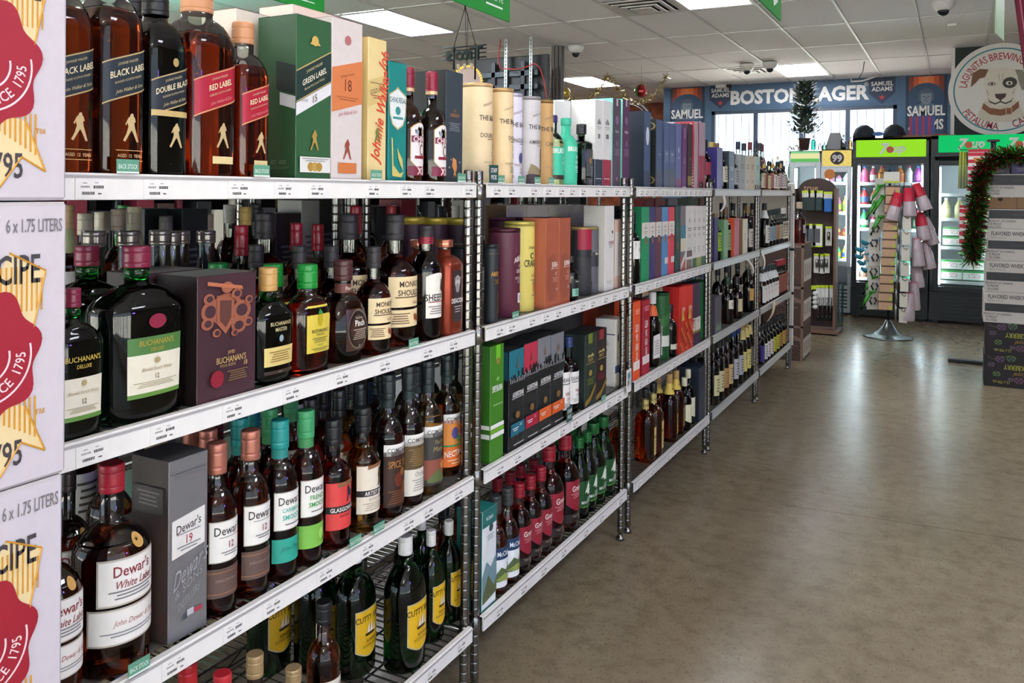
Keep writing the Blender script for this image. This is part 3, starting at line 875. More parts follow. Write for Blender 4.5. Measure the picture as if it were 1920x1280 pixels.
def settle():
    """nudge neighbours apart so that no two pieces of stock share space and none stands in a post"""
    L = [[o.location.x, o.location.y] for o, *_ in ITEMS]
    by = {}
    for i, it in enumerate(ITEMS): by.setdefault(it[4], []).append(i)
    for rnd in range(140):
        for ids in by.values():
            for a in range(len(ids)):
                i = ids[a]; hi = ITEMS[i]
                for q in range(a):
                    j = ids[q]; hj = ITEMS[j]
                    dx, dy = L[i][0] - L[j][0], L[i][1] - L[j][1]
                    px, py = hi[6] + hj[6] + .002 - abs(dx), hi[7] + hj[7] + .002 - abs(dy)
                    if px <= 0 or py <= 0: continue
                    if hi[8] and hj[8]:
                        r = math.hypot(dx, dy); pen = hi[6] + hj[6] + .002 - r
                        if pen <= 0: continue
                        if abs(dx) > abs(dy) * 1.2: px, py = min(px, pen * 1.2), 9
                        else: py = min(py, pen * 1.2)
                    if px < py:
                        k = i if dx < 0 else j
                        L[k][0] -= px * .6
                    else:
                        s = 1 if dy > 0 else -1
                        fi, fj = L[i][0] + hi[6], L[j][0] + hj[6]
                        w = .5 if abs(fi - fj) < .045 else 1. if fi < fj else 0.
                        L[i][1] += s * py * w; L[j][1] -= s * py * (1 - w)
            for i in ids:
                it = ITEMS[i]; b = bay_of(L[i][1]); s0, s1 = BAYS[b]
                x, hx, hy = L[i][0], it[6], it[7]
                x = min(x, XF - .0165 - hx) if abs(x + SD / 2 - XF) < SD * .75 else x
                g = 0
                for p in (XF - .028, XF - SD + .028, XB + .028, XB + SD - .028):
                    if x - hx < p + .02 and x + hx > p - .02: g = .018
                if g == 0: s0, s1 = (s0 if b == 0 else BAYS[0][0]), BAYS[4][1]
                L[i][0] = x; L[i][1] = min(max(L[i][1], s0 + g + hy), s1 - g - hy)
    for (x, y), it in zip(L, ITEMS):
        it[0].location.x = x; it[0].location.y = y; it[3] = y
def label_items():
    from collections import defaultdict
    G = defaultdict(list)
    for it in ITEMS:
        row = 0 if XF - it[0].location.x - it[6] < .085 else 1 if it[0].location.x > XF - SD else 2
        G[it[1], it[2], bay_of(it[3]), it[4], row].append(it)
    for (ph, cat, b, lv, row), L in G.items():
        L.sort(key=lambda q: q[3])
        rw = ('', 'behind on ', 'far side of ')[row]
        for i, q in enumerate(L):
            n = len(L)
            o = '' if n == 1 else (', nearer one' if i == 0 else ', farther one') if n == 2 else ', %s from left' % ORD[i]
            q[0]['label'] = '%s%s, %s%s %s' % (ph, o, rw, SN[lv], BN[b])
            q[0]['group'] = '%s on the %s%s of the %s' % ({'bottle': 'bottles', 'box': 'gift boxes', 'tube': 'gift tubes'}[cat], SN[lv], rw, BN[b])
# ================================================================== stock of the shelves
AMB, RED_, DKB, GRN, BRG, PALE, GOLD = '#7c2a08', '#8a1a08', '#3a1a0a', '#0e4a1c', '#1c8a34', '#d59a3f', '#c4721a'
CRM, PAP, GLD = '#e3d5a8', '#e9e6e0', '#c9a76a'
def T(s, h, u, v, c, **o): return ('t', s, h, u, v, c, o)
# -- square striding-man bottles
def striding(liq, lc, name, tc, small, zl, cap, **k):
    pr = [('p', -1, 1, .383, .389, GLD), ('p', -1, 1, .571, .577, GLD), T('JOHNNIE WALKER', .013, .1, .545, '#c9b58a', sx=.7), T(name, .032, .12, .503, '#e9dcb4', sx=.72, b=1.2), T('BLENDED SCOTCH WHISKY', .011, .12, .462, '#c9b58a', sx=.75),
          T('John Walker & Sons', .018, .15, .418, '#c9b58a' if lc != '#a8142e' else '#d98a86', sx=.7, sh=.3)]
    lab = [(.38, .58, (-.98, .98), lc, pr, dict(sl=.36))]
    g = [('m', .25, .235, .14, '#d9c08a', .4)] + small
    lab.append((.08, .082, (-.01, .01), '#d9c08a', g))
    return dict(dict(liq=liq, zs=.70, zn=.87, rn=.5, zc=.90, n=5, sh='r', zl=zl, rc=.54, cap=cap, lab=lab), **k)
SM1 = [('p', -.2, .72, .085, .125, '#d8c48f')]
BLACKL = striding(AMB, '#16262e', 'BLACK LABEL', 0, [('p', -.4, .8, .128, .131, GLD), T('AGED  12  YEARS', .016, .2, .105, '#d9c08a', sx=.8), ('p', -.4, .8, .08, .083, GLD)], .80, '#c9a76a')
DOUBL = striding('#0d1614', '#16222a', 'DOUBLE BLACK', 0, [('p', -1, 1, .34, .372, '#c2a76c'), ('c', .2, .64, .14, '#a8905a', .024)], .9, '#131416')
REDL = striding('#962a08', '#a8142e', 'RED LABEL', 0, SM1, .78, '#c48a60')
# -- flask shaped
BUCH = dict(liq='#10291c', zs=.62, zn=.78, rn=.24, zc=.875, n=2.6, fl=.62, sh='r', zl=.80, cap='#7c1f3c', neck='#1f8a34', taper=.06, rc=.265,
    lab=[(.17, .39, (-.62, .62), '#e2dcc8', [('l', -.5, .5, .2, .235, 4, '#9a8f6a'), T('12', .03, 0, .26, '#6a5a3a', b=1), T('Blended Scotch Whisky', .022, 0, .305, '#a08a6a', sx=.7, sh=.3), ('c', 0, .35, .07, '#b0a070', .018)]),
         (.145, .17, (-.62, .62), '#5f8a3a', []), (.39, .49, (-.62, .62), '#4c7a3e', [T("BUCHANAN'S", .034, 0, .457, '#b09a3f', sx=.8, b=1), T('DELUXE', .022, 0, .416, '#b09a3f', sx=.8, b=1)]),
         (.53, .531, (-.005, .005), '#8a1f3c', [('c', 0, .575, .2, '#8a1f3c', .042)])])
BUCHS = dict(BUCH, lab=[(.14, .42, (-.75, .75), '#e2dcc8', [('p', -.75, .75, .14, .17, '#5f8a3a'), ('l', -.55, .55, .19, .23, 4, '#9a8f6a'), T('12', .035, 0, .265, '#6a5a3a', b=1), T('Blended Scotch Whisky', .022, 0, .325, '#a08a6a', sx=.75, sh=.3), ('c', 0, .385, .08, '#b0a070', .02)]),
        (.44, .441, (-.01, .01), '#b09a3f', [T("BUCHANAN'S", .036, 0, .545, '#c9b04a', sx=.8, b=1), T('DELUXE', .026, 0, .495, '#c9b04a', sx=.8, b=1)])])
BUCHM = dict(BUCH, R=.056, cap='#c79a5a', neck='#2f7a3a', zc=.80, rn=.3, rc=.33, zl=.72, zs=.56, zn=.72, liq='#122a20',
    lab=[(.17, .33, (-.7, .7), '#d9c37a', [('l', -.5, .5, .2, .3, 5, '#8a6a2f')]), (.42, .421, (-.01, .01), '#b09a3f', [T("BUCHANAN'S", .034, 0, .53, '#c9b98a', sx=.8, b=1), T('MASTER', .034, 0, .48, '#c9b98a', sx=.8, b=1), ('c', 0, .4, .1, '#8fa0a8', .03)]),
         (.1, .13, (-.7, .7), '#3a2a22', [T('SELECT', .012, 0, .115, '#cfc0a0')])])
BUCHP = dict(BUCH, R=.056, cap='#138a32', neck=None, liq=RED_, zc=.78, rn=.36, rc=.38, zl=.66, zs=.55, zn=.72,
    lab=[(.2, .63, (-.62, .62), '#d8c24a', [('c', 0, .5, .14, '#b9a51f', .065), ('g', [(-.12, .56), (0, .6), (.12, .56), (.05, .55), (-.05, .55)], '#2f8a3a'), T("BUCHANAN'S", .032, 0, .4, '#3a3a22', sx=.75, b=1), T('PINEAPPLE', .022, 0, .365, '#3a3a22', sx=.75), ('l', -.4, .4, .29, .34, 3, '#7a7a3a'), T('LIQUEUR', .016, 0, .27, '#3a8a3a'), ('l', -.45, .45, .215, .245, 2, '#7a7a3a')])])
PINCH = dict(R=.06, liq='#6a2a12', zs=.3, zn=.68, rn=.3, zc=.80, n=2.3, fl=.8, sh='d', zl=.62, cap='#4a2422', rc=.36, taper=.22,
    nl=(.68, .77, '#6a3a34', 'Pinch', .04, '#d9c9b0'),
    lab=[(.12, .53, (-.62, .62), '#3f2a22', [('c', 0, .33, .58, '#6f5f52', .2), ('c', 0, .33, .5, '#241713', .178), T('The Dimple', .022, 0, .445, '#c9bda8', sx=.8), T('Pinch', .06, 0, .395, '#e6e0d4', sx=.8, b=2), ('l', -.35, .35, .23, .34, 6, '#b8ab98'), T('15', .03, 0, .17, '#c9bda8', b=1)], dict(r=.35))])
MONK = dict(R=.041, liq=RED_, zs=.53, zn=.68, rn=.36, zc=.80, sh='r', zl=.70, cap='#2a2628', cr=.5, rc=.42,
    lab=[(.3, .53, 1.2, '#e6cfa0', [T('MONKEY', .045, -.1, .475, '#3a2418', sx=.85, b=1.5), T('SHOULDER', .045, -.02, .41, '#3a2418', sx=.85, b=1.5), ('l', -.9, .9, .365, .385, 1, '#4a3020'), T('THE ORIGINAL', .018, .35, .33, '#8a3a2a', sx=.8, b=1)]),
         (.15, .28, 1.2, '#e6cfa0', [('c', .15, .22, .1, '#8a4a22', .028), ('c', .3, .21, .1, '#8a4a22', .028), ('c', .45, .2, .1, '#8a4a22', .028), ('l', -1.1, -.2, .17, .26, 5, '#6a4a30')])])
SHEEP = dict(R=.041, liq='#4a2212', zs=.6, zn=.76, rn=.43, zc=.86, sh='r', zl=.78, cap='#2a2024', cr=.5, rc=.48, band=(.84, .9, '#8a1f2f'),
    lab=[(.2, .56, (-.95, .8), '#e9e4d8', [T('SHEEP DIP', .06, .05, .38, '#222', sx=.8, b=2), ('l', -.8, .6, .33, .35, 1, '#8a2a2a'), ('l', -.8, .6, .23, .31, 4, '#777066'), ('g', [(.1, .45), (.2, .53), (.42, .55), (.55, .5), (.5, .44), (.62, .41), (.5, .42), (.4, .45), (.3, .42)], '#2f2f2f')], dict(arch=.03))])
DEAC = dict(R=.041, solid='#8a3826', liq='#8a3a22', lr=.18, zs=.72, zn=.84, rn=.42, zc=.92, n=5, sh='r', zl=.9, cap='#b8705a', cm=.8, cr=.25, rc=.58,
    lab=[(.17, .66, (-.5, .5), '#3a3235', [('c', 0, .56, .3, '#b9b2ac', .07), ('c', 0, .6, .36, '#8f8a86', .02), ('c', 0, .5, .22, '#8f8a86', .05), T('DEACON', .05, 0, .37, '#e0dad4', sx=.75, b=2), ('l', -.4, .4, .24, .32, 3, '#a09a96')], dict(tip=.03, arch=.03, r=.3))])
# -- long necked round ones
def dewar(cap, lines, low, cl=None, liq=RED_, **k):
    lab = [(.33, .56, 1.05, PAP, lines, dict(edge='#b8b0a4'))] + low
    return dict(dict(R=.0365, liq=liq, zs=.59, zn=.74, rn=.44, zc=.82, sh='r', zl=.70, cap=cap, cr=.35, rc=.5, lab=lab), **k)
DW = T("Dewar's", .052, -.05, .51, '#3f3a38', sx=.8, b=1)
DEW12 = dewar('#b87462', [DW, ('l', -.6, .6, .465, .475, 1, '#777'), T('12', .04, 0, .425, '#8a2f3a', b=1), ('l', -.5, .5, .36, .39, 2, '#777')], [(.12, .29, 1.2, '#5f4a44', [T("JOHN DEWAR & SONS", .016, 0, .22, '#a08a7a'), ('p', -1.2, 1.2, .14, .146, '#a06a4a'), ('p', -1.2, 1.2, .265, .271, '#a06a4a')])], cm=.5)
DEWC = dewar('#1f8f8a', [DW, T('CARIBBEAN', .026, 0, .45, '#3fae9e', b=1, sx=.8), T('SMOOTH', .032, 0, .405, '#3fae9e', b=1.5), ('l', -.5, .5, .35, .37, 1, '#777')], [(.12, .27, 1.2, '#2aa08c', [T('John Dewar', .03, 0, .21, '#0f5f55', sh=.3), T('8', .03, .5, .17, '#0f5f55')])], nl=(.76, .82, '#1f7f7a'))
DEWF = dewar('#3f9a62', [DW, T('FRENCH', .032, 0, .45, '#3f9a4a', b=1.5, sx=.8), T('SMOOTH', .032, 0, .405, '#3f9a4a', b=1.5, sx=.8), ('l', -.5, .5, .35, .37, 1, '#777')], [(.12, .27, 1.2, '#7ab84a', [('c', .2, .2, .2, '#a8d86a', .035), ('c', .5, .17, .16, '#5f9a3a', .03)])], nl=(.76, .82, '#3f8a52'))
DEWW = dict(R=.041, liq=AMB, zs=.56, zn=.72, rn=.3, zc=.86, sh='r', zl=.64, cap='#a82434', rc=.33,
    lab=[(.36, .57, (-.95, 1.0), PAP, [T("Dewar's", .055, -.05, .52, '#8a2f3a', sx=.8, b=1), T('White Label', .04, 0, .455, '#8a2f3a', sx=.75, sh=.25, b=.5), ('l', -.7, .7, .38, .43, 3, '#777')], dict(edge='#c0b8aa')),
         (.17, .33, (-1.2, 1.0), PAP, [T('John Dewar & Sons', .028, .1, .27, '#a05a5a', sx=.8, sh=.3), ('l', -.9, .9, .2, .23, 2, '#888')], dict(edge='#c0b8aa')),
         (.63, .631, (-.02, .02), '#c9a85a', [('c', .2, .635, .2, '#c99a52', .034)])])
GLAS = dict(R=.039, liq='#961408', zs=.57, zn=.68, rn=.4, zc=.80, sh='r', zl=.72, cap='#17181c', rc=.46,
    lab=[(.16, .53, 1.25, '#d8413f', [('p', -1.25, 1.25, .29, .345, '#1d1a1c'), T('GLASGOW BLEND', .034, .1, .318, '#f0e6e0', sx=.8, b=1.5), T('SCOTCH WHISKY', .018, .1, .265, '#5a1a1a'), ('g', [(-.05, .37), (.05, .43), (.02, .47), (.1, .5), (.2, .47), (.35, .45), (.4, .37), (.34, .37), (.3, .41), (.1, .41), (.05, .37)], '#2a2438'), ('p', -.6, .5, .5, .535, '#8a5a3a', .1)])])
ARTI = dict(GLAS, R=.039, liq=PALE, lab=[(.16, .55, 1.25, '#e3d9c6', [('p', -1.25, 1.25, .3, .35, '#1d1a1c'), T('ARTIST BLEND', .034, .1, .325, '#f0e6e0', sx=.8, b=1.5), T('SCOTCH WHISKY', .02, .1, .275, '#5a4a3a'), ('l', -.9, .9, .18, .25, 4, '#b0a590'), ('g', [(.1, .37), (.2, .42), (.12, .46), (.2, .52), (.36, .52), (.4, .45), (.34, .42), (.4, .37), (.32, .37), (.26, .42), (.2, .37)], '#5a3a22'), ('p', -.6, .5, .53, .56, '#8a5a3a', .1)])])
def comp(liq, main, lines, band=PAP):
    return dict(R=.038, liq=liq, zs=.54, zn=.7, rn=.4, zc=.82, sh='r', zl=.60, cap='#1b2426', rc=.46, lab=[(.08, .47, 1.2, main, lines), (.44, .52, 1.2, band, [T('COMPASS BOX', .032, .2, .48, '#4a4a4a', sx=.9, b=1)])], nl=(.76, .82, '#20302f'))
SPICE = comp(RED_, '#33180f', [T('SPICE TREE', .05, 0, .38, '#b07a3a', sx=.6, b=1), ('c', -.2, .27, .3, '#6a2a1a', .05), ('c', .3, .2, .25, '#7a3a1a', .05), ('c', .1, .32, .2, '#8a5a2a', .03), ('l', -.9, .9, .1, .2, 6, '#7a4a2a')])
STORY = comp(AMB, '#e0d9cc', [('p', -1.2, 1.2, .27, .44, '#5a4424'), ('l', -.9, .9, .29, .42, 8, '#8a7040'), T('Orchard', .035, 0, .235, '#777', sx=.7, sh=.2), ('l', -.7, .7, .11, .2, 5, '#999')])
PEAT = comp(PALE, '#3a3834', [T('The Peat', .03, 0, .4, '#b09a6a', sh=.2), T('Monster', .04, .05, .35, '#b09a6a', sh=.2), ('p', -1.2, 1.2, .12, .27, '#8a4a3a'), ('c', .3, .22, .3, '#c98a4a', .03), ('g', [(-1, .12), (-.2, .2), (.4, .13), (1, .18), (1, .1), (-1, .1)], '#5a6a3a')])
NECT = comp(GOLD, '#e8742c', [('p', -1.2, 1.2, .26, .44, '#d8883a'), ('c', -.3, .36, .3, '#4a4a8a', .05), ('c', .3, .38, .25, '#d84a3a', .04), ('c', .1, .31, .3, '#4a8a4a', .03), ('c', .5, .31, .2, '#e9d9b0', .03), ('p', -1.2, 1.2, .25, .265, '#3a8a4a'), T('NECTAROSITY', .05, .15, .2, '#f3ead8', sx=.65, b=1.5, sl=.1), ('l', -.9, .9, .1, .15, 2, '#f0c090')])
CUTTY = dict(R=.055, liq=GRN, zs=.58, zn=.80, rn=.3, zc=.86, sh='r', zl=.84, cap='#dcdad6', rc=.33, neck='#145a24', n=2.4, fl=.86,
    lab=[(.22, .52, (-.72, .72), '#e0b21f', [T('CUTTY SARK', .045, .05, .46, '#3a2a10', sx=.8, b=1.5), ('g', [(-.25, .32), (.3, .32), (.35, .34), (-.3, .34)], '#3a2f1a'), ('g', [(-.2, .345), (-.02, .345), (-.06, .42)], '#e9e4d0'), ('g', [(.0, .345), (.16, .345), (.1, .43)], '#e9e4d0'), ('g', [(.18, .345), (.3, .345), (.26, .41)], '#e9e4d0'), T('BLENDED', .022, .05, .285, '#5a3f10', b=1), T('SCOTCH WHISKY', .02, .05, .25, '#5a3f10', b=1)], dict(tip=.06, edge='#c9c0a0'))])
GRANT = dict(R=.037, liq='#9a1c0a', zs=.56, zn=.73, rn=.4, zc=.84, sh='r', zl=.76, cap='#8f1528', rc=.47, n=2.4,
    lab=[(.3, .54, 1.05, '#8f1a30', [T("Grant's", .062, .05, .455, '#ece0d8', sx=.8, b=1.5), ('l', -.7, .7, .35, .41, 3, '#c98a8a')], dict(tip=.09)),
         (.1, .19, 1.2, '#241a18', [T('Triple Wood', .025, -.1, .165, '#b8a890'), T('Smooth', .03, .5, .13, '#d8c8b0', sh=.2)])])
MCCL = dict(R=.038, liq='#b83a10', zs=.5, zn=.68, rn=.42, zc=.82, sh='r', zl=.62, cap='#3a3a3a', rc=.48,
    lab=[(.08, .49, 1.15, '#e4e8ea', [('p', -1.15, 1.15, .37, .49, '#1d3a5f'), T("McClelland's", .052, .15, .43, '#e9eef0', sx=.75, b=1), ('g', [(-1.1, .2), (-.5, .29), (0, .25), (.5, .3), (1.1, .24), (1.1, .16), (-1.1, .14)], '#55663f'), ('g', [(-1.1, .16), (-.2, .22), (.6, .19), (1.1, .2), (1.1, .16), (0, .14)], '#8a9a4a'), ('c', .6, .35, .12, '#3a4a5a', .02)])])
MACG = dict(R=.037, liq='#17702a', zs=.5, zn=.8, rn=.42, zc=.87, sh='s', zl=.82, cap='#0f5a24', rc=.48, neck='#2a9a3a', n=2.4,
    lab=[(.15, .48, 1.1, '#12491f', [('g', [(-.5, .33), (-.1, .44), (.3, .47), (.2, .42), (.5, .4), (.3, .37), (.55, .34), (.3, .33), (.4, .29), (.1, .31), (-.1, .3), (-.2, .34)], '#dfe6da'), T('CLAN', .034, .15, .255, '#dfe6da', b=1), T('MACGREGOR', .04, .1, .215, '#dfe6da', sx=.75, b=1), ('p', -.8, .8, .155, .165, '#5fae3f', .08)])])
DEAN = dict(R=.037, liq='#7a2a14', zs=.56, zn=.7, rn=.36, zc=.86, sh='r', zl=.72, cap='#24386a', rc=.42, lab=[(.12, .55, 1.1, '#e6e3de', [T('DEANSTON', .05, .1, .46, '#2a2a3a', sx=.75, b=1), ('l', -.8, .8, .4, .43, 1, '#666'), T('VIRGIN', .04, 0, .3, '#8a3a3a', sx=.7), T('OAK', .04, 0, .24, '#8a3a3a', sx=.7), ('l', -.8, .8, .15, .2, 3, '#999')])])
BUNNA = dict(R=.03, liq='#0c0f0d', zs=.6, zn=.72, rn=.4, zc=.85, sh='r', zl=.84, cap='#151515', lab=[(.3, .5, 1., '#14181a', [T('Bunnahabhain', .04, .1, .45, '#d0ccc0', sx=.7, b=.5)]), (.12, .29, .9, '#7fb09a', [('l', -.6, .6, .15, .26, 4, '#3a6a5a')])])
BRUI = dict(R=.041, paint='#3fbf98', liq='#3fc49c', lr=.35, zs=.60, zn=.76, rn=.42, zc=.90, sh='r', zl=.9, cap='#3fbf9c', rc=.47, lab=[(.1, .6, 1.2, '#3fc09a', [T('BRUICHLADDICH', .07, .6, .55, '#f0f4f0', sx=.7, b=2), T('THE', .045, .1, .43, '#f0f4f0', b=1.5), T('CLASSIC', .045, .35, .36, '#f0f4f0', b=1.5), T('LADDIE', .045, .3, .29, '#f0f4f0', b=1.5), ('l', -.2, .9, .2, .25, 2, '#d0eee0')], dict(r=.6))])
BRUI2 = dict(BRUI, paint=None, liq='#c9d49a', lr=.03, cap='#3a2f6a', zl=.66, lab=[(.1, .55, 1.2, '#3fc09a', [T('BRUICHLADDICH', .07, .5, .5, '#f0f4f0', sx=.7, b=2), T('ISLAY', .045, .45, .4, '#f0f4f0', b=1.5), T('BARLEY', .045, .5, .33, '#f0f4f0', b=1.5), T('2014', .045, .45, .26, '#f0f4f0', b=.5), ('p', -1.2, 1.2, .1, .16, '#3a3020')])])
GLEN10 = dict(R=.038, liq='#15301a', zs=.68, zn=.75, rn=.36, zc=.84, n=3.2, sh='r', zl=.8, cap='#1a1a1c', rc=.5, neck='#2a4a2a', lab=[(.17, .6, .85, '#4a4c50', [T('10', .085, -.15, .42, '#e0a02a', b=2), ('l', .0, .6, .2, .33, 3, '#9a9a9a'), ('c', .45, .53, .12, '#a09a70', .025)]), (.04, .15, .85, '#3a3c40', [('l', -.5, .5, .06, .12, 3, '#8a8a8a')])])
CHIV = dict(R=.039, liq='#5a2a0c', zs=.46, zn=.68, rn=.34, zc=.80, sh='d', zl=.76, cap='#8a1530', rc=.4, band=(.795, .825, '#d9b98a'),
    lab=[(.2, .47, (-.75, .75), '#e6dfdc', [('p', -.72, .72, .355, .41, '#7a1f3f'), T('CHIVAS', .05, .1, .383, '#efe6e0', sx=.8, b=1.5), ('c', .1, .29, .2, '#8a5a4a', .05), ('c', .1, .29, .14, '#e6dfdc', .035), ('p', -.5, .6, .215, .24, '#8a1f30'), ('c', -.3, .44, .1, '#8a94a0', .022), ('c', .1, .445, .1, '#b09a6a', .022)], dict(tip=.08, arch=.05, edge='#b08a4a')),
         (.07, .15, .95, '#7a1a38', [T('XII', .06, .05, .11, '#efd9d0', sx=.9, b=2)])])
SCOR = dict(R=.045, liq='#c4500f', zs=.56, zn=.7, rn=.34, zc=.88, sh='r', zl=.68, cap='#161a1c', rc=.38, n=3, nl=(.72, .85, '#d8c06a', 'Scoresby', .05, '#2a2218'),
    lab=[(.1, .48, (-.2, .95), '#dccb80', [T('Scoresby', .055, .4, .36, '#2a2218', sx=.75, b=1.5), ('c', .5, .45, .12, '#5a6a4a', .025), ('l', 0, .8, .14, .3, 6, '#8a8050')])])
HIGH = dict(R=.043, liq='#a83210', zs=.54, zn=.74, rn=.33, zc=.86, sh='r', zl=.7, cap='#b8925a', rc=.37, nl=(.7, .86, '#d9bb52', 'Mist', .04, '#6a3a1a'),
    lab=[(.12, .42, (-.1, 1.1), '#d8b94a', [('g', [(-.1, .42), (.2, .46), (.5, .45), (.8, .49), (1.1, .5), (1.1, .4), (.5, .38)], '#b8321a'), T('HIGHLAND', .036, .5, .34, '#5a3a1a', sx=.75, b=1), T('MIST', .036, .5, .28, '#5a3a1a', b=1), ('l', .1, .9, .15, .23, 4, '#a08030')])])
GREENL = dict(R=.037, liq='#16281c', zs=.55, zn=.72, rn=.34, zc=.84, sh='r', zl=.8, cap='#e0d9bb', rc=.39, neck='#1f3a26', lab=[(.2, .5, 1.1, '#dfdfc0', [('l', -.2, .9, .3, .42, 4, '#8a9a6a')], dict(tip=.06)), (.16, .2, (.3, .7), '#a83a3a', [])])
def gen(liq, cap, lc, lz=(.15, .5), txt=(), **k):
    return dict(dict(R=.036, liq=liq, zs=.57, zn=.72, rn=.42, zc=.84, sh='r', zl=.7, cap=cap, rc=.47, lab=[(lz[0], lz[1], 1.1, lc, list(txt) or [('l', -.7, .7, lz[0] + .05, lz[1] - .05, 5, '#6a6258')])]), **k)
DECAN = dict(R=.036, liq='#7a2a10', zs=.5, zn=.66, rn=.52, zc=.9, n=4, sh='r', zl=.52, cap='#77706a', cr=.2, rc=.60, cm=.6)
MAKER = dict(R=.038, liq='#a8480f', zs=.52, zn=.7, rn=.36, zc=.76, sh='r', zl=.66, cap='#9a1428', cr=.3, rc=.42, lab=[(.2, .45, 1., PAP, [])])

# ------------------------------------------------------------------ nearest bay, top shelf
b = bottle
b(BLACKL, 0, 40, 172, -62, .03, 'large square black label whisky bottle')
b(BLACKL, 0, 134, 267, -58, .03, 'large square black label whisky bottle')
b(DOUBL, 0, 231, 348, -2, .03, 'smoky dark square whisky bottle, black cap')
b(DOUBL, 0, 198, 292, -2, .17, 'smoky dark square whisky bottle, black cap')
b(REDL, 0, 294, 437, -8, .025, 'large square red label whisky bottle')
b(REDL, 0, 404, 501, 43, .025, 'small square red label whisky bottle', zl=.72, zs=.64, zn=.8, zc=.86)
b(REDL, 0, 364, 448, 52, .14, 'small square red label whisky bottle', zl=.72, zs=.64, zn=.8, zc=.86)
carton(0, 440, 545, 42, .155, 'cream gift box with red lid edge', '#d6cabd', ct='#b03a48', dep=.1)
carton(0, 545, 640, 34, .155, 'cream gift box with red lid edge', '#d6cabd', ct='#b03a48', dep=.1)
carton(0, 556, 621, 44, .03, 'tall dark green whisky gift box with slanted label', '#2d5a38', cs='#254a2c', ct='#203f27', dep=.105, pr=[
    ('p', -.5, .5, .555, .73, '#17302c', .5), ('p', -.5, .5, .47, .545, '#d9d8da', .5), ('p', -.5, .5, .735, .742, GLD, .5), ('p', -.5, .5, .55, .556, GLD, .5),
    ('Sp', 0, .5, .555, .73, '#0f1f1c', -.25), ('Sp', .1, .5, .47, .545, '#b5b4b8', -.25),
    T('JOHNNIE WALKER', .018, 0, .70, '#c9b98a', sx=.7, sl=.5), T('GREEN LABEL', .036, 0, .645, '#e6e0c8', sx=.72, b=1, sl=.5), T('Blended Malt Scotch Whisky', .016, 0, .6, '#c9b98a', sx=.7, sl=.5), T('15', .045, 0, .51, '#4a4a4a', b=1, sl=.5),
    ('l', -.42, -.18, .48, .5, 2, '#9a9a9a'), ('c', 0, .86, .1, '#c9a85a'), ('g', [(-.12, .85), (.12, .85), (.15, .835), (-.15, .835)], '#c9a85a'), ('m', 0, .25, .13, '#c9a85a', .5),
    ('p', -.42, .46, .055, .15, '#d9d8d4'), ('c', -.12, .09, .09, '#a8843a'), ('c', 0, .09, .09, '#b8944a'), ('c', .12, .09, .09, '#a8843a'), ('l', -.38, .4, .12, .145, 2, '#888'),
    ('St', 'EST. 1820', .028, .1, .115, '#7f8a6a', dict(sx=.8)), ('Sl', -.2, .4, .07, .09, 2, '#5f6a4a')])
carton(0, 623, 680, 47, .03, 'cream gift box with copper band, 18 years', '#d3c9c6', cs='#c8bdb8', ct='#b03a48', dep=.09, pr=[
    ('p', -.5, .5, .46, .73, '#d07a48', .25), T('JOHNNIE WALKER', .016, 0, .66, '#8a4a30', sx=.7, sl=.25), T('18', .075, 0, .6, '#7a3a24', b=.5), ('l', -.35, .35, .5, .53, 2, '#a85a38'), T('John Walker & Sons', .026, 0, .43, '#b06a6a', sx=.6, sh=.3, sl=.2),
    ('c', 0, .875, .1, '#b06a6a'), ('m', 0, .2, .13, '#b05a48', .4), ('p', -.3, .3, .055, .12, '#c8743f')])
carton(0, 691, 725, 78, .03, 'pale gold gift box with red script', '#dfc98f', cs='#d8bd80', ct='#cfae70', dep=.085, pr=[
    ('p', -.5, .5, .55, .73, '#d2b878', .3), T('GOLD LABEL', .034, 0, .645, '#5a4a2a', sx=.62, b=1, sl=.3), ('l', -.4, .4, .68, .7, 1, '#8a7a4a'), ('l', -.35, .35, .58, .61, 2, '#a84a3a'),
    T('Johnnie Walker', .1, .12, .46, '#d8402a', sx=.72, sh=.25, rot=1.38, b=1.2), T('Joh', .09, .3, .86, '#d8402a', sx=.8, sh=.2, rot=1.2, b=1.2), ('m', 0, .33, .11, '#6a7a3a')])
carton(0, 729, 763, 122, .03, 'teal gift box with white shield emblem', '#16807c', cs='#126a68', ct='#126a68', dep=.085, pr=[
    ('g', [(-.48, .73), (-.15, .77), (0, .8), (.15, .77), (.48, .73), (.44, .56), (.3, .48), (0, .44), (-.3, .48), (-.44, .56)], '#b9a87a'), ('g', [(-.44, .72), (0, .78), (.44, .72), (.4, .57), (.26, .49), (0, .455), (-.26, .49), (-.4, .57)], '#dfe4e2'),
    T('CHIVAS REGAL', .045, 0, .69, '#1f5f6a', sx=.55, b=1.5), ('c', 0, .6, .14, '#3a8a8a'), ('p', -.28, .28, .53, .55, '#3a8a8a'), ('g', [(-.36, .38), (-.28, .36), (-.24, .15), (.1, .08), (.34, .1), (.2, .05), (-.3, .06)], '#c9b96a'), ('g', [(-.05, .3), (.05, .26), (.25, .2), (.3, .1), (.12, .16), (0, .22)], '#c9b96a'), ('l', -.4, .4, .02, .045, 2, '#0f5a58')])
b(CHIV, 0, 735, 798, 129, .05, 'round whisky bottle with burgundy cap and shield label')
b(CHIV, 0, 765, 834, 135, .03, 'round whisky bottle with burgundy cap and shield label')
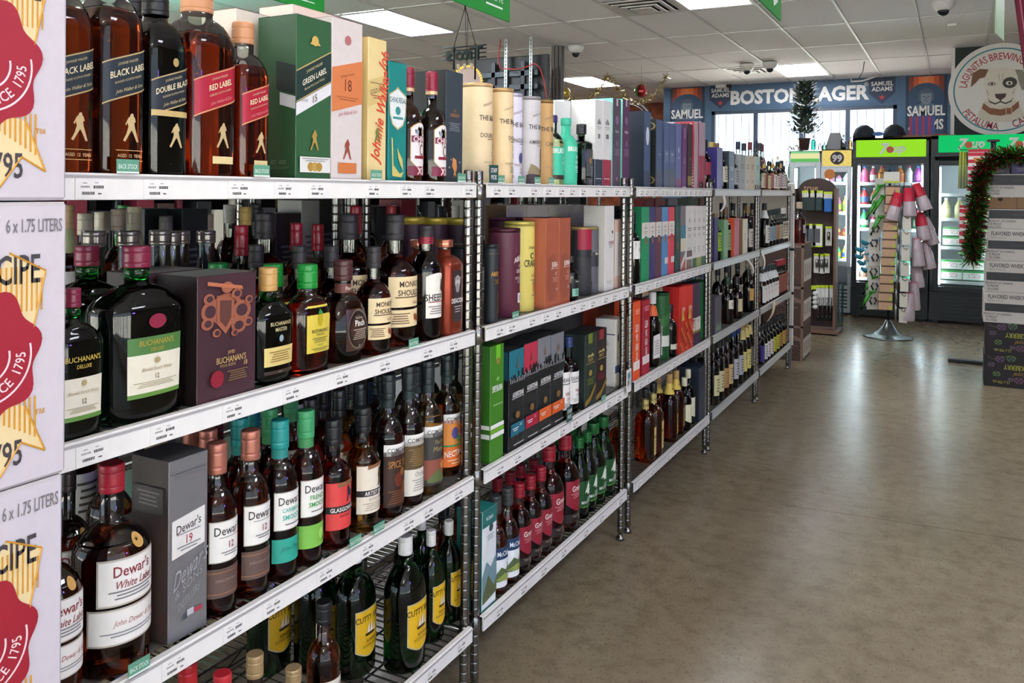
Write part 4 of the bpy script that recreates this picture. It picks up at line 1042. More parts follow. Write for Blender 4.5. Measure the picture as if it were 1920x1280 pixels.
carton(0, 831, 863, 138, .05, 'black gift box with small orange horse', '#35404a', cs='#14181b', ct='#15191c', dep=.105, pr=[
    T('THE', .025, 0, .655, '#a8704a', b=.5), T('SASSENACH', .032, 0, .615, '#b87a4a', sx=.62, b=1), ('l', -.35, .35, .47, .55, 5, '#8a9098'), ('g', [(-.1, .24), (.1, .22), (.15, .15), (.08, .1), (.12, .06), (0, .09), (-.08, .05), (-.02, .12), (-.14, .16)], '#d08a52'),
    ('c', -.3, .15, .03, '#d8c8a8'), ('c', .3, .2, .03, '#d8c8a8'), ('c', .28, .1, .03, '#d8c8a8'), ('c', -.22, .22, .03, '#d8c8a8')])
def balv(yr, sub): return [T('SINGLE MALT SCOTCH', .024, .15, .81, '#7a6a58', sx=.7, sl=.35), T('THE BALVENIE', .052, .28, .66, '#33302c', sx=.78, b=1.2), T(sub, .045, .35, .49, '#4a4038', sx=.8, b=.5), ('l', -.3, .9, .44, .46, 1, '#8a7a62'), T(yr, .05, .35, .385, '#5a4a38', b=1),
    ('l', .0, .9, .28, .33, 4, '#a89a80'), T('WHISKY LIVES', .03, .1, .225, '#a08e72', sx=.8), ('l', -.3, .7, .13, .2, 5, '#8f8068'), ('c', .25, .095, .1, '#b07a5a', .02)]
tin(0, 863, 921, 158, .055, 'wide cream gift tube', '#e6cfa6', balv('12', 'DOUBLEWOOD'), '#c9a878')
tin(0, 918, 960, 167, .035, 'narrow cream gift tube', '#e3c99c', balv('12', 'DOUBLE'), '#b8925f')
tin(0, 938, 977, 176, .06, 'white gift tube with lilac print', '#dcd9e6', balv('12', 'SINGLE BARREL') + [('c', -.1, .3, .25, '#4a4a7a', .06)], '#b9b4c8')
tin(0, 968, 1011, 182, .03, 'grey gift tube with dark lower picture', '#c6c3c4', balv('12', 'AMERICAN OAK')[:4] + [('g', [(-1.3, .02), (1.3, .02), (1.3, .1), (-.2, .2), (-1.3, .12)], '#3a2530'), ('p', .25, .95, .13, .42, '#3f2f36'), ('g', [(-1.2, .14), (-.9, .25), (-.1, .2), (.2, .12)], '#8a7a5a'), T('12', .035, .4, .09, '#d0c8c8')], '#8f8a8c')
tin(0, 1003, 1035, 188, .04, 'tan gift tube', '#c39a62', balv('14', 'CARIBBEAN'), '#8a6a3a')
b(BRUI2, 0, 1014, 1058, 217, .035, 'pale whisky bottle with teal lower label')
b(BRUI, 0, 1029, 1077, 221, .02, 'teal painted whisky bottle')
b(GLEN10, 0, 1061, 1109, 233, .02, 'dark green bottle with grey label and yellow 10')
carton(0, 1040, 1058, 193, .14, 'plain white gift box with mint edge', '#e2e3e0', dep=.1, ct='#7fd0b8')
carton(0, 1058, 1079, 192, .14, 'plain white gift box with mint edge', '#e2e3e0', dep=.1, ct='#7fd0b8')
def bow(c): return [('p', -.5, .5, 0, .32, c), ('l', -.35, .35, .09, .11, 1, '#e0d8d8'), ('g', [(-.25, .74), (0, .79), (.25, .74), (.2, .72), (-.2, .72)], '#8a8a8c'), ('l', -.3, .3, .66, .7, 2, '#a0a0a2'), ('p', -.13, .13, .56, .61, '#4a4a50'), T('12', .03, 0, .585, '#e0e0e0'), T('BOWMORE', .02, 0, .02, '#d8d0d0', sx=.7)]
carton(0, 1118, 1132, 190, .04, 'white gift box with navy base', '#e0dfdc', cs='#d9d8d5', dep=.1, pr=bow('#333e4e') + [('Sp', -.5, .5, 0, .32, '#2b3543')])
carton(0, 1133, 1149, 192, .04, 'white gift box with red base', '#dfdcdb', cs='#d0cdcb', dep=.1, pr=bow('#a02f48') + [('Sp', -.5, .5, 0, .32, '#8a2038')])
def quin(n): return [('p', -.08, .08, .92, 1, '#d8d4d8'), ('c', 0, .76, .2, '#8a6f8f'), T('GlenQuin', .035, 0, .635, '#d8d0d8', sx=.6, b=.5), T(n, .05, 0, .5, '#c8b8c8'), ('l', -.35, .35, .36, .44, 4, '#a08aa0'), ('c', 0, .1, .1, '#a07a8a')]
carton(0, 1150, 1165, 188, .035, 'purple grey gift box with mint side', '#544458', cs='#7fd8c0', ct='#7fd8c0', dep=.1, pr=quin('12'))
carton(0, 1168, 1181, 189, .05, 'plum gift box with mint side', '#5c2f58', cs='#7fd8c0', ct='#7fd8c0', dep=.1, pr=quin('15'))
# third bay top shelf
tin(0, 1171, 1203, 200, .052, 'cream gift tube with grey line drawing', '#d9d2c4', [('l', -1, .3, .1, .85, 40, '#9a9488'), ('p', .1, 1.1, .5, .74, '#e3dccb'), T('OBAN', .05, .6, .65, '#4a443c', b=.5)], '#bdb5a6')
carton(0, 1209, 1220, 211, .03, 'slate blue gift box with white oval', '#43557a', cs='#1c2836', ct='#1c2836', dep=.09, pr=[('c', 0, .68, .26, '#d8dce4', .12), ('p', -.5, .5, 0, .22, '#3a4660')])
carton(0, 1231, 1242, 226, .03, 'black gift box side with gold ring, blue front', '#4d5d80', cs='#141a18', ct='#1a2020', dep=.09, pr=[('Sc', .1, .9, .35, '#8a7a4a', .06), ('Sc', .1, .9, .26, '#141a18', .045), ('Sc', .1, .12, .35, '#8a7a4a', .06), ('Sc', .1, .12, .26, '#141a18', .045), T('Talisker', .035, 0, .5, '#c8d0e0', sx=.6), ('p', -.5, .5, 0, .26, '#565f70')])
for a, q, y in ((1246, 1255, 231), (1256, 1266, 234)):
    carton(0, a, q, y, .03, 'blue grey gift box with silver base', '#52628a', cs='#3f4c68', ct='#3f4c68', dep=.09, pr=[('p', -.45, .45, .4, .58, '#6a7a9a'), T('Talisker', .035, 0, .53, '#dfe4ee', sx=.6, b=1), ('p', -.5, .5, 0, .3, '#5f6776')])
carton(0, 1268, 1278, 234, .03, 'lilac blue gift box with stag antlers', '#6a72a0', cs='#4f5880', dep=.09, pr=[('g', [(-.3, .75), (-.1, .6), (0, .66), (.1, .6), (.3, .75), (.05, .55), (-.05, .55)], '#d0d4e4'), T('DALMORE', .03, 0, .48, '#d0d4e4', sx=.6), ('p', -.5, .5, 0, .16, '#8a5a78')])
carton(0, 1268, 1281, 232, .13, 'white and red gift box', '#d9d2d2', dep=.09, pr=[('p', -.5, .5, 0, .85, '#a8283f')])
carton(0, 1280, 1288, 238, .03, 'violet gift box', '#6a3a78', cs='#4f2a5c', dep=.09, pr=[('p', -.05, .05, .8, .97, '#cfc6d4'), ('l', -.35, .35, .4, .5, 4, '#a890b0'), ('p', -.5, .5, 0, .04, '#d0c8c8')])
carton(0, 1290, 1299, 234, .035, 'dark maroon gift box with cream square', '#3f1a2c', cs='#331524', dep=.09, pr=[T('Glen', .035, 0, .47, '#d8cfae', sx=.7), ('p', -.45, .45, .06, .2, '#9a8a52')])
carton(0, 1304, 1311, 230, .04, 'red gift box with white polka dots', '#b8a8b0', cs='#c22f40', dep=.1, pr=[('Sc', -.45 + .1 * (i % 10), .03 + .045 * (i // 10) + .02 * (i % 2), .035, '#e9e0dc', .0125) for i in range(210)])
for a, q, y in ((1312, 1318, 230), (1318, 1323, 231)):
    carton(0, a, q, y, .035, 'silver topped rose gift box', '#b49aa8', cs='#8f2a48', dep=.09, pr=[('p', -.5, .5, 0, .5, '#a83a58')])
b(gen('#4a2214', '#17181a', '#a8324a', (.3, .55)), 0, 1320, 1331, 262, .05, 'dark bottle with pink red label')
# fourth bay, top shelf
carton(0, 1345, 1355, 278, .03, 'violet gift box with lilac front', '#8f92b8', cs='#33277a', ct='#3f3488', dep=.1, pr=[('Sl', -.3, .3, .1, .5, 8, '#5a4fa0')])
b(gen('#22301c', '#222', '#c9c6b0', (.2, .6)), 0, 1355, 1363, 283, .03, 'dark green bottle between gift boxes')
carton(0, 1367, 1377, 285, .03, 'navy gift box with grey front', '#8392a2', cs='#223240', ct='#223240', dep=.09, pr=[('l', -.3, .3, .5, .6, 3, '#dfe6ea'), ('l', -.3, .3, .25, .3, 2, '#dfe6ea')])
b(gen('#8f9090', '#3a3a3a', '#a8a8ac', (.15, .6)), 0, 1377, 1385, 288, .03, 'silver bottle between gift boxes')
for a, q, c, n in ((1386, 1396, '#9fa5a6', 'grey'), (1397, 1406, '#c9c4b4', 'cream'), (1407, 1416, '#cdb8a4', 'peach'), (1417, 1425, '#a9c4bc', 'mint')):
    carton(0, a, q, 291 + (a - 1386) * .13, .03 if a < 1416 else .05, '%s slim gift box' % n, c, cs=c, dep=.09, pr=[('l', -.3, .3, .6, .75, 3, '#7a7a78'), ('l', -.3, .3, .2, .3, 2, '#8a8a86')])
for k, (x, y, c, l) in enumerate(((1386, 265, '#22304a', 'amber'), (1397, 268, '#2a2a30', ''), (1408, 266, '#7a2430', ''), (1418, 263, '#1f2a44', ''), (1428, 268, '#2a2a30', ''), (1438, 272, '#7a2430', ''), (1337, 266, '#c9b060', ''), (1347, 268, '#7a5a3a', ''))):
    b(gen(('#c08a3a', '#d8c8a0', '#a84a1a')[k % 3], c, ('#c9b890', '#b03a40', '#cfd4d8')[k % 3], (.3, .62)), 0, x - 5, x + 5, y, .2, 'bottle with %s cap' % {'#22304a': 'navy', '#2a2a30': 'black', '#7a2430': 'red', '#1f2a44': 'dark blue', '#c9b060': 'gold', '#7a5a3a': 'brown'}[c])
# farthest bay, top shelf
cols = ['#c9c0a0', '#8a4a3a', '#d8cfa0', '#b86a6a', '#e0e0da', '#d8d0c4', '#c8a0a8', '#d0d8d4', '#b9b4ae', '#d9d4cc']
for k in range(10):
    x = 1430 + 5.4 * k
    b(gen(('#3a2416', '#a8622a', '#c9b890')[k % 3], ('#1b1b1e', '#c9a84a', '#22304a')[k % 3], cols[k], (.1, .6)), 0, x - 3.4, x + 3.4, 303 + (k % 3) * 4, .03, 'slim bottle with %s label' % ('cream', 'brown', 'straw', 'rose', 'white', 'oatmeal', 'pink', 'pale grey', 'grey', 'ivory')[k])

# ------------------------------------------------------------------ nearest bay, second shelf
b(BUCHS, 1, 82, 202, 541, .015, 'small dark green flask with maroon cap')
b(BUCH, 1, 162, 352, 462, .012, 'large dark green flask with maroon cap')
b(BUCH, 1, 88, 258, 460, .14, 'large dark green flask with maroon cap')
carton(1, 369, 479, 509, .02, 'maroon brown gift box with copper crest', '#432830', cs='#1d1214', ct='#6f6866', dep=.105, pr=[
    ('c', -.02, .72, .28, '#9a5a42', .13), ('c', -.02, .72, .2, '#432830', .095), ('c', .24, .7, .16, '#9a5a42', .08), ('c', .24, .7, .1, '#432830', .05), ('c', -.3, .72, .15, '#9a5a42', .08), ('c', -.3, .72, .09, '#432830', .05), ('c', .18, .58, .13, '#9a5a42', .06), ('c', .18, .58, .08, '#432830', .035), ('g', [(-.2, .84), (.1, .82), (.08, .62), (-.05, .53), (-.2, .62)], '#9a5a42'), ('g', [(-.15, .8), (.05, .79), (.04, .65), (-.05, .58), (-.15, .64)], '#5f382f'),
    ('c', -0.33, 0.820, 0.090, '#9a5a42', 0.042), ('c', -0.32, 0.820, 0.054, '#432830', 0.025), ('c', -0.36, 0.630, 0.100, '#9a5a42', 0.047), ('c', -0.35, 0.630, 0.060, '#432830', 0.028), ('c', 0.33, 0.600, 0.080, '#9a5a42', 0.038), ('c', 0.34, 0.600, 0.048, '#432830', 0.023), ('c', 0.34, 0.780, 0.070, '#9a5a42', 0.033), ('c', 0.35, 0.780, 0.042, '#432830', 0.020), ('c', 0.12, 0.840, 0.090, '#9a5a42', 0.042), ('c', 0.13, 0.840, 0.054, '#432830', 0.025), ('c', -0.22, 0.550, 0.070, '#9a5a42', 0.033), ('c', -0.21, 0.550, 0.042, '#432830', 0.020), ('c', 0.08, 0.530, 0.060, '#9a5a42', 0.028), ('c', 0.09, 0.530, 0.036, '#432830', 0.017), ('c', -.05, .9, .1, '#9a5a42', .045), ('g', [(-.38, .96), (-.1, .93), (.2, .9), (.22, .87), (-.1, .9), (-.38, .93)], '#b06a4a'),
    T('JAMES', .028, .02, .385, '#b89a62', sx=.7), T("BUCHANAN'S", .05, .02, .33, '#b89a62', sx=.72, b=1), T('SPECIAL RESERVE', .022, -.04, .285, '#a08552', sx=.7), T('18', .04, .26, .28, '#b89a62', b=1), ('c', -.22, .19, .11, '#8a1a2f'), ('l', -.05, .3, .15, .24, 5, '#7a6240')])
carton(1, 262, 372, 505, .135, 'maroon brown gift box with copper crest', '#432830', cs='#1d1214', ct='#6f6866', dep=.105)
b(BUCHM, 1, 441, 552, 502, .02, 'green flask with gold cap')
b(BUCHP, 1, 523, 621, 496, .02, 'amber flask with green cap and yellow label')
b(BUCHP, 1, 477, 567, 494, .12, 'amber flask with green cap and yellow label')
b(BUCHP, 1, 425, 512, 494, .21, 'amber flask with green cap and yellow label')
b(PINCH, 1, 580, 692, 488, .02, 'dimpled dark bottle with round plaque')
b(PINCH, 1, 540, 640, 488, .13, 'dimpled dark bottle with round plaque')
b(MONK, 1, 642, 732, 463, .02, 'small whisky bottle with cream split label')
b(MONK, 1, 676, 785, 402, .035, 'large whisky bottle with cream split label', R=.056)
b(SHEEP, 1, 753, 831, 423, .02, 'dark bottle with ram head label')
b(DEAC, 1, 783, 865, 450, .012, 'copper coated square bottle with dark plaque')
b(DEAC, 1, 750, 818, 450, .1, 'copper coated square bottle with dark plaque')
for x, y, d in ((588, 402, .15), (658, 402, .16)): b(MONK, 1, x - 38, x + 38, y, d, 'large whisky bottle with cream split label', R=.056)
for x, y, d in ((507, 459, .17), (571, 461, .13), (622, 462, .12)): b(MONK, 1, x - 32, x + 32, y, d, 'small whisky bottle with cream split label')
for x, y, d in ((474, 422, .3), (521, 420, .3), (560, 422, .3), (726, 386, .32), (672, 386, .33)): b(MAKER, 1, x - 34, x + 34, y, d, 'bourbon bottle dipped in red wax')
for x, d in ((228, .2), (262, .205), (296, .21), (333, .3), (366, .3), (416, .29)):
    b(DECAN, 1, x - 44, x + 44, 434, d, 'square clear decanter with flat stopper')
for x, y in ((766, 407), (812, 408), (856, 409)): tin(1, x - 26, x + 26, y, .3, 'dark plum gift tube with yellow top', '#3f2030', [], '#c9b445', lidh=.022)
tin(1, 843, 893, 458, .1, 'black gift tube with gold print', '#20262a', [], '#2a2a28')
# nearest bay, third shelf
b(DEWW, 2, 56, 157, 958, .02, 'small whisky bottle with white label', cap='#2a2022')
b(DEWW, 2, 125, 294, 869, .008, 'large whisky bottle with red cap', R=.06)
carton(2, 317, 390, 843, .03, 'silver grey gift box with white label', '#86868a', cs='#57504f', ct='#5f5d5c', dep=.095, rough=.3, metal=.4, pr=[
    ('p', -.42, .42, .47, .68, '#dedcd8', .12), T("Dewar's", .05, 0, .62, '#3f3a38', sx=.75, b=1, sl=.12), T('19', .05, 0, .545, '#a83a4a', b=1), ('l', -.3, .3, .575, .59, 1, '#888'), ('l', -.3, .3, .485, .52, 2, '#888'), T("Dewar's", .1, .03, .38, '#a5a5a8', sx=.52, sh=.2, sl=.5), T('& SONS', .05, 0, .3, '#9a9a9c', sl=.5), T('DISTILLERS', .045, 0, .22, '#9a9a9c', sl=.5, sx=.5), ('p', -.05, .12, .115, .15, '#b9bcc0'), ('p', .12, .34, .115, .14, '#a83a4a'), ('p', -.14, -.05, .105, .13, '#4a5058'), ('l', -.4, .4, .9, .93, 1, '#6a6a6c'),
    ('Sp', -.4, .4, .7, .85, '#4a4443'), ('Sl', -.3, .3, .74, .83, 4, '#7a7472')])
b(DEW12, 2, 364, 448, 829, .02, 'brown whisky bottle with copper neck')
b(DEW12, 2, 420, 509, 805, .02, 'brown whisky bottle with copper neck', liq='#c8480f')
b(DEWC, 2, 474, 562, 786, .02, 'whisky bottle with teal cap and lower label')
b(DEWF, 2, 523, 609, 768, .02, 'whisky bottle with pale green cap and label')
b(GLAS, 2, 573, 661, 785, .02, 'bottle with bright red label and black band')
b(ARTI, 2, 631, 715, 763, .02, 'pale bottle with cream label and black band')
b(SPICE, 2, 686, 760, 700, .02, 'bottle with dark ornate label')
b(STORY, 2, 729, 797, 685, .02, 'bottle with brown and white label')
b(PEAT, 2, 769, 832, 675, .02, 'golden bottle with dark landscape label')
b(NECT, 2, 806, 865, 664, .055, 'bottle with bright orange fruit label')
for K, ph, L in ((DEWC, 'whisky bottle with teal cap and lower label', ((448, 780, .12), (470, 775, .2))), (DEWF, 'whisky bottle with pale green cap and label', ((503, 765, .12), (540, 757, .2))),
                 (DEW12, 'brown whisky bottle with copper neck', ((392, 826, .11), (360, 824, .18))), (GLAS, 'bottle with bright red label and black band', ((578, 770, .1), (600, 752, .17))), (ARTI, 'pale bottle with cream label', ((630, 742, .1), (648, 722, .18))),
                 (SPICE, 'bottle with dark ornate label', ((668, 705, .1), (700, 692, .18))), (STORY, 'bottle with brown and white label', ((712, 690, .1), (752, 680, .18))), (PEAT, 'golden bottle with dark landscape label', ((770, 677, .1), (800, 668, .18))), (NECT, 'bottle with bright orange fruit label', ((838, 660, .13),))):
    for x, y, d in L: b(K, 2, x - 36, x + 36, y, d, ph, H=.31, R=.035)
for K, L in ((DEWW, ((140, .14), (215, .2))),):
    for x, d in L: b(K, 2, x - 40, x + 40, 900, d, 'small whisky bottle with white label', H=.31, cap='#2a2022')
# nearest bay, bottom wire shelf 
WG = gen('#a8480f', '#1a1a1c', '#e2dccb', (.1, .45), [T("Grant's", .05, .1, .4, '#8a2a2a', sx=.8), ('l', -.6, .6, .15, .35, 5, '#8a8270')])
b(WG, 3, 572, 644, 1124, .03, 'whisky bottle with black cap and cream label')
for x, y, c, n in ((486, 1222, '#b0946a', 'gold capped'), (556, 1247, '#b0946a', 'gold capped'), (364, 1238, '#b01a24', 'red capped'), (427, 1258, '#c02a34', 'red capped')):
    b(gen(AMB, c, PAP), 3, x - 33, x + 33, y, .03, '%s bottle standing low' % n, cm=.3 if 'gold' in n else 0)
b(CUTTY, 3, 704, 804, 1001, .02, 'large green bottle with yellow shield label')
b(CUTTY, 3, 627, 720, 1020, .10, 'large green bottle with yellow shield label')
b(CUTTY, 3, 562, 652, 1020, .19, 'large green bottle with yellow shield label')
b(CUTTY, 3, 495, 580, 1010, .26, 'large green bottle with yellow shield label')
b(CUTTY, 3, 781, 839, 991, .045, 'small green bottle with yellow shield label', R=.039)
b(CUTTY, 3, 817, 871, 973, .055, 'small green bottle with yellow shield label', R=.039)
for x, y, d in ((800, 963, .12), (770, 970, .2)): b(CUTTY, 3, x - 22, x + 22, y, d, 'small green bottle with yellow shield label', R=.039)
for x, y, d in ((835, 940, .12), (862, 930, .2)): b(WG, 3, x - 24, x + 24, y, d, 'whisky bottle with black cap and cream label')
# ------------------------------------------------------------------ second bay, second shelf
tin(1, 908, 934, 458, .02, 'black gift tube with gold print', '#22282c', [T('ABERFELDY', .055, .5, .63, '#c08a3a', sx=.7, b=1.5), ('c', .5, .34, .35, '#b07a30', .06), ('g', [(.1, .12), (.3, .3), (.6, .22), (.9, .3), (1, .14)], '#b07a30'), ('l', 0, 1, .08, .1, 1, '#9a7030'), ('l', -.6, 1, .5, .56, 4, '#9a7030'), ('p', -1.4, 1.4, .88, .885, '#8a6a3a')], '#2a2c2e')
tin(1, 916, 975, 428, .03, 'burgundy gift tube with white letters', '#5a2438', [T('ABERLOUR', .06, .45, .66, '#e0d4d0', sx=.75, b=1.5, sl=.25), T('EST. 1879', .025, .3, .58, '#e0d4d0', sx=.8), T('DISTILLERY', .04, .4, .52, '#e0d4d0', sx=.8, b=1), T('SPEYSIDE SINGLE MALT', .03, .5, .44, '#d4c4c4', sx=.7), T('SCOTCH WHISKY', .03, .5, .4, '#d4c4c4', sx=.7), ('p', -.1, 1.15, .16, .27, '#ddd6d2'), T('12', .06, .15, .215, '#3a2a30', b=1), ('l', .5, 1.1, .18, .25, 4, '#8a8080'), ('l', .2, 1.1, .06, .12, 3, '#d4c4c4')], '#4a1c2c')
tin(1, 948, 1005, 415, .045, 'yellow gift tube with black letters', '#dccb6a', [T('STEWARD & PEEL', .03, .2, .71, '#4a4430', sx=.7, b=.5), T('CRAIGELLACHIE', .08, .5, .54, '#3a3526', sx=.55, b=1.5), ('c', -.1, .62, .2, '#3a3526', .035), ('c', -.1, .62, .12, '#dccb6a', .022), T('SINGLE MALT', .032, .3, .40, '#3a3526', sx=.7), T('13', .085, .15, .26, '#a83a34', b=1.5), ('l', -.3, .9, .3, .36, 3, '#6a6240'), ('l', -.2, .9, .17, .19, 1, '#6a6240'), ('p', -1.4, 1.4, .95, .955, '#5a5030')], '#c9b858')
def jura(n): return [('g', [(-.35, .55), (.1, .6), (.35, .5), (.35, .15), (.2, .08), (-.2, .08), (-.38, .2)], '#96503c'), T('JURA', .06, .18, .48, '#efe4dc', sx=.8, b=2), ('l', -.1, .42, .425, .44, 1, '#d8c0b4'), T(n, .04, .25, .375, '#e0ccc0', b=.5), ('l', 0, .4, .28, .34, 3, '#c99a8a'), T('70cl', .03, .3, .2, '#e0ccc0')]
carton(1, 1022, 1047, 408, .025, 'terracotta gift box with white letters', '#a8583e', cs='#b4674a', ct='#5a4038', dep=.085, pr=jura('10'))
carton(1, 1048, 1069, 408, .025, 'terracotta gift box with white letters', '#a4553c', cs='#9c5038', ct='#5a4038', dep=.085, pr=jura('12'))
b(BUNNA, 1, 1051, 1086, 480, .015, 'short black bottle beside red topped tube')
tin(1, 1070, 1109, 426, .05, 'black gift tube with red top half', '#38383c', [('p', -1.5, 1.5, .67, .97, '#a01f3a'), ('p', -1.5, 1.5, .55, .67, '#1f2022'), ('c', .75, .7, .28, '#8a7a4a', .06), T('Bunnahabhain', .045, .8, .6, '#e0dcd0', sx=.6, b=1), ('p', .4, 1.1, .08, .19, '#a8202f'), T('12', .04, .9, .135, '#e9d0d0')], '#b0905a')
tin(1, 1096, 1127, 425, .055, 'slate grey gift tube', '#5f6066', [('p', -1.5, 1.5, .4, .62, '#2f3034'), ('c', .4, .7, .3, '#8a7a4a', .06), T('Bunnahabhain', .045, .3, .6, '#e0dcd0', sx=.6, b=1)], '#9a8a5a')
carton(1, 1130, 1147, 386, .04, 'tall white gift box with small cat emblem', '#dcdad6', cs='#d0ccc4', dep=.09, pr=[('g', [(.2, .69), (.25, .71), (.36, .7), (.4, .68), (.34, .675), (.3, .66), (.26, .675)], '#333'), T('CLYNELISH', .04, .18, .565, '#8a2a3a', sx=.6, b=1), ('l', -.1, .35, .5, .54, 2, '#999'), ('l', -.3, .3, .08, .12, 2, '#b0b0b0')])
carton(1, 1154, 1174, 411, .05, 'blush pink and white gift box', '#e2dad4', cs='#d8b8a6', ct='#d8b8a6', dep=.08, pr=[('p', -.5, .5, .82, 1, '#dcb9a6'), ('p', -.5, .5, 0, .17, '#dcb9a6'), T('HIGHLAND', .03, 0, .72, '#8a847c', sx=.65), T('PARK', .03, 0, .68, '#8a847c', sx=.65), ('l', -.25, .25, .63, .65, 1, '#aaa'), ('c', 0, .53, .1, '#c0bab2'), ('c', 0, .42, .1, '#c0bab2'), ('l', -.2, .2, .28, .38, 5, '#bbb')])
for x0, x1 in ((950, 988), (989, 1029), (1030, 1067), (1068, 1104)): carton(1, x0, x1, 384, .3, 'plain ivory gift box', '#cfcab8', cs='#7a5a40', dep=.09)
for x0, x1 in ((1147, 1159), (1160, 1171)): carton(1, x0, x1, 386, .25, 'dark green gift box', '#12402a', cs='#0e3020', dep=.09)
for x0, x1 in ((915, 965), (962, 1010)): tin(1, x0, x1, 408, .2, 'burgundy gift tube with white letters', '#5a2438', [], '#5a2438')
# second bay, third shelf
carton(2, 920, 945, 643, .02, 'bright green gift box with white bands', '#3f7f22', cs='#2f661c', ct='#3a7420', dep=.09, pr=[('p', -.1, .22, .88, 1, '#6fbf2a'), ('c', .05, .86, .14, '#8a7a3a', .03), ('g', [(-.1, .7), (.05, .73), (.15, .71), (.05, .69)], '#7fbf5a'), T('SPEYBURN', .055, 0, .63, '#e9efe2', sx=.5, b=1.8), ('l', -.3, .4, .48, .5, 1, '#a8c88a'), ('p', -.5, .5, .29, .325, '#e6e9e2'), ('p', -.5, .5, .255, .285, '#6fae2a'), ('p', -.5, .5, .21, .25, '#e6e9e2'), ('Sp', -.5, .5, .29, .325, '#dfe2db'), ('Sp', -.5, .5, .21, .25, '#dfe2db')])
rs = random.Random(3)
def auch(c, lc, n):
    L = [('p', -.5, .5, .72, 1, c)] + [('p', x / 12 - .5, x / 12 - .5 + .09, .6, .7 + rs.uniform(-.02, .1), '#171a1b') for x in range(12)] + [('p', x / 9 - .47, x / 9 - .44, .68, .68 + rs.uniform(.01, .06), '#c9cccc') for x in range(9)]
    return L + [('g', [(-.06, .82), (0, .93), (.06, .82)], '#7a5a3a'), T('AUCHENTOSHAN', .05, .02, .565, '#e4e4e0', sx=.42, b=1.8), ('l', -.42, .42, .52, .535, 1, '#c9c9c4'), ('c', 0, .355, .15, '#7a5a30', .035), ('p', -.48, .48, .16, .28, lc), ('l', -.35, .05, .2, .24, 2, '#e0e0dc'), T(n, .03, .2, .25, '#e9e9e4'), ('l', -.3, .4, .06, .08, 1, '#c0c0bc')]
for a, q, y, c, lc, n, w in ((957, 984, 650, '#1c6f80', '#1a6478', 'AO', 'teal'), (984, 1009, 638, '#b83048', '#a81f3c', '12', 'crimson'), (1009, 1033, 628, '#77797e', '#d8602a', '12', 'grey'), (1033, 1057, 621, '#77797e', '#d8602a', '16', 'grey')):
    carton(2, a, q, y, .02, 'black skyline gift box with %s top' % w, '#1d2022', cs='#101315', ct='#232628', dep=.09, pr=auch(c, lc, n) + ([('Sp', -.5, .5, .72, 1, '#124a58')] if w == 'teal' else []))
b(DEAN, 2, 1022, 1069, 690, .012, 'half hidden whisky bottle with white label', H=.3)
b(DEAN, 2, 1041, 1089, 630, .03, 'whisky bottle with blue cap and white label')
def toma(c): return [('p', -.2, .2, .86, 1, c), ('g', [(-.3, .68), (-.15, .72), (0, .7), (.2, .73), (.35, .68)], '#a8945a'), T('TOMATIN', .05, 0, .64, '#b8a05a', sx=.6, b=1.2), ('l', -.4, .4, .58, .61, 1, '#8a7a4a'), ('c', 0, .46, .14, '#a08a3a', .04), ('l', -.35, .35, .3, .4, 4, c), ('g', [(-.5, .1), (0, .16), (.5, .3), (.5, .24), (0, .08), (-.5, .03)], '#8a6a2a')]
carton(2, 1096, 1116, 622, .02, 'green black gift box with gold name', '#20302a', cs='#17231f', ct='#1c2825', dep=.095, pr=toma('#6a7a2a'))
carton(2, 1117, 1137, 614, .02, 'brown black gift box with gold name', '#241a1a', cs='#1a1414', ct='#2a1f20', dep=.095, pr=toma('#8a2030'))
carton(2, 1154, 1170, 594, .05, 'cream gift box with navy oval and square', '#dcd6c4', cs='#dedbd6', ct='#d2cdc0', dep=.085, pr=[('c', 0, .72, .26, '#2a3050', .075), ('p', -.5, .5, .2, .31, '#33426a'), ('l', -.4, .4, .4, .44, 2, '#aaa'), ('Sp', -.5, .5, .77, .785, '#3a3f5a'), ('St', 'OLD', .035, 0, .67, '#4a4a52', {}), ('St', 'PULTENEY', .035, 0, .63, '#4a4a52', dict(sx=.6)), ('Sc', 0, .54, .1, '#6a6a72', .03), ('St', '12', .04, 0, .33, '#55555c', {})])
for x0, x1, y in ((1080, 1120, 592), (1120, 1160, 586)): carton(2, x0, x1, y, .2, 'rust red gift box', '#8a2f18', cs='#6a2412', dep=.1, H=.31)
for x0, x1 in ((1020, 1060), (1062, 1100)): carton(2, x0, x1, 600, .18, 'black gift box', '#1b1b1e', ct='#3a3034', dep=.1, H=.3)
# second bay, bottom shelf
carton(3, 905, 931, 944, .02, 'teal and white gift box with coast picture', '#dbe2e4', cs='#1f6a66', ct='#1f7a74', dep=.085, pr=[('p', -.5, .5, .83, 1, '#1f6a66'), T("McClelland's", .04, 0, .91, '#dfe9e8', sx=.5, b=1), ('c', .1, .8, .14, '#3a4a4c'), ('l', -.2, .3, .68, .74, 3, '#8a9498'), ('g', [(-.5, .35), (-.2, .48), (.1, .4), (.5, .5), (.5, .2), (-.5, .15)], '#6f8f98'), ('g', [(-.5, .15), (-.1, .34), (.3, .2), (.5, .26), (.5, .12), (-.5, .08)], '#55603f'), ('p', -.5, .5, 0, .03, '#1f6a66')])
b(MCCL, 3, 909, 956, 926, .02, 'whisky bottle with blue band and landscape label')
b(MCCL, 3, 933, 979, 911, .02, 'whisky bottle with blue band and landscape label')
for xa, xb, y in ((949, 1000, 903), (972, 1021, 888), (992, 1039, 873)): b(GRANT, 3, xa, xb, y, .02, 'small red capped bottle with maroon shield')
for xa, xb, y in ((996, 1061, 832), (1027, 1090, 812)): b(GRANT, 3, xa, xb, y, .02, 'large red capped bottle with maroon shield', R=.05)
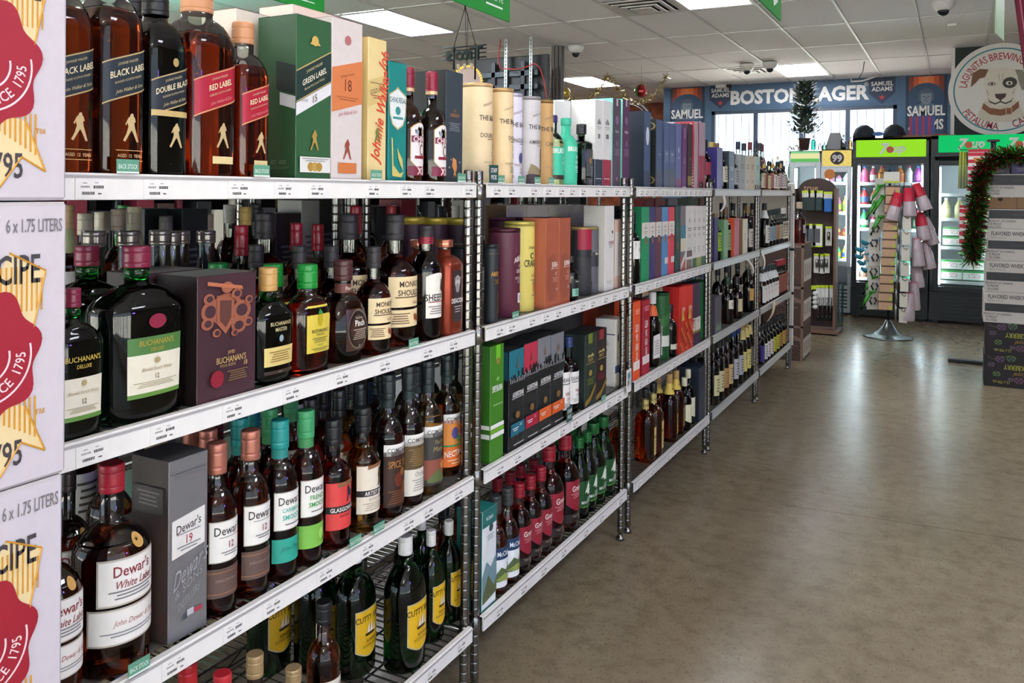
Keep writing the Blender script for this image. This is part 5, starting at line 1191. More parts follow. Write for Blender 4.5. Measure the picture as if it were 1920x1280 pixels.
for xa, xb, y in ((1068, 1110, 817), (1087, 1126, 805), (1090, 1146, 786), (1113, 1167, 772)): b(MACG, 3, xa, xb, y, .03, 'bright green bottle with white lion', R=.05 if y < 800 else .037)
for x, y, d in ((935, 893, .12), (958, 882, .12), (976, 870, .12), (1000, 860, .13)): b(GRANT, 3, x - 24, x + 24, y, d, 'small red capped bottle with maroon shield')
for x, y, d in ((1050, 806, .13), (1075, 795, .13), (1088, 786, .2), (1113, 775, .14), (1070, 785, .22)): b(MACG, 3, x - 20, x + 20, y, d, 'bright green bottle with white lion')
for x, y, d in ((1148, 768, .14), (1168, 770, .1)): b(SCOR, 3, x - 22, x + 22, y, d, 'broad amber bottle with yellow neck band')
# ------------------------------------------------------------------ third bay
b(gen('#14181a', '#1a1a1c', PAP, (.35, .6), [T('GLEN', .05, .2, .48, '#333', sx=.7)]), 1, 1189, 1201, 423, .02, 'dark bottle with white label', H=.3)
def moray(c): return [('p', -.5, .5, .58, .79, '#ddd6cc'), T('THE', .02, 0, .755, '#555'), T('GLENLIVET', .03, 0, .72, '#4a4a4a', sx=.55, b=1), ('l', -.3, .3, .63, .68, 2, '#999'), ('g', [(-.5, .58), (-.25, .585), (0, .62), (.25, .585), (.5, .58), (.5, .56), (-.5, .56)], c), ('c', 0, .545, .16, '#8a6a4a', .045)]
for a, q, c, sd, n in ((1203, 1217, '#15905a', '#107048', 'emerald'), (1218, 1229, '#3a2f68', '#2a2250', 'indigo'), (1230, 1241, '#5f2f42', '#4a2434', 'wine'), (1242, 1253, '#4a86b8', '#3a6a94', 'sky blue'), (1254, 1265, '#d8344c', '#b02a3e', 'coral red')):
    carton(1, a, q, 388, .025, '%s gift box with white label band' % n, c, cs=sd, dep=.085, pr=moray(c) + ([('p', -.1, .45, .18, .27, '#dcd8d4')] if n in ('sky blue', 'coral red') else []))
carton(1, 1267, 1275, 386, .03, 'dark teal gift box', '#15453f', cs='#103530', dep=.085, pr=[('l', -.3, .3, .55, .75, 8, '#4a7a70'), ('c', 0, .4, .2, '#8a5a3a', .06)])
carton(1, 1277, 1286, 386, .03, 'gift box with colourful coast picture', '#6f6a70', cs='#55505a', dep=.085, pr=[('p', -.5, .5, .3, .5, '#dcd4b4'), ('p', -.5, .5, .5, .7, '#3a7a8a'), ('p', -.5, .5, 0, .22, '#b05a4a'), ('g', [(-.5, .1), (.5, .3), (.5, .2), (-.5, .02)], '#c9d0d4')])
for k, (a, q) in enumerate(((1288, 1298), (1299, 1307), (1308, 1316), (1317, 1326), (1327, 1336))):
    c = ('#7a6a66', '#4a6a4c', '#9a9a5a', '#3f6a48', '#3f6a48')[k]
    carton(1, a, q, 386, .025 if k < 4 else .05, 'white gift box with %s base' % ('taupe', 'green', 'olive', 'green', 'green')[k], '#d9d6d1', cs='#c9c5bf', dep=.085, pr=[('p', -.5, .5, 0, .16, c), ('p', -.06, .06, .74, .8, '#555'), ('l', -.38, .38, .6, .66, 2, '#555'), ('l', -.3, .3, .5, .56, 2, '#999'), ('l', -.25, .25, .25, .35, 3, '#aaa')] + ([('p', -.5, .5, .2, .3, c)] if k == 0 else []))
for k, (x, c) in enumerate(((1217, '#b02a2a'), (1238, '#c03030'), (1262, '#9a8a94'), (1300, '#5a6a5a'), (1322, '#7a4a2a'))): carton(1, x - 9, x + 9, 372, .3, 'box stacked high behind the front row', c, dep=.09, H=.35)
carton(2, 1188, 1201, 563, .02, 'orange gift box with tall letters', '#e2511f', cs='#c8451a', ct='#b03a16', dep=.085, pr=[('l', -.3, .4, .83, .9, 3, '#f0c0a0')] + [T(t, .1, 0, .66 - .12 * i, '#f4e4da', sx=.38, b=1.5) for i, t in enumerate(('GLEN', 'MO', 'RAN', 'GIE'))] + [('p', -.5, .4, .13, .24, '#e9e2dc'), T('12', .05, 0, .185, '#c8451a')])
carton(2, 1205, 1219, 560, .02, 'crimson gift box with tall letters', '#a5162f', cs='#8a1028', ct='#80102a', dep=.085, pr=[('l', -.3, .4, .85, .92, 3, '#e0a0a8')] + [T(t, .1, 0, .68 - .12 * i, '#f0dcdc', sx=.38, b=1.5) for i, t in enumerate(('GLEN', 'MO', 'RAN', 'GIE'))] + [('p', -.5, .4, .15, .26, '#e2d4d4'), T('12', .05, 0, .2, '#a5162f')])
gm = b(gen('#3a2a22', '#d8d4d0', '#cfcad0', (.12, .4), nl=(.68, .82, '#d8602a')), 2, 1219, 1239, 547, .02, 'bottle wearing a white paper tag')
tin(2, 1227, 1261, 546, .035, 'wide green gift tube', '#1f5a2c', [('p', -1.5, 1.5, .2, .36, '#d8dccc'), T('Glen', .06, .7, .3, '#444', sx=.7), ('g', [(-1.5, .6), (1.5, .8), (1.5, .62), (-1.5, .45)], '#2f6a34')], '#1a4a26')
b(gen('#14100e', '#1c1c1c', '#c9c4b0', (.15, .25), [T('Glen', .06, .1, .2, '#333')]), 2, 1258, 1272, 570, .02, 'black bottle between green and red boxes')
def fid(k): return [T('Glenfiddich', .055, .1, .66, '#f0e0d8', sx=.5, b=1), ('l', -.3, .35, .6, .62, 1, '#e0a8a0')] + [('c', -.4 + .2 * (i % 5), .05 + .055 * (i // 5), .09, ('#c01a22', '#e0402a', '#e8902a', '#8a1418')[(i * 7 + k) % 4], .024) for i in range(40)] + [('g', [(-.5, .5), (-.3, .75), (-.2, .6), (0, .5)], '#c9a83a')]
carton(2, 1271, 1284, 536, .02, 'bright red gift box with berry pattern', '#d8281f', cs='#b81f1a', dep=.085, pr=fid(0))
carton(2, 1285, 1297, 534, .02, 'bright red gift box with berry pattern', '#d8281f', cs='#b81f1a', dep=.085, pr=fid(2))
for a, q, y in ((1299, 1304, 531), (1305, 1314, 529)): carton(2, a, q, y, .02, 'plum gift box with cream band', '#3a2040', cs='#8a2434', dep=.085, pr=[('p', -.5, .5, .24, .45, '#d4ccc0'), T('Glenlivet', .04, 0, .4, '#555', sx=.5), ('p', -.5, .5, .2, .24, '#8a7a3a')])
carton(2, 1316, 1328, 525, .05, 'vivid green gift box', '#0c8040', cs='#086232', dep=.085, pr=[('g', [(-.1, .9), (0, .86), (.1, .9), (.02, .82)], '#b8d82a'), T('Glen', .05, .1, .77, '#b8d82a', sx=.7, b=1), ('p', .2, .28, .3, .62, '#b8d82a'), ('g', [(-.3, .27), (.4, .25), (.3, .22), (-.2, .24)], '#9ad82a'), ('l', -.4, .4, .1, .2, 4, '#3aa86a')])
b(SCOR, 3, 1186, 1234, 727, .015, 'broad amber bottle with yellow neck band')
b(SCOR, 3, 1204, 1248, 716, .015, 'broad amber bottle with yellow neck band')
b(HIGH, 3, 1233, 1274, 699, .02, 'large bottle with yellow label and tan cap')
b(HIGH, 3, 1247, 1288, 691, .03, 'large bottle with yellow label and tan cap')
b(GREENL, 3, 1271, 1298, 708, .015, 'green bottle with cream cap and label')
b(GREENL, 3, 1268, 1312, 687, .03, 'green bottle with cream cap and label')
b(HIGH, 3, 1224, 1252, 705, .13, 'large bottle with yellow label and tan cap')
carton(3, 1311, 1323, 683, .02, 'navy gift box on the wire shelf', '#1c2638', cs='#141c2c', ct='#202c40', dep=.12, pr=[('g', [(-.4, .3), (0, .6), (.4, .5), (.2, .4)], '#3a4658'), ('l', -.3, .3, .2, .3, 2, '#5a6678')])
for x in (1292, 1303, 1318): b(gen('#3a2416', '#1b1b1e', '#c9c6a0', (.2, .6)), 3, x - 8, x + 8, 668, .2, 'dim bottle with pale label')
# ------------------------------------------------------------------ fourth bay
carton(1, 1340, 1347, 408, .02, 'indigo gift box by the post', '#2f2560', cs='#241c4c', dep=.08)
b(gen('#2f8a1c', '#7a6a4a', '#8ab82a', (.2, .6), rn=.4), 1, 1345, 1355, 400, .025, 'green bottle with lime label')
carton(1, 1355, 1363, 412, .02, 'sage green gift box', '#7aa07a', cs='#5a8a5c', dep=.08, pr=[('l', -.3, .3, .1, .3, 3, '#a8c0a0')])
b(gen('#2a1a14', '#6a4a34', '#8a9a70', (.15, .55)), 1, 1362, 1373, 388, .03, 'dark bottle with brown stopper')
carton(1, 1375, 1384, 409, .02, 'orange sided pink gift box', '#b8667a', cs='#d8542a', ct='#e07a2a', dep=.08)
b(gen('#c0a890', '#8a7a6a', '#c08a88', (.1, .4)), 1, 1384, 1392, 405, .03, 'clear bottle with pink label')
carton(1, 1393, 1402, 410, .02, 'pale cream gift box', '#d3cdb8', cs='#8a6a4c', dep=.08, pr=[('l', -.2, .2, .4, .6, 3, '#a8a290')])
b(gen('#2a1f1a', '#8a6a3a', '#c0bab0', (.1, .5)), 1, 1401, 1411, 386, .03, 'dark bottle with wooden stopper')
carton(1, 1413, 1421, 405, .05, 'mauve grey gift box', '#a4959c', cs='#4f2f40', dep=.08)
for x in (1358, 1378, 1400, 1414): b(gen('#2a1a14', '#17181a', '#8a8478', (.2, .5)), 1, x - 5, x + 5, 381, .17, 'dark bottle with tall black cap')
carton(2, 1341, 1353, 553, .02, 'charcoal gift box with picture', '#55505a', cs='#3f3a44', dep=.085, pr=[('g', [(-.4, .1), (-.1, .3), (.2, .15), (.4, .3), (.4, .05)], '#6f8a7a')])
b(gen(DKB, '#1d3a2a', '#ddd8c4', (.33, .52)), 2, 1355, 1376, 520, .02, 'black bottle with small cream label')
b(gen('#4a1a12', '#3a3030', '#c9bf98', (.18, .48), [T('BAKER', .05, .2, .42, '#6a5a3a', sx=.6), ('l', -.5, .7, .24, .36, 4, '#8a8060')]), 2, 1373, 1393, 519, .02, 'dark red bottle with tan label')
b(gen('#1a1210', '#1a1a1c', '#c99a5a', (.28, .56), [T('R', .14, .3, .46, '#2a2018', b=2), ('l', -.3, .8, .32, .37, 1, '#4a3a22')]), 2, 1390, 1414, 505, .02, 'broad black bottle with orange tan label')
b(gen('#6a1a1a', '#8a7450', '#8a3a34', (.2, .5)), 2, 1411, 1423, 518, .02, 'wine red bottle by the post')
for x in (1350, 1366, 1386, 1404): b(gen('#2a1a14', ('#c9b890', '#17181a')[x % 4 == 2], '#c9c4b0', (.2, .5)), 2, x - 7, x + 7, 516, .14, 'dark bottle in second row', H=.31)
FB = [(1338, 1351, 640, DKB, '#17181a', '#d4cf9a'), (1349, 1360, 632, '#1c140e', '#17181a', '#cfc99a'), (1358, 1369, 630, '#7a2a12', '#1c1c20', '#b8905a'), (1367, 1377, 622, '#5a2414', '#17181a', '#c9b07a'), (1375, 1387, 612, '#1a120e', '#1f3f7a', '#b9bcc4'), (1385, 1396, 606, '#3a1c10', '#1f3f7a', '#b0b4bc'), (1392, 1403, 600, DKB, '#b0925a', '#d4c77a'), (1401, 1410, 596, '#2a1a10', '#b0925a', '#d9cf7a'), (1408, 1420, 588, '#141612', '#22402a', '#5a5a4a')]
for k, (xa, xb, y, lq, cp, lc) in enumerate(FB):
    b(gen(lq, cp, lc, (.15, .48), [T('LT', .12, .3, .4, '#3a3a22', b=1), ('l', -.3, .8, .2, .3, 3, '#7a7440')] if k == 6 else (), nl=(.68, .84, '#c9b870') if k in (6, 7, 8) else None), 3, xa, xb, y, .02, 'bottle with %s' % ('black cap and straw label', 'black cap and pale straw label', 'black cap and tan label', 'black cap and buff label', 'blue cap and silver label', 'blue cap and grey label', 'tan cap and yellow letters', 'tan cap and yellow label', 'green neck and dark label')[k])
for k, x in enumerate((1345, 1362, 1380, 1396)): b(gen('#2a1a10', ('#b0925a', '#17181a')[k % 2], '#c9c08a', (.2, .5)), 3, x - 6, x + 6, 620 - k * 10, .12, 'dim bottle in second row', H=.3)
# ------------------------------------------------------------------ farthest bay
b(gen('#2a1410', '#17181a', '#d8d4cc', (.1, .5), nl=(.66, .84, '#d8d8d8')), 1, 1432, 1442, 381, .02, 'tall bottle with white neck')
for k in range(5): b(gen('#1a1210', '#1b2a2a', ('#8fa0a4', '#7f98a4', '#a87a5a', '#c9a878', '#9aa4a4')[k], (.15, .55)), 1, 1443 + 6 * k, 1449 + 6 * k, 394 - k, .02, 'slim black bottle with %s label' % ('grey', 'blue grey', 'rust', 'sand', 'silver')[k])
for k in range(3): b(gen('#4a2a1a', '#dcd8d2', '#d9cfb8', (.12, .62)), 1, 1472 + 4.2 * k, 1477 + 4.2 * k, 390, .02, 'slim bottle with white cap')
for k in range(6): b(gen('#4a1c12', '#22282a', '#e2e0dc', (.06, .5), [('c', .2, .3, .5, ('#d89a8a', '#d8a03a', '#c05a7a', '#e0b87a', '#9ac03a', '#d87a6a')[k], .06), ('l', -.6, .6, .38, .46, 2, '#666')], nl=(.62, .82, '#d4d8d8')), 2, 1431 + 5.6 * k, 1437.5 + 5.6 * k, 500 - k * 1.5, .02, 'bottle with white neck and fruit label')
for k in range(5): b(gen('#5a1c12', '#a81f2c', '#9a4a3a', (.1, .6)), 2, 1464 + 3.9 * k, 1468.5 + 3.9 * k, 487 - k, .02, 'slim red capped bottle')
for k in range(9): b(gen(('#1a1a3a', '#14201c', '#2a1612')[k % 3], '#1a2022', ('#3a2f8a', '#d8d4d4', '#ddd4d4', '#d4d4cc', '#c9c03a', '#b8b83a', '#a87a3a', '#b8a03a', '#9a5a3a')[k], (.08, .5), n=2), 3, 1429 + 5.6 * k, 1435.5 + 5.6 * k, 610 - k * 3.2, .02, 'bottle with %s label on the low shelf' % ('violet', 'white', 'pale pink', 'ivory', 'lime', 'olive', 'amber', 'mustard', 'rust')[k])
# ------------------------------------------------------------------ stock of the next aisle's shelves, seen through the gaps
NB = [(150, 384, '#d8b88a', AMB, '#e4e0d4', (.3, .56), '#b8c08a'), (181, 400, '#cfc4b0', '#4a1a10', '#232426', (.42, .56), None), (210, 398, '#cfc4b0', '#4a1410', '#3f8a88', (.2, .45), None), (235, 392, '#9a8a78', '#7a2a10', '#cfcabc', (.2, .5), None), (262, 388, '#cbc2a4', '#6a2a10', '#cfcabc', (.2, .5), '#cfc9a0'),
      (288, 387, '#3f9a52', '#5a2410', '#d4cfc0', (.2, .5), '#4aa85a'), (318, 405, '#6a6660', '#3a2a1a', '#a8a480', (.3, .5), None), (363, 402, '#b8a488', '#1a1a1a', '#2a2c30', (.2, .5), None), (452, 384, '#d8d4cc', DKB, '#d8d0c0', (.2, .5), None), (470, 388, '#c9a85a', '#c8641a', '#d8cfb8', (.15, .4), None), (497, 382, '#3a3a3a', '#17120f', '#b0b0ac', (.3, .55), None), (640, 384, '#2a2a2a', '#2a1a12', '#c9c4b8', (.2, .5), None), (690, 384, '#2a2a2a', '#2a1a12', '#c9c4b8', (.2, .5), None), (845, 386, '#e0dcd4', '#14201c', '#d9c890', (.3, .6), None), (832, 388, '#2a2a2a', '#14201c', '#d8d8d4', (.3, .6), None)]
for k, (x, y, cp, lq, lc, lz, nlc) in enumerate(NB):
    b(gen(lq, cp, lc, lz, [T('BASIL', .03, .1, .47, '#777', sx=.9), T('HAYDEN', .03, .1, .42, '#777', sx=.9)] if k == 0 else [T('BALFOUR', .07, 0, .49, '#b8b8b8', sx=.6, b=1)] if k == 1 else (), nl=(.68, .84, nlc) if nlc else None), 1, x - 25, x + 25, y, .62 + .03 * (k % 3), 'bottle with %s' % ('green neck paper and cream label', 'grey stopper and black plaque', 'grey stopper and teal label', 'brown stopper', 'cream neck strip', 'green neck strip', 'pewter stopper', 'tan stopper', 'white cap', 'gold cap', 'black cap and grey label', 'black cap and pale label', 'black cap and pale label', 'white cap and cream label', 'black cap and white label')[k])
for xa, xb, y, c, n in ((296, 338, 392, '#141c1e', 'black'), (352, 400, 392, '#1c2226', 'charcoal'), (505, 553, 400, '#2a2022', 'dark red patterned'), (545, 580, 376, '#a8a8a4', 'grey printed'), (590, 618, 372, '#1c1f20', 'black'), (700, 740, 388, '#16181a', 'black'), (752, 780, 374, '#8a2430', 'red'), (885, 900, 376, '#b0b0a4', 'grey')):
    carton(1, xa, xb, y, .64, '%s gift box seen through the gap' % n, c, dep=.1, pr=[('l', -.3, .3, .5, .7, 4, '#6a6a6a')])
rz_ = random.Random(11)
for k in range(26):                                # low stock glimpsed behind, each its own bottle
    lv = 2 + k % 2; s_ = .85 + .115 * (k // 2) ; X_ = XF - .58 - .05 * (k % 3)
    p = None
    K = gen(rz_.choice([AMB, RED_, DKB, GRN, '#4a1a10']), rz_.choice(['#17181a', '#8a1528', '#b0946a', '#dcdad6']), rz_.choice([PAP, CRM, '#8f1a30', '#1d3a5f']))
    r = thing('bottle', '', 'bottle', (X_, s_, ZS[lv] + .001)); bottle_parts(r, K, .037, .3, 12); note(r, 'dim bottle facing the next aisle', 'bottle', s_, lv, .6)
settle()
label_items()
# ================================================================== foreground stack of white liquor cases
XC = -1.0
e1, e2 = at_x(125, 376, XC), at_x(123, 881, XC)
ye = float((e1[1] + e2[1]) / 2); hc = float(e1[2]) / 4
CW, CD = .42, .3
DIM_WHITE = '#beb7bf'  # white cardboard, greyed to carry the lower light on it
def case_print(o, k):
    j = e1 if k == 3 else (e1 if k == 4 else e2)
    mp0 = front(CD / 2, .0006); mp1 = front(CD / 2, .0012); mp2 = front(CD / 2, .0018); mp3 = front(CD / 2, .0024)
    u1 = CW / 2
    m = MB(); K_ = M('#3a3638', .6); RDM = M('#961428', .55); GO = M('#c48a24', .55); GO2 = M('#d8c294', .6)
    m.text('6 x 1.75 LITERS', .017, mp1, M('#6f6a6c', .6), u1 - .043, hc - .03, sx=.47, bold=.8)
    m.text('RECIPE', .036, mp1, K_, u1 - .078, hc - .082, sx=.56, bold=1.2)
    m.text('ORIGINAL', .036, mp1, K_, u1 - .24, hc - .082, sx=.56, bold=1.2)
    cu, cv = u1 - .104, hc * .5 - .012
    for s in (-1, 1):                                   # ribbon tails behind the seal
        m.poly([(cu + s * .0, cv + .06), (cu + s * .03, cv + .122), (cu + s * .075, cv + .098), (cu + s * .06, cv + .03)], mp0, GO2)
        m.poly([(cu + s * .0, cv - .05), (cu + s * .05, cv - .065), (cu + s * .075, cv - .125), (cu + s * .045, cv - .108), (cu + s * .015, cv - .15)], mp0, GO2)
        for i in range(9):
            t = i / 8
            m.patch(cu + s * (.012 + .05 * t) - .0012, cu + s * (.012 + .05 * t) + .0012, cv - .075 - .03 * t, cv - .055, mp1, GO)
            m.patch(cu + s * (.02 + .05 * t) - .001, cu + s * (.02 + .05 * t) + .001, cv + .05, cv + (.105 if t < .8 else .09), mp1, GO)
        for (a0, b0), (a1, b1) in (((.03, .122), (.075, .098)), ((.075, .098), (.06, .03)), ((.05, -.065), (.075, -.125)), ((.075, -.125), (.045, -.108)), ((.045, -.108), (.015, -.15))):
            m.tube([mp1(cu + s * a0, cv + b0), mp1(cu + s * a1, cv + b1)], .0011, GO, 4)
    m.poly([(cu + (.066 + .006 * math.sin(7 * a)) * math.cos(a), cv + (.077 + .006 * math.sin(7 * a)) * math.sin(a)) for a in [2 * math.pi * i / 72 for i in range(72)]], mp2, RDM)
    W_ = M('#e0c6c8', .6)
    for r_ in (.03, .056):
        P_ = circ(cu, cv, r_ + .0012, None, 20, -2.2, .2) + circ(cu, cv, r_ - .0012, None, 20, -2.2, .2)[::-1]
        m.poly(P_, mp3, W_)
    def curved(u, v, A=math.radians(-20)):
        r_ = .043; a = A - math.pi / 2 + math.radians(65) + u / r_; q = r_ - v
        return mp3(cu + q * math.cos(a), cv + q * math.sin(a))
    m.text('SINCE  1795', .0125, curved, W_, 0, 0, sx=.8, bold=1)
    m.poly(circ(cu + .01, cv + .058, .003, None, 8), mp3, W_)
    m.text('\u2122', .012, mp1, GO, cu + .068, cv - .078)
    m.text('1795', .031, mp1, K_, u1 - .082, .043, sx=.6, bold=1.4)
    m.build('lettering', o)
wl_ = ('top of the stack', 'second from the top', 'third from the top', 'fourth from the top', 'bottom of the stack')
for k in range(5):
    dx = (0, .004, -.002, .003, 0)[k]
    t = thing('liquor_case', 'white cardboard liquor case with red seal, %s, left foreground' % wl_[4 - k], 'box', (XC - CD / 2 + dx, ye - CW / 2 + (0, -.002, -.001, -.001, 0)[k], k * hc + .0005), 0, 'stacked white liquor cases')
    c = MB().box((0, 0, hc / 2 - .001), (CD, CW, hc - .002), M(DIM_WHITE, .75, bump=.15), .004).build('carton', t)
    m = MB(); m.box((CD / 2 - .001, 0, hc - .004), (.003, CW - .01, .004), M('#b8b2b4', .8)); m.build('flap', t)
    case_print(c, k)

# ================================================================== shelf-edge tags and slips
def stock_tag(x, y, lv, w=.04, lab='', big=False):
    P = at_x(x, y, XF + .004)
    t = thing('shelf_tag', lab, 'tag', (XF + .0035, float(P[1]), ZS[lv] + .0075), 0, 'green clip-on shelf tags')
    h = .05 if big else .022
    m = MB(); m.box((0, 0, h / 2), (.0012, w, h), M('#1f4a48' if big else '#5f9a80', .5)); p = m.build('card', t)
    m = MB(); mp = front(.0006, .0004)
    if big: m.text('STAFF', .013, mp, WHITE, 0, h * .7, sx=.75, bold=1.5); m.text('PICK', .013, mp, WHITE, 0, h * .32, sx=.85, bold=1.5)
    else: m.text('BACK STOCK', .0075, mp, M('#d9e8de', .5), 0, h * .5, sx=.55, bold=1); m.patch(-w / 2, w / 2, 0, .003, mp, M('#d9e8de', .5))
    m.build('lettering', p)
for x, y, lv, q in ((240, 318, 0, 'under the large black label bottle'), (491, 326, 0, 'under the small red label bottle'), (706, 332, 0, 'under the pale gold box'), (866, 335, 0, 'by the first pair of posts'), (940, 338, 0, 'right of the big staff tag'), (978, 340, 0, 'under the lilac printed tube'), (1008, 340, 0, 'under the grey tube'), (1034, 341, 0, 'under the tan tube'),
                    (776, 640, 1, 'under the large cream label bottle'), (261, 1250, 2, 'under the large red capped bottle'), (667, 1014, 2, 'under the pale cream label bottle'), (711, 988, 2, 'under the dark ornate label bottle'), (967, 597, 1, 'under the burgundy tube'), (1132, 745, 2, 'under the brown black box')):
    stock_tag(x, y, lv, lab='small green back-stock tag ' + q)
stock_tag(926, 334, 0, .05, 'large dark green staff tag on the top shelf', True)
stock_tag(1068, 780, 2, .045, 'large dark green staff tag under the blue capped bottle', True)
PT = float(at_x(1178, 720, XF + .01)[1])
t = thing('shelf_card', 'small white picture card on the post between second and third bay', 'card', (XF + .012, PT, .65))
m = MB(); m.box((0, 0, 0), (.0015, .052, .09), WHITE); p = m.build('card', t)
m = MB(); mp = front(.0008, .0004); m.patch(-.02, .02, -.02, .036, mp, M('#b9c4c8', .5)); m.poly(circ(-.002, .02, .012, None, 12), front(.0008, .0007), M('#2f7f94', .5)); m.poly([(-.02, -.018), (-.008, .008), (.004, -.01)], front(.0008, .0007), M('#8a7a52', .5)); m.build('picture', p)
def slip(x0, y0, x1, y1, w, lab, c='#e0ded8'):
    a = at_x(x0, y0, XF + .012); b_ = at_x(x1, y1, XF + .03)
    t = thing('price_slip', lab, 'tag', (0, 0, 0), 0, 'paper slips hanging off the rails')
    m = MB(); V = []; F = []
    for i in range(6):
        f = i / 5; y = float(a[1] * (1 - f) + b_[1] * f); z = float(a[2] * (1 - f) + b_[2] * f); x = XF + .01 + .03 * math.sin(f * 2.2)
        V += [(x, y - w / 2, z), (x, y + w / 2, z), (x + .001, y + w / 2, z), (x + .001, y - w / 2, z)]
    for i in range(5):
        for k in range(4): F.append((i * 4 + k, i * 4 + (k + 1) % 4, i * 4 + 4 + (k + 1) % 4, i * 4 + 4 + k))
    F += [(3, 2, 1, 0), (20, 21, 22, 23)]
    m.add(V, F, M(c, .6)); m.build('paper', t)
slip(1357, 366, 1350, 396, .05, 'white paper slip hanging off the top rail of the fourth bay')
slip(1400, 484, 1411, 512, .04, 'white paper slip hanging off the second rail of the fourth bay')
slip(1428, 470, 1430, 504, .04, 'white paper slip hanging at the fourth and fifth bay posts')
slip(1452, 566, 1438, 602, .09, 'curled tan sale slip off the third rail of the farthest bay', '#cdb89a')
gt = gm
P_ = at_x(1233, 620, XF - .005)
t = thing('paper_tag', 'folded white paper tag leaning on the capped bottle', 'tag', (XF - .008, float(P_[1]), .66))
m = MB(); m.box((0, 0, .06), (.0015, .085, .1), WHITE); m.box((.004, .05, .08), (.0015, .03, .13), M('#dcdad6', .6), rz=.5); p = m.build('paper', t)
m = MB(); prints(m, [('l', -.4, .4, .2, .8, 6, '#9a9a9a')], (.085, .085), .11, lambda e: front(.001, e), None); m.build('lettering', p)
for k, (x, y) in enumerate(((1314, 350), (1336, 346))):
    P_ = at_x(x, y, XF - .03)
    r_ = .012 + .008 * k; hh = .04 + .02 * k
    t = thing('shot_glass', ('small clear shot glass before the rose box', 'clear tumbler before the violet box')[k], 'glass', (XF - .018 - r_, float(P_[1]), ZS[0] + .001))
    MB().lathe([(r_ * .8, 0), (r_, hh), (r_ * .9, hh), (r_ * .7, .006)], 14, clear('#e9f0f0', .5), cap=(1, 1)).build('glass_body', t)

# ================================================================== brown cases, white strip and white box at the end of the run
Yb = 7.254
xr = float(at_z(1505, 678, 0)[0])
hb = [0, float(at_y(1505, 609, Yb)[2]), float(at_y(1505, 535, Yb)[2]), float(at_y(1505, 457, Yb)[2])]
for k in range(3):
    z0, z1 = hb[k], hb[k + 1]; h = z1 - z0
    t = thing('wine_case', 'brown cardboard drinks case, %s of the stack by the shelf end' % ('bottom', 'middle', 'top')[k], 'box', (xr - .165, Yb + .21, z0 + .0005), 0, 'brown cases at the shelf end')
    c = MB().box((0, 0, h / 2 - .001), (.33, .42, h - .002), M('#5d463c', .7), .004).build('carton', t)
    m = MB(); mp = side(-.21, .0006); LG = M('#94796a', .7)
    for a in ([(-.165, h * .96), (.165, h * .96), (.165, h * .9), (-.165, h * .9)], [(.145, 0), (.165, 0), (.165, h), (.145, h)]): m.poly(a, mp, LG)
    if k < 2:
        m.poly([(-.1, h * .88), (-.06, h * .88), (.15, h * .62), (.15, h * .52)], mp, LG)
        for q, (tx, v) in enumerate((('GRAC', .5), ('SECC', .3), ('STI', .14))): m.text(tx, (.06, .05, .03)[q], mp, LG, .02, h * v, sx=.9)
    else:
        m.text('S', .17, mp, LG, .05, h * .55, sx=.8, sh=.1); m.text('VINO', .022, mp, LG, .06, h * .2)
    mpx = front(.165, .0006)
    m.patch(-.2, .2, h * .08, h * .6, mpx, M('#c9c4ba', .6)); m.patch(-.2, .2, h * .66, h * .9, mpx, M('#4a362e', .6))
    for i in range(3): m.patch(-.17 + .12 * i, -.07 + .12 * i, h * .2, h * .5, front(.165, .001), M('#a89f94', .6))
    m.build('print', c)
P_ = at_y(1498, 457, Yb + .1)
t = thing('bottle', 'dark red bottle standing on the brown cases', 'bottle', (float(P_[0]), Yb + .1, hb[3] + .001))
bottle_parts(t, gen('#6a1c14', '#c9b49a', '#b9b0b4', (.25, .45), zs=.55, zn=.7, n=3, zl=.6), .052, .345, 14)
t = thing('end_panel', 'white plastic strip upright at the shelf end', 'panel', (XF - .02, 6.965, 0))
MB().box((0, 0, .83), (.05, .035, 1.3), M('#d9d6d0', .6), .004).build('strip', t)
for z in (1.39, .95, .6, .33): MB().box((0, 0, z), (.06, .045, .02), DARK).build('clip', t)
MB().box((0, 0, .09), (.03, .03, .18), STEEL).build('foot', t)
P_ = at_z(1478, 686, 0)
t = thing('storage_box', 'white box on the floor behind the last post', 'box', (float(P_[0]) - .42, 6.98 + .33, 0))
c = MB().box((0, 0, .32), (.3, .4, .6), M('#cfcac6', .6), .004).build('carton', t); MB().box((0, 0, .01), (.3, .4, .02), DARK).build('base', t)

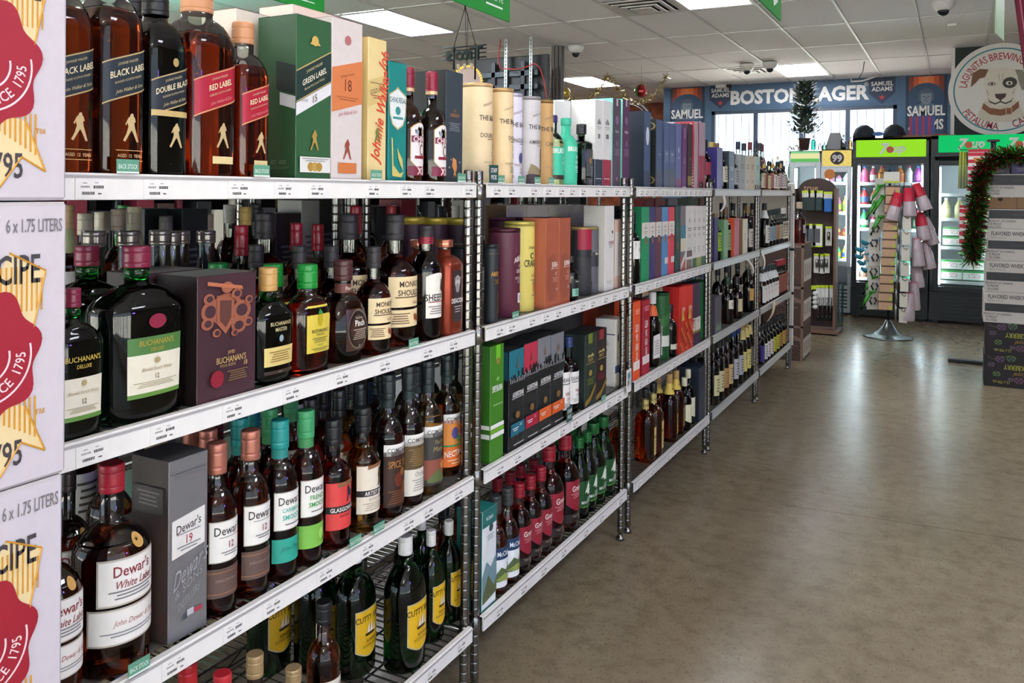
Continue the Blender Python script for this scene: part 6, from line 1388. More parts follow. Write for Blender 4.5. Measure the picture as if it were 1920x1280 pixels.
# ================================================================== right-hand stack of cases with garland
YC = 7.05
def cz(y, x=1880): return float(at_y(x, y, YC)[2])
def cx(x, y=500): return float(at_y(x, y, YC)[0])
ST = [('berry', 1845, 722, 667), ('berry', 1848, 666, 607), ('flav', 1844, 605, 549), ('flav', 1847, 547, 490), ('flav', 1850, 488, 430), ('short', 1852, 428, 393), ('plain', 1849, 392, 371), ('short', 1849, 370, 327)]
LB = ['black berry-print case on the floor, bottom of right stack', 'black berry-print case, second from the floor, right stack', 'white whisky case with black band, third from the floor', 'white whisky case with black band, fourth from the floor', 'white whisky case with black band, fifth from the floor', 'low white whisky case under the cardboard tray', 'plain brown cardboard tray in the right stack', 'white whisky case at the top of the right stack']
zp = 0
for k, (ty, xl_, yb_, yt_) in enumerate(ST):
    z0 = zp; z1 = cz(yt_ - 1); zp = z1; h = z1 - z0; w = .46; x0 = cx(xl_, (yb_ + yt_) / 2)
    t = thing('whisky_case' if ty != 'plain' else 'cardboard_tray', LB[k], 'box', (x0 + w / 2, YC + .17, z0 + .0003), 0, 'stacked cases on the right')
    c = MB().box((0, 0, h / 2), (w, .34, h - .001), M({'berry': '#211c20', 'plain': '#8a6a4a'}.get(ty, '#c9c5bf'), .65), .003).build('carton', t)
    m = MB(); mp = side(-.17, .0006); mq = side(-.17, .0011); L0 = -w / 2
    BK = M('#2a2a2c', .6); BD = M('#26282b', .5); GR = M('#5f5d5c', .6)
    if ty == 'berry':
        YG = M('#a8a83a', .6)
        m.text('BLACKBERRY', .036, mp, YG, L0 + .235, h * .63, sx=.75, bold=1.5, rot=math.pi); m.text('12 x 750 mL', .02, mp, YG, L0 + .11, h * .15, sx=.8, bold=1, rot=math.pi)
        m.text('Royal', .03, mp, M('#a88a3a', .6), L0 + .23, h * .42, sx=.9, sh=.3, rot=math.pi)
        for q, (u, v, c1, r_) in enumerate(((.045, .68, '#6a5a6a', .022), (.08, .4, '#5f8a3a', .024), (.17, .26, '#6a6a70', .018), (.1, .88, '#6a4a70', .03), (.17, .92, '#3f7a3a', .03), (.22, .25, '#7a4a5a', .03), (.3, .5, '#6a4a70', .03))):
            m.poly(circ(L0 + u, h * v, r_, r_ * .8, 12), mp, M(c1, .6))
            for i in range(4): m.poly(circ(L0 + u + .5 * r_ * math.cos(i * 1.6), h * v + .45 * r_ * math.sin(i * 1.6), r_ * .33, None, 8), mq, M('#3a2f42', .6))
        m.tube([mp(L0 + .02 + .014 * i, h * (.93 - .06 * math.sin(i * .5))) for i in range(14)], .001, M('#8a7a3a', .6), 4)
    elif ty == 'plain':
        for u in (.09, .3): m.poly(circ(L0 + u, h * .82, .016, .012, 14), mp, M('#2a2018', .8))
        m.patch(L0 + .19, L0 + .196, 0, h, mp, M('#6a5038', .7))
    else:
        b0, b1 = {'flav': (.37, .63), 'short': (.52, .95) if h < .25 else (.55, .85)}[ty]
        m.patch(L0 + .008, -L0, h * b0, h * b1, mp, BD)
        m.text('reserve blend', .012, mq, M('#5f5a50', .6), L0 + .2, h * (b0 + b1) / 2, sh=.3)
        if ty == 'flav':
            m.text('FLAVORED WHISKY', .03, mp, BK, L0 + .142, h * .855, sx=.62, bold=1.2); m.text('S4SL34 / S1SL143', .012, mp, GR, L0 + .075, h * .72, sx=.85)
        v0 = b0 - .01
        tx = ('PRODUCT OF CANADA', '70 PROOF', '9.0 LITERS')
        for i, s_ in enumerate(tx):
            ww = (.155, .075, .08)[i]
            m.text(s_, .0165, mp, BK, L0 + .012 + ww / 2, h * v0 - .016 - .0225 * i, sx=(.155 / (.0165 * 13.2), .075 / (.0165 * 6.2), .08 / (.0165 * 6.9))[i], bold=1)
    m.build('print', c)
ztop = zp
for k, (a, q, yt_, c_, lab) in enumerate(((1850, 1893, 313, '#3a3a40', 'small dark grey carton on the right stack'), (1896, 1940, 308, '#3a2f66', 'small purple carton on the right stack'))):
    x0, x1 = cx(a, 320), cx(q, 320); h = cz(yt_) - ztop
    t = thing('small_carton', lab, 'box', ((x0 + x1) / 2, YC + .1, ztop + .001))
    c = MB().box((0, 0, h / 2), (x1 - x0, .18, h), M(c_, .5), .002).build('carton', t)
    m = MB(); prints(m, [('Sl', -.3, .3, .25, .65, 3, '#8a8a90')], (.2, x1 - x0), h, None, lambda e: side(-.09, e)); m.build('lettering', c)
# tinsel garland: along the top and down the left edge
rg = random.Random(4)
gp = [(cx(1990, 290), YC - .02, cz(290)), (cx(1920, 292), YC - .03, cz(292)), (cx(1880, 296), YC - .05, cz(294)), (cx(1852, 305), YC - .06, cz(306)), (cx(1836, 340), YC - .04, cz(340)), (cx(1831, 390), YC - .05, cz(390)), (cx(1826, 440), YC - .05, cz(440)), (cx(1822, 490), YC - .05, cz(488))]
gm_ = MB(); cols_ = [M('#2f7a2a', .18, .7, 'metal'), M('#1f5a24', .18, .7, 'metal'), M('#8a1f34', .18, .7, 'metal'), M('#5fa83f', .15, .8, 'metal'), M('#6a1428', .2, .7, 'metal')]
for i in range(len(gp) - 1):
    a, q = Vector(gp[i]), Vector(gp[i + 1]); n_ = int((q - a).length / .00022)
    for k in range(n_):
        p = a.lerp(q, rg.random()); d = Vector((rg.gauss(0, 1), rg.gauss(0, 1), rg.gauss(0, 1))).normalized(); l = rg.uniform(.05, .095)
        w_ = d.cross(Vector((rg.gauss(0, 1), rg.gauss(0, 1), rg.gauss(0, 1)))).normalized() * .0032
        if p.y + d.y * l > YC - .004 and p.z + d.z * l < ztop and p.x + d.x * l > cx(1844): d.y = -abs(d.y)
        if p.y + d.y * l > YC - .004 and p.z + d.z * l < ztop + .06: continue
        gm_.add([p - w_, p + w_, p + d * l + w_ + w_.cross(d) * 1.5, p + d * l - w_ + w_.cross(d) * 1.5], [(0, 1, 2, 3)], cols_[rg.randrange(5) if rg.random() < .85 else (i * 3) % 5])
gar = thing('tinsel_garland', 'green and red tinsel garland draped over the right case stack', 'garland', (0, 0, 0))
o_ = gm_.build('tinsel', gar); o_['kind'] = 'stuff'
MB().tube(gp, .004, M('#2a5a2a', .4), 6).build('cord', gar)
# bouquet of gold tinsel / novelty pieces lying on the stack
t = thing('gift_bow', 'orange and purple shiny bow on top of the right stack', 'bow', (cx(1888, 285), YC + .1, ztop + .10))
for k in range(9):
    a = k * .7; MB().tube([(0, 0, 0), (.05 * math.cos(a), .04 * math.sin(a), .05 + .01 * (k % 3)), (.08 * math.cos(a + .3), .06 * math.sin(a + .3), .015)], .009, M(('#d8602a', '#8a3a9a', '#c8344a')[k % 3], .25, .4, 'metal'), 6).build('loop', t)
# display stand with striped straws behind the stack
YS = 7.9
def sx_(x, y): return float(at_y(x, y, YS)[0])
def sz_(y, x=1850): return float(at_y(x, y, YS)[2])
px_ = sx_(1862, 300)
t = thing('wire_stand', 'black T-topped wire stand behind the right stack', 'display stand', (px_, YS, 0))
zt_ = sz_(264)
MB().tube([(0, 0, 0), (0, 0, zt_)], .02, DARK, 8).build('pole', t)
MB().box((0, 0, zt_), (.09, .05, .02), DARK, .003).build('head', t)
MB().box((0, .0, .014), (.62, .07, .028), DARK, .006).build('foot', t); MB().box((0, 0, .0135), (.07, .5, .027), DARK, .006).build('foot', t)
for (a, b_) in ((1797, 1875), (1833, 1901)):
    z = sz_(281); xa_, xb_ = sx_(a, 281) - px_, sx_(b_, 281) - px_
    MB().tube([(xa_, -.05, z + .03), (xa_ + .02, -.05, z), (xb_ - .02, -.05, z), (xb_, -.05, z + .03)], .004, DARK, 6).build('hook', t)
def pack(x0, x1, y0, y1, lab, kind, dy):
    a0, a1, z0, z1 = sx_(x0, y0), sx_(x1, y0), sz_(y1), sz_(y0); w, h = a1 - a0, z1 - z0
    t = thing('straw_pack', lab, 'straw pack', ((a0 + a1) / 2, YS - .06 - dy, z0), 0, 'packs of straws on the wire stand')
    if kind == 'g':
        for i in range(9):
            MB().tube([(-w / 2 + w * (i + .5) / 9, .012 * (i % 2), 0), (-w / 2 * .8 + w * .8 * (i + .5) / 9, .012 * (i % 2), h)], w / 19, M(('#8a9a2a', '#c9c84a', '#5a6a1a')[i % 3], .35, 0, 'plastic'), 6).build('straw', t)
    else:
        c = MB().box((0, 0, h / 2), (w, .03, h), M('#dcd4d2', .5), .003).build('bag', t)
        m = MB(); mp = side(-.015, .0006); n_ = int(h / .055)
        for i in range(n_): m.patch(-w / 2, w / 2, h * i / n_, h * (i + .5) / n_, mp, M('#c02038', .5))
        m.poly([(w * -.3, h * .8), (w * .4, h * .78), (w * .3, h * .62), (w * -.2, h * .64)], side(-.015, .0012), M('#c8823a', .5))
        m.patch(-w / 2, w / 2, h * .93, h, side(-.015, .0012), M('#b01a30', .5)); m.build('print', c)
pack(1797, 1815, 284, 354, 'bundle of olive green straws hanging on the wire stand', 'g', .0)
pack(1815, 1862, 280, 358, 'upper red and white striped straw pack on the stand', 's', .0)
pack(1799, 1842, 385, 456, 'lower red and white striped straw pack on the stand', 's', .0)

# ================================================================== coolers
YF = 10.2
def fx(x, y=400, Y=YF): return float(at_y(x, y, Y)[0])
def fz(y, x=1670, Y=YF): return float(at_y(x, y, Y)[2])
BLK = M('#1b1f1d', .4, 0, 'plastic'); SIL = M('#b4b8ba', .35, .6, 'metal')
def soda(z, x, y, r, h, lq, cp, lc, lab, cat='bottle'):
    t = thing('soda_bottle', lab, cat, (x, y, z + .001), 0, 'drinks in the coolers')
    MB().lathe([(r * .9, 0), (r, .01), (r, h * .6), (r * .5, h * .8), (r * .36, h * .9)], 10, M(lq, .15, 0, 'plastic')).build('bottle_body', t)
    MB().lathe([(r * .4, h * .9), (r * .4, h)], 10, M(cp, .4, 0, 'plastic')).build('cap', t)
    MB().lathe([(r * 1.02, h * .2), (r * 1.02, h * .5)], 10, M(lc, .5), cap=(0, 0)).build('label', t)
def cooler(lab, x0, x1, Y, zt_, dep, body, sign, glass, shelves, led, name='drinks_cooler', kick=.33):
    """front at Y; sign = (x0, x1, z0, z1); glass = list of (x0, x1, z0, z1)"""
    t = thing(name, lab, 'cooler', ((x0 + x1) / 2, Y, 0)); ox = (x0 + x1) / 2
    w = x1 - x0
    m = MB()
    for s in (-1, 1): m.box((s * (w / 2 - .02), dep / 2 + .03, zt_ / 2 + .02), (.04, dep - .06, zt_ - .04), body)
    m.box((0, dep - .02, zt_ / 2 + .02), (w - .08, .04, zt_ - .04), body); m.box((0, dep / 2, zt_ - .02), (w, dep, .04), body, .004); m.box((0, dep / 2, kick / 2 + .02), (w - .01, dep - .02, kick - .06), body)
    m.build('cabinet', t)
    m = MB()
    for i in range(6): m.box((0, -.002 - .004 * (i % 2), .09 + (kick - .13) * i / 5), (w * .8, .012, .018), M('#2a2f2d', .4, 0, 'plastic'))
    m.box((0, .004, kick / 2 + .02), (w, .012, kick - .02), body); m.build('grille', t)
    for s in (-1, 1): MB().box((s * (w / 2 - .06), .06, .012), (.05, .05, .024), DARK).build('foot', t)
    sa, sb, s0, s1 = sign[:4]
    m = MB(); cxs = (sa + sb) / 2 - ox
    m.box((0, .02, (zt_ + s0 - .04) / 2), (w, .04, zt_ - s0 + .04), body, .004); m.build('header', t)
    sg = MB(); sw, shh = sb - sa, s1 - s0
    sg.box((cxs, -.006, (s0 + s1) / 2), (sw, .016, shh), sign[4], .003); sgo = sg.build('light_box', t)
    if sign[5]:
        m = MB(); sign[5](m, lambda u, v, k=0: (cxs + u, -.0146 - .0006 * k, (s0 + s1) / 2 + v), sw, shh); m.build('logo', sgo)
    inner = M('#dfe3e4', .6)
    for (ga, gb, g0, g1) in glass:
        ca = (ga + gb) / 2 - ox; gw = gb - ga
        d = MB()
        f = .055
        for q in (-1, 1): d.box((ca + q * (gw / 2 + f / 2 - .004), -.02, (g0 + g1) / 2), (f, .045, g1 - g0 + 2 * f), body, .004); d.box((ca, -.02, (g0 + g1) / 2 + q * ((g1 - g0) / 2 + f / 2 - .004)), (gw, .045, f), body, .004)
        do = d.build('door', t)
        MB().box((ca, -.018, (g0 + g1) / 2), (gw, .006, g1 - g0), clear('#eef4f2', .12)).build('glass', do)
        MB().tube([(ca + gw / 2 + .03, -.07, (g0 + g1) / 2 - .2), (ca + gw / 2 + .03, -.07, (g0 + g1) / 2 + .2)], .01, body if body is not SIL else STEEL, 8).build('handle', do)
        m = MB(); m.box((ca, dep - .07, (g0 + g1) / 2), (gw + .06, .02, g1 - g0 + .06), inner)
        for q in (-1, 1): m.box((ca + q * (gw / 2 + .03), dep / 2, (g0 + g1) / 2), (.012, dep - .14, g1 - g0 + .06), inner)
        m.box((ca, dep / 2, g0 - .03), (gw + .06, dep - .14, .02), inner); m.box((ca, dep / 2, g1 + .03), (gw + .06, dep - .14, .02), inner)
        m.build('liner', t)
        for q in (-1, 1):
            MB().box((ca + q * (gw / 2 - .012), .05, (g0 + g1) / 2), (.018, .02, g1 - g0 - .04), glow('#e9f2ff', led)).build('light_strip', t)
        for z in shelves:
            m = MB(); m.box((ca, dep / 2, z), (gw + .03, dep - .2, .012), M('#e2e5e6', .4)); m.box((ca, .085, z + .004), (gw + .02, .008, .035), M('#e9ecec', .4)); m.build('shelf', t)
    return t
def seven(m, f, w, h):
    WT = M('#eef2ea', .5)
    m.text('7', h * .62, lambda u, v: f(u, v, 1), WT, -h * .42, 0, sx=1, bold=4, sh=.25); m.text('up', h * .52, lambda u, v: f(u, v, 1), WT, h * .42, h * .03, sx=1, bold=3, sh=.25)
    m.poly(circ(-h * .02, -h * .08, h * .2, None, 18), lambda u, v: f(u, v, 2), M('#d8643a', .5))
gz0, gz1 = fz(532), fz(307)
def sign_mat(c, s): return glow(c, s)
z1_ = fz(258)
cooler('tall black cooler with lime green sign and open glass door', fx(1597), fx(1741), YF, z1_, .72, BLK, (fx(1604), fx(1735), fz(294), fz(262), glow('#8fd42a', 1.15), seven), [(fx(1607), fx(1731), gz0, gz1)], [fz(y) for y in (345, 387, 432, 527)], 40.)
Y2 = YF - .02
def seven2(m, f, w, h):
    for du in (-w * .26, w * .12):
        seven(m, lambda u, v, k=0, du=du: f(u + du, v, k), w, h)
xa2, xb2 = fx(1744), fx(1744) + 1.35
g2 = [(fx(1760), fx(1760) + .55, gz0 + .0, gz1 - .02), (fx(1760) + .67, fx(1760) + 1.2, gz0, gz1 - .02)]
cooler('wide black two-door cooler with emerald sign behind the stand', xa2, xb2, YF, z1_ + .01, .72, BLK, (fx(1758), xb2 - .06, fz(287), fz(256), glow('#18c46a', 1.0), seven2), g2, [fz(y) for y in (365, 410, 462, 480 + 45)], 22.)
# stock: cooler one
for r, (y_, n, pal, hh) in enumerate(((345, 7, [('#c86a86', '#d8507a'), ('#c86a86', '#e9e4e4'), ('#d8884a', '#e0a060'), ('#4a7aa8', '#7aa0c8'), ('#d88a4a', '#c8744a'), ('#d8dcdc', '#c9d0d4'), ('#9a4aa0', '#a85ab0')], .2), (387, 6, [('#c84a4a', '#4a6ab0'), ('#d86a4a', '#e4e0dc'), ('#3a5a9a', '#d8dcdc'), ('#c8505a', '#e0dcd8'), ('#d8b04a', '#e4e0dc'), ('#5a9a5a', '#dfe4e0')], .2), (432, 6, [('#4aa86a', '#e4eee6'), ('#b83a5a', '#e4eee6'), ('#5ab87a', '#d8e8dc'), ('#8a4a9a', '#dfe8e0'), ('#4aa86a', '#e4eee6'), ('#4aa86a', '#e4eee6')], .22), (527, 6, [('#c8907a', '#e0d8d0'), ('#6ac89a', '#d0eee0'), ('#6ac89a', '#d0eee0'), ('#8ad0b0', '#d8f0e4'), ('#6ac89a', '#d0eee0'), ('#7ab8d0', '#d8e8f0')], .34))):
    xs0, xs1 = fx(1607) + .06, fx(1731) - .06
    for i in range(n):
        lq, lc = pal[i % len(pal)]
        soda(fz(y_) + .006, xs0 + (xs1 - xs0) * i / (n - 1), YF + .16 + .02 * (i % 2), .045, hh, lq, ('#4a7ab8', '#d8d8d8', '#c84a6a')[i % 3], lc, '%s drink bottle, %s of %s from left, %s cooler shelf, black cooler' % (('pink', 'orange', 'blue', 'green', 'pale', 'violet')[i % 6] if r < 2 else ('green', 'red', 'mint')[i % 3], ORD[i], NUM[n], ('top', 'second', 'third', 'bottom')[r]))
# stock: cooler two, left door
for i in range(4): soda(fz(410) + .006, g2[0][0] + .07 + .13 * i, YF + .16, .05, .235, '#d9d4a0', '#e8e8e4', '#e0dcae', 'clear tonic bottle, %s from left, upper shelf, two-door cooler' % ORD[i])
soda(fz(365) + .006, g2[0][0] + .35, YF + .16, .05, .26, '#dfe0d8', '#e8e8e4', '#e4e4e0', 'tall white bottle on the top shelf, two-door cooler')
bxs = [(fx(1760) + .04 + .2 * c, fz(462) + .022 + .105 * r, .185, .1, c, r, 'middle') for c in range(2) for r in range(2)] + [(fx(1760) + (.03 if c == 0 else .24), fz(525) + .022 + .112 * r, .2 if c == 0 else .22, .11, c, r, 'bottom') for c in range(2) for r in range(3 if c else 2)]
for x, z, w, h, c, r, wh in bxs:
    t = thing('soda_carton', 'white and green soda carton, %s shelf, %s column, row %s from below' % (wh, ('left', 'right')[c], NUM[r + 1]), 'box', (x + w / 2, YF + .2, z + .0005), 0, 'soda cartons in the two-door cooler')
    cc = MB().box((0, 0, h / 2), (w, .16, h - .001), M('#dfe6de', .5), .002).build('carton', t)
    m = MB(); mp = side(-.08, .0006); m.patch(-w / 2, w / 2, h * .82, h, mp, M('#3f9a4a', .5)); m.patch(-w / 2, w / 2, 0, h * .12, mp, M('#3a5a44', .5))
    m.poly([(-.05, h * .35), (.05, h * .35), (.055, h * .62), (0, h * .74), (-.055, h * .62)], side(-.08, .001), M('#c8485a', .5)); m.poly([(-.045, h * .38), (.045, h * .38), (.05, h * .6), (0, h * .7), (-.05, h * .6)], side(-.08, .0014), M('#e9ece6', .5))
    m.text('CANADA', h * .1, side(-.08, .0018), M('#b83a4a', .5), 0, h * .58, bold=1, sx=.8); m.text('DRY', h * .1, side(-.08, .0018), M('#b83a4a', .5), 0, h * .44, bold=1); m.build('print', cc)
# slim silver coolers to the left
YV = 10.3
def sign99(m, f, w, h):
    m.poly(circ(.005, 0, h * .42, None, 24), lambda u, v: f(u, v, 1), M('#3a2a30', .5)); m.text('99', h * .44, lambda u, v: f(u, v, 2), WHITE, .005, 0, bold=4)
    for i in range(14): m.poly(circ(-w * .46 + w * .92 * ((i * 37 % 29) / 29), -h * .45 + h * .9 * ((i * 17 % 13) / 13), .005, None, 6), lambda u, v: f(u, v, .5), M('#c8823a', .5))
def signlime(m, f, w, h):
    m.patch(-w / 2, w / 2, -h / 2, -h * .2, lambda u, v: f(u, v, 1), glow('#6ac86a', .9)); m.patch(-w / 2, w / 2, h * .3, h * .5, lambda u, v: f(u, v, 1), glow('#8ad89a', .9))
def vx(x, y=300): return fx(x, y, YV)
def vz(y, x=1560): return fz(y, x, YV)
cooler('slim silver cooler with yellow 99 sign', vx(1540), vx(1597), YV, vz(280), .6, SIL, (vx(1542), vx(1596.5), vz(311), vz(282), glow('#f2d877', .95), sign99), [(vx(1549), vx(1590), vz(489), vz(322))], [vz(y) for y in (344, 400, 446, 488)], 26.)
cooler('slim silver cooler with pale lime sign', vx(1480), vx(1538), YV, vz(282), .6, SIL, (vx(1483), vx(1536), vz(303), vz(283), glow('#f0ecae', .95), signlime), [(vx(1490), vx(1531), vz(489), vz(312))], [vz(y) for y in (360, 410, 450, 488)], 28.)
for r, (y_, pal, hh) in enumerate(((400, ('#8ab04a', '#c86a8a', '#b0c84a'), .2), (446, ('#d8842a', '#c89a3a', '#a83a3a'), .12), (488, ('#3a6ac8', '#4ac86a', '#d8b03a'), .16), (344, ('#b8d0e4', '#d890b0', '#c8e0f0'), .1))):
    for i in range(3): soda(vz(y_) + .006, vx(1552) + .075 * i + .03, YV + .16, .032, hh, pal[i], ('#d8d8d8', '#c84a4a')[i % 2], pal[(i + 1) % 3], 'small can bottle, %s of three, %s shelf, slim 99 cooler' % (ORD[i], ('second', 'third', 'bottom', 'top')[r]))
t = thing('price_burst', 'orange spiky price card on the slim 99 cooler', 'sign', (vx(1557, 326), YV - .06, vz(327)))
m = MB(); P2 = [((.055 if i % 2 else .066) * math.cos(i * math.pi / 16), (.055 if i % 2 else .066) * math.sin(i * math.pi / 16)) for i in range(32)]
m.add([(x, 0, z) for x, z in P2] + [(x, .003, z) for x, z in P2], [list(range(32)), list(range(32, 64))[::-1]] + [(i, (i + 1) % 32, 32 + (i + 1) % 32, 32 + i) for i in range(32)], M('#e88a3a', .5)); m.build('card', t)
# things standing on the coolers
zs_ = vz(280)
pl_ = thing('potted_tree', 'small dark artificial tree in a brown pot on the silver coolers', 'plant', (vx(1503, 270), YV + .2, zs_ + .004))
MB().lathe([(.05, 0), (.066, .13), (.072, .13), (.072, .145), (.06, .145)], 16, M('#5a4038', .6)).build('pot', pl_)
MB().tube([(0, 0, .13), (.01, 0, .4), (0, 0, .82)], [.008, .006, .003], M('#4a3a2a', .8), 6).build('stem', pl_)
m = MB(); lf = [M('#2f4a3a', .5), M('#4a6a50', .5), M('#3a3f4a', .5), M('#6a7a5a', .5)]
for k in range(900):
    h = rg.uniform(.24, .84); rr = .22 * (1.02 - h) + .02; a = rg.uniform(0, 6.283); q = rr * rg.uniform(.15, 1)
    c0 = Vector((q * math.cos(a), q * math.sin(a), h - .05)); d = Vector((math.cos(a + rg.gauss(0, .5)), math.sin(a + rg.gauss(0, .5)), rg.uniform(-.1, .9))).normalized() * rg.uniform(.07, .12)
    s_ = d.cross(Vector((0, 0, 1))).normalized() * .02
    m.add([c0, c0 + d * .5 + s_, c0 + d, c0 + d * .5 - s_], [(0, 1, 2, 3)], lf[rg.randrange(4)])
o_ = m.build('foliage', pl_); o_['kind'] = 'stuff'
for k, (x, y, w, c, n) in enumerate(((1522, 252, 8, '#2fb09a', 'teal'), (1535, 268, 8, '#e4d8d0', 'white'), (1543, 266, 7, '#8ac0a0', 'pale green'), (1579, 252, 10, '#c4ccd4', 'silver'), (1592, 256, 7, '#d8a060', 'amber'), (1490, 270, 12, '#ddd0c4', 'cream'), (1478, 272, 9, '#e0d8cc', 'ivory'))):
    t = thing('bottle', '%s bottle standing on top of the silver coolers' % n, 'bottle', (vx(x, 270), YV + .13, zs_ + .004), 0, 'bottles on the silver coolers')
    hh = vz(y) - zs_; bottle_parts(t, gen(c, '#e0e0e0', c, (.2, .55)), w / 2 / 160, hh, 10)
t = thing('card_display', 'plain grey cardboard sign shape on the silver coolers', 'display card', (vx(1560, 265), YV + .15, zs_ + .004))
m = MB(); h = vz(248) - zs_; PP = [(-.1, 0), (.13, 0), (.07, h), (-.04, h)]
m.add([(x, 0, z) for x, z in PP] + [(x, .02, z) for x, z in PP], [(0, 1, 2, 3), (7, 6, 5, 4), (0, 4, 5, 1), (1, 5, 6, 2), (2, 6, 7, 3), (3, 7, 4, 0)], M('#a3a3a8', .6)); m.build('card', t)
ztf = z1_ + .003
t = thing('cap_pair', 'two black caps lying on the black cooler', 'hat', (fx(1645, 250), YF + .25, ztf))
for s in (-1, 1):
    MB().lathe([(.15, 0), (.15, .05), (.12, .12), (.05, .16), (.005, .165)], 16, M('#1d2430', .7), fl=.8, c=(s * .16, 0, 0)).build('crown', t)
    MB().box((s * .16, -.17, .015), (.2, .16, .012), M('#1d2430', .7), .004).build('brim', t)
m = MB(); m.poly(circ(0, .05, .06, .025, 14), side(-.13, .0), M('#3a6ab0', .5)); m.build('badge', t)
t = thing('shelf_board', 'thin wooden board on top of the black coolers', 'board', (fx(1732, 253), YF + .22, ztf))
MB().box((0, 0, .012), (.62, .3, .022), M('#8a6a44', .6, 0, 'wood'), .003).build('board', t)
bg = thing('striped_bag', 'red and blue striped gift bag on the board', 'bag', (fx(1727, 240), YF + .2, ztf + .025))
hbg = fz(216, 1727) - ztf - .025
c = MB().box((0, 0, hbg / 2), (.25, .12, hbg), M('#a82a50', .5), .003).build('bag', bg)
m = MB()
for i in range(4): m.patch(-.125 + .0625 * i + .03, -.125 + .0625 * i + .0625, 0, hbg, side(-.06, .0006), M('#2f4a98', .5))
m.build('print', c)
# ================================================================== window-ledge bottles
zled = 1.62
lt = thing('display_ledge', 'long white ledge of bottles under the windows', 'ledge', ((wl + wr) / 2, Y1 - .2, 0))
MB().box((0, 0, zled - .02), (wr - wl + .2, .3, .04), M('#c9c4bc', .6)).build('board', lt)
MB().box((0, .08, (zled - .04) / 2), (wr - wl, .1, zled - .04), M('#8f887e', .7)).build('cabinet', lt)
for k in range(26):
    x = wl + .06 + (wr - wl - 1.0) * k / 25
    c = ('#d8d4c8', '#c89a5a', '#c8604a', '#e0e4e4', '#4a6a5a', '#8a3a3a', '#cfc08a')[k % 7]
    t = thing('bottle', '', 'bottle', (x, Y1 - .2 + .05 * (k % 2), zled + .001), 0, 'bottles on the window ledge')
    t['label'] = '%s bottle on the window ledge, %s such from left' % (('clear', 'amber', 'orange red', 'pale', 'green', 'dark red', 'straw')[k % 7], ORD[k // 7])
    bottle_parts(t, gen(c, ('#c9b49a', '#2a2a2a', '#d8d8d8')[k % 3], ('#e4e0d8', '#c84a4a', '#d8d0b0')[k % 3], (.2, .5)), .036, .22 + .035 * ((k * 5) % 4), 10)
# ================================================================== spinner rack of bar tools
SPX, SPY = -.578, 8.93
def px2(x, y, Y): P = at_y(x, y, Y); return float(P[0]), float(P[2])
zt2 = px2(1672, 318, SPY)[1]
t = thing('spinner_rack', 'black pole spinner rack on a round grey metal base', 'display rack', (SPX, SPY, 0))
MB().lathe([(.225, 0), (.228, .008), (.21, .016), (.15, .03), (.09, .065), (.05, .12), (.03, .16), (.02, .17)], 32, M('#6f7677', .25, .8, 'metal'), cap=(1, 1)).build('base', t)
MB().tube([(0, 0, .16), (0, 0, zt2)], .013, DARK, 10).build('pole', t)
for k in range(6):
    a = k * math.pi / 3 + .25; m = MB(); q = .13
    m.tube([(0, 0, zt2 - .03), (q * math.cos(a), q * math.sin(a), zt2 - .03), (q * math.cos(a), q * math.sin(a), zt2 - .12)], .003, DARK, 5)
    m.tube([(q * math.cos(a), q * math.sin(a), zt2 - .12), (q * math.cos(a), q * math.sin(a), .42)], .0028, DARK, 5); m.build('arm', t)
HK = 0
def hang(lab, x, y, dY, group, name, build, rz=0., tilt=0.):
    X, Z = px2(x, y, SPY + dY)
    o = thing(name, lab, {'cup_pack': 'cup pack', 'tool_card': 'bar tool', 'squeezer': 'squeezer', 'kraft_pack': 'pack', 'steel_pack': 'bar tool', 'scoop': 'scoop'}[name], (X, SPY + dY, Z), rz, group)
    o.rotation_euler.y = tilt
    build(o)
def kraft(o):
    MB().box((0, 0, -.045), (.125, .016, .075), M('#c8a184', .7), .002).build('pouch', o)
    m = MB(); m.box((0, -.002, -.004), (.128, .012, .012), M('#5a4634', .7)); m.box((.045, -.009, -.06), (.03, .003, .03), M('#b8c84a', .5)); m.build('header', o)
    MB().tube([(0, .008, .0), (0, .07, .012)], .002, DARK, 4).build('peg', o)
for k in range(14):
    x = 1674 - 1.15 * k + (1.5 if k % 2 else 0); y = 349 + 16.6 * k
    hang('brown kraft pouch on the spinner rack, %s from the top' % (ORD + ['x'])[k] if k < 14 else '', x, y, -.15, 'kraft pouches on the spinner', 'kraft_pack', kraft, .1)
def top_card(o):
    MB().box((0, 0, -.06), (.14, .006, .11), M('#d8d4cc', .5), .002).build('card', o); MB().box((0, -.004, -.102), (.13, .004, .02), M('#b8c83a', .5)).build('band', o)
hang('white header card with lime edge at the spinner top', 1672, 321, -.16, 'tool cards on the spinner', 'tool_card', top_card)
def cup(o, red=True):
    b_ = MB().lathe([(.055, -.27), (.06, -.26), (.05, -.11), (.044, -.09)], 16, M('#d6cbd0', .3, 0, 'plastic')).build('cup', o)
    MB().lathe([(.0555, -.13), (.034, .0)], 16, M('#d02a44' if red else '#c9b8be', .45), cap=(0, 1)).build('red_card' if red else 'wrap_top', o)
    if not red: MB().lathe([(.04, -.05), (.0345, 0)], 14, M('#d02a44', .45), cap=(0, 1)).build('red_card', o)
    MB().lathe([(.064, -.275), (.066, -.26), (.056, -.11), (.04, .02)], 12, clear('#fbf8fa', .12), cap=(0, 0)).build('film', o)
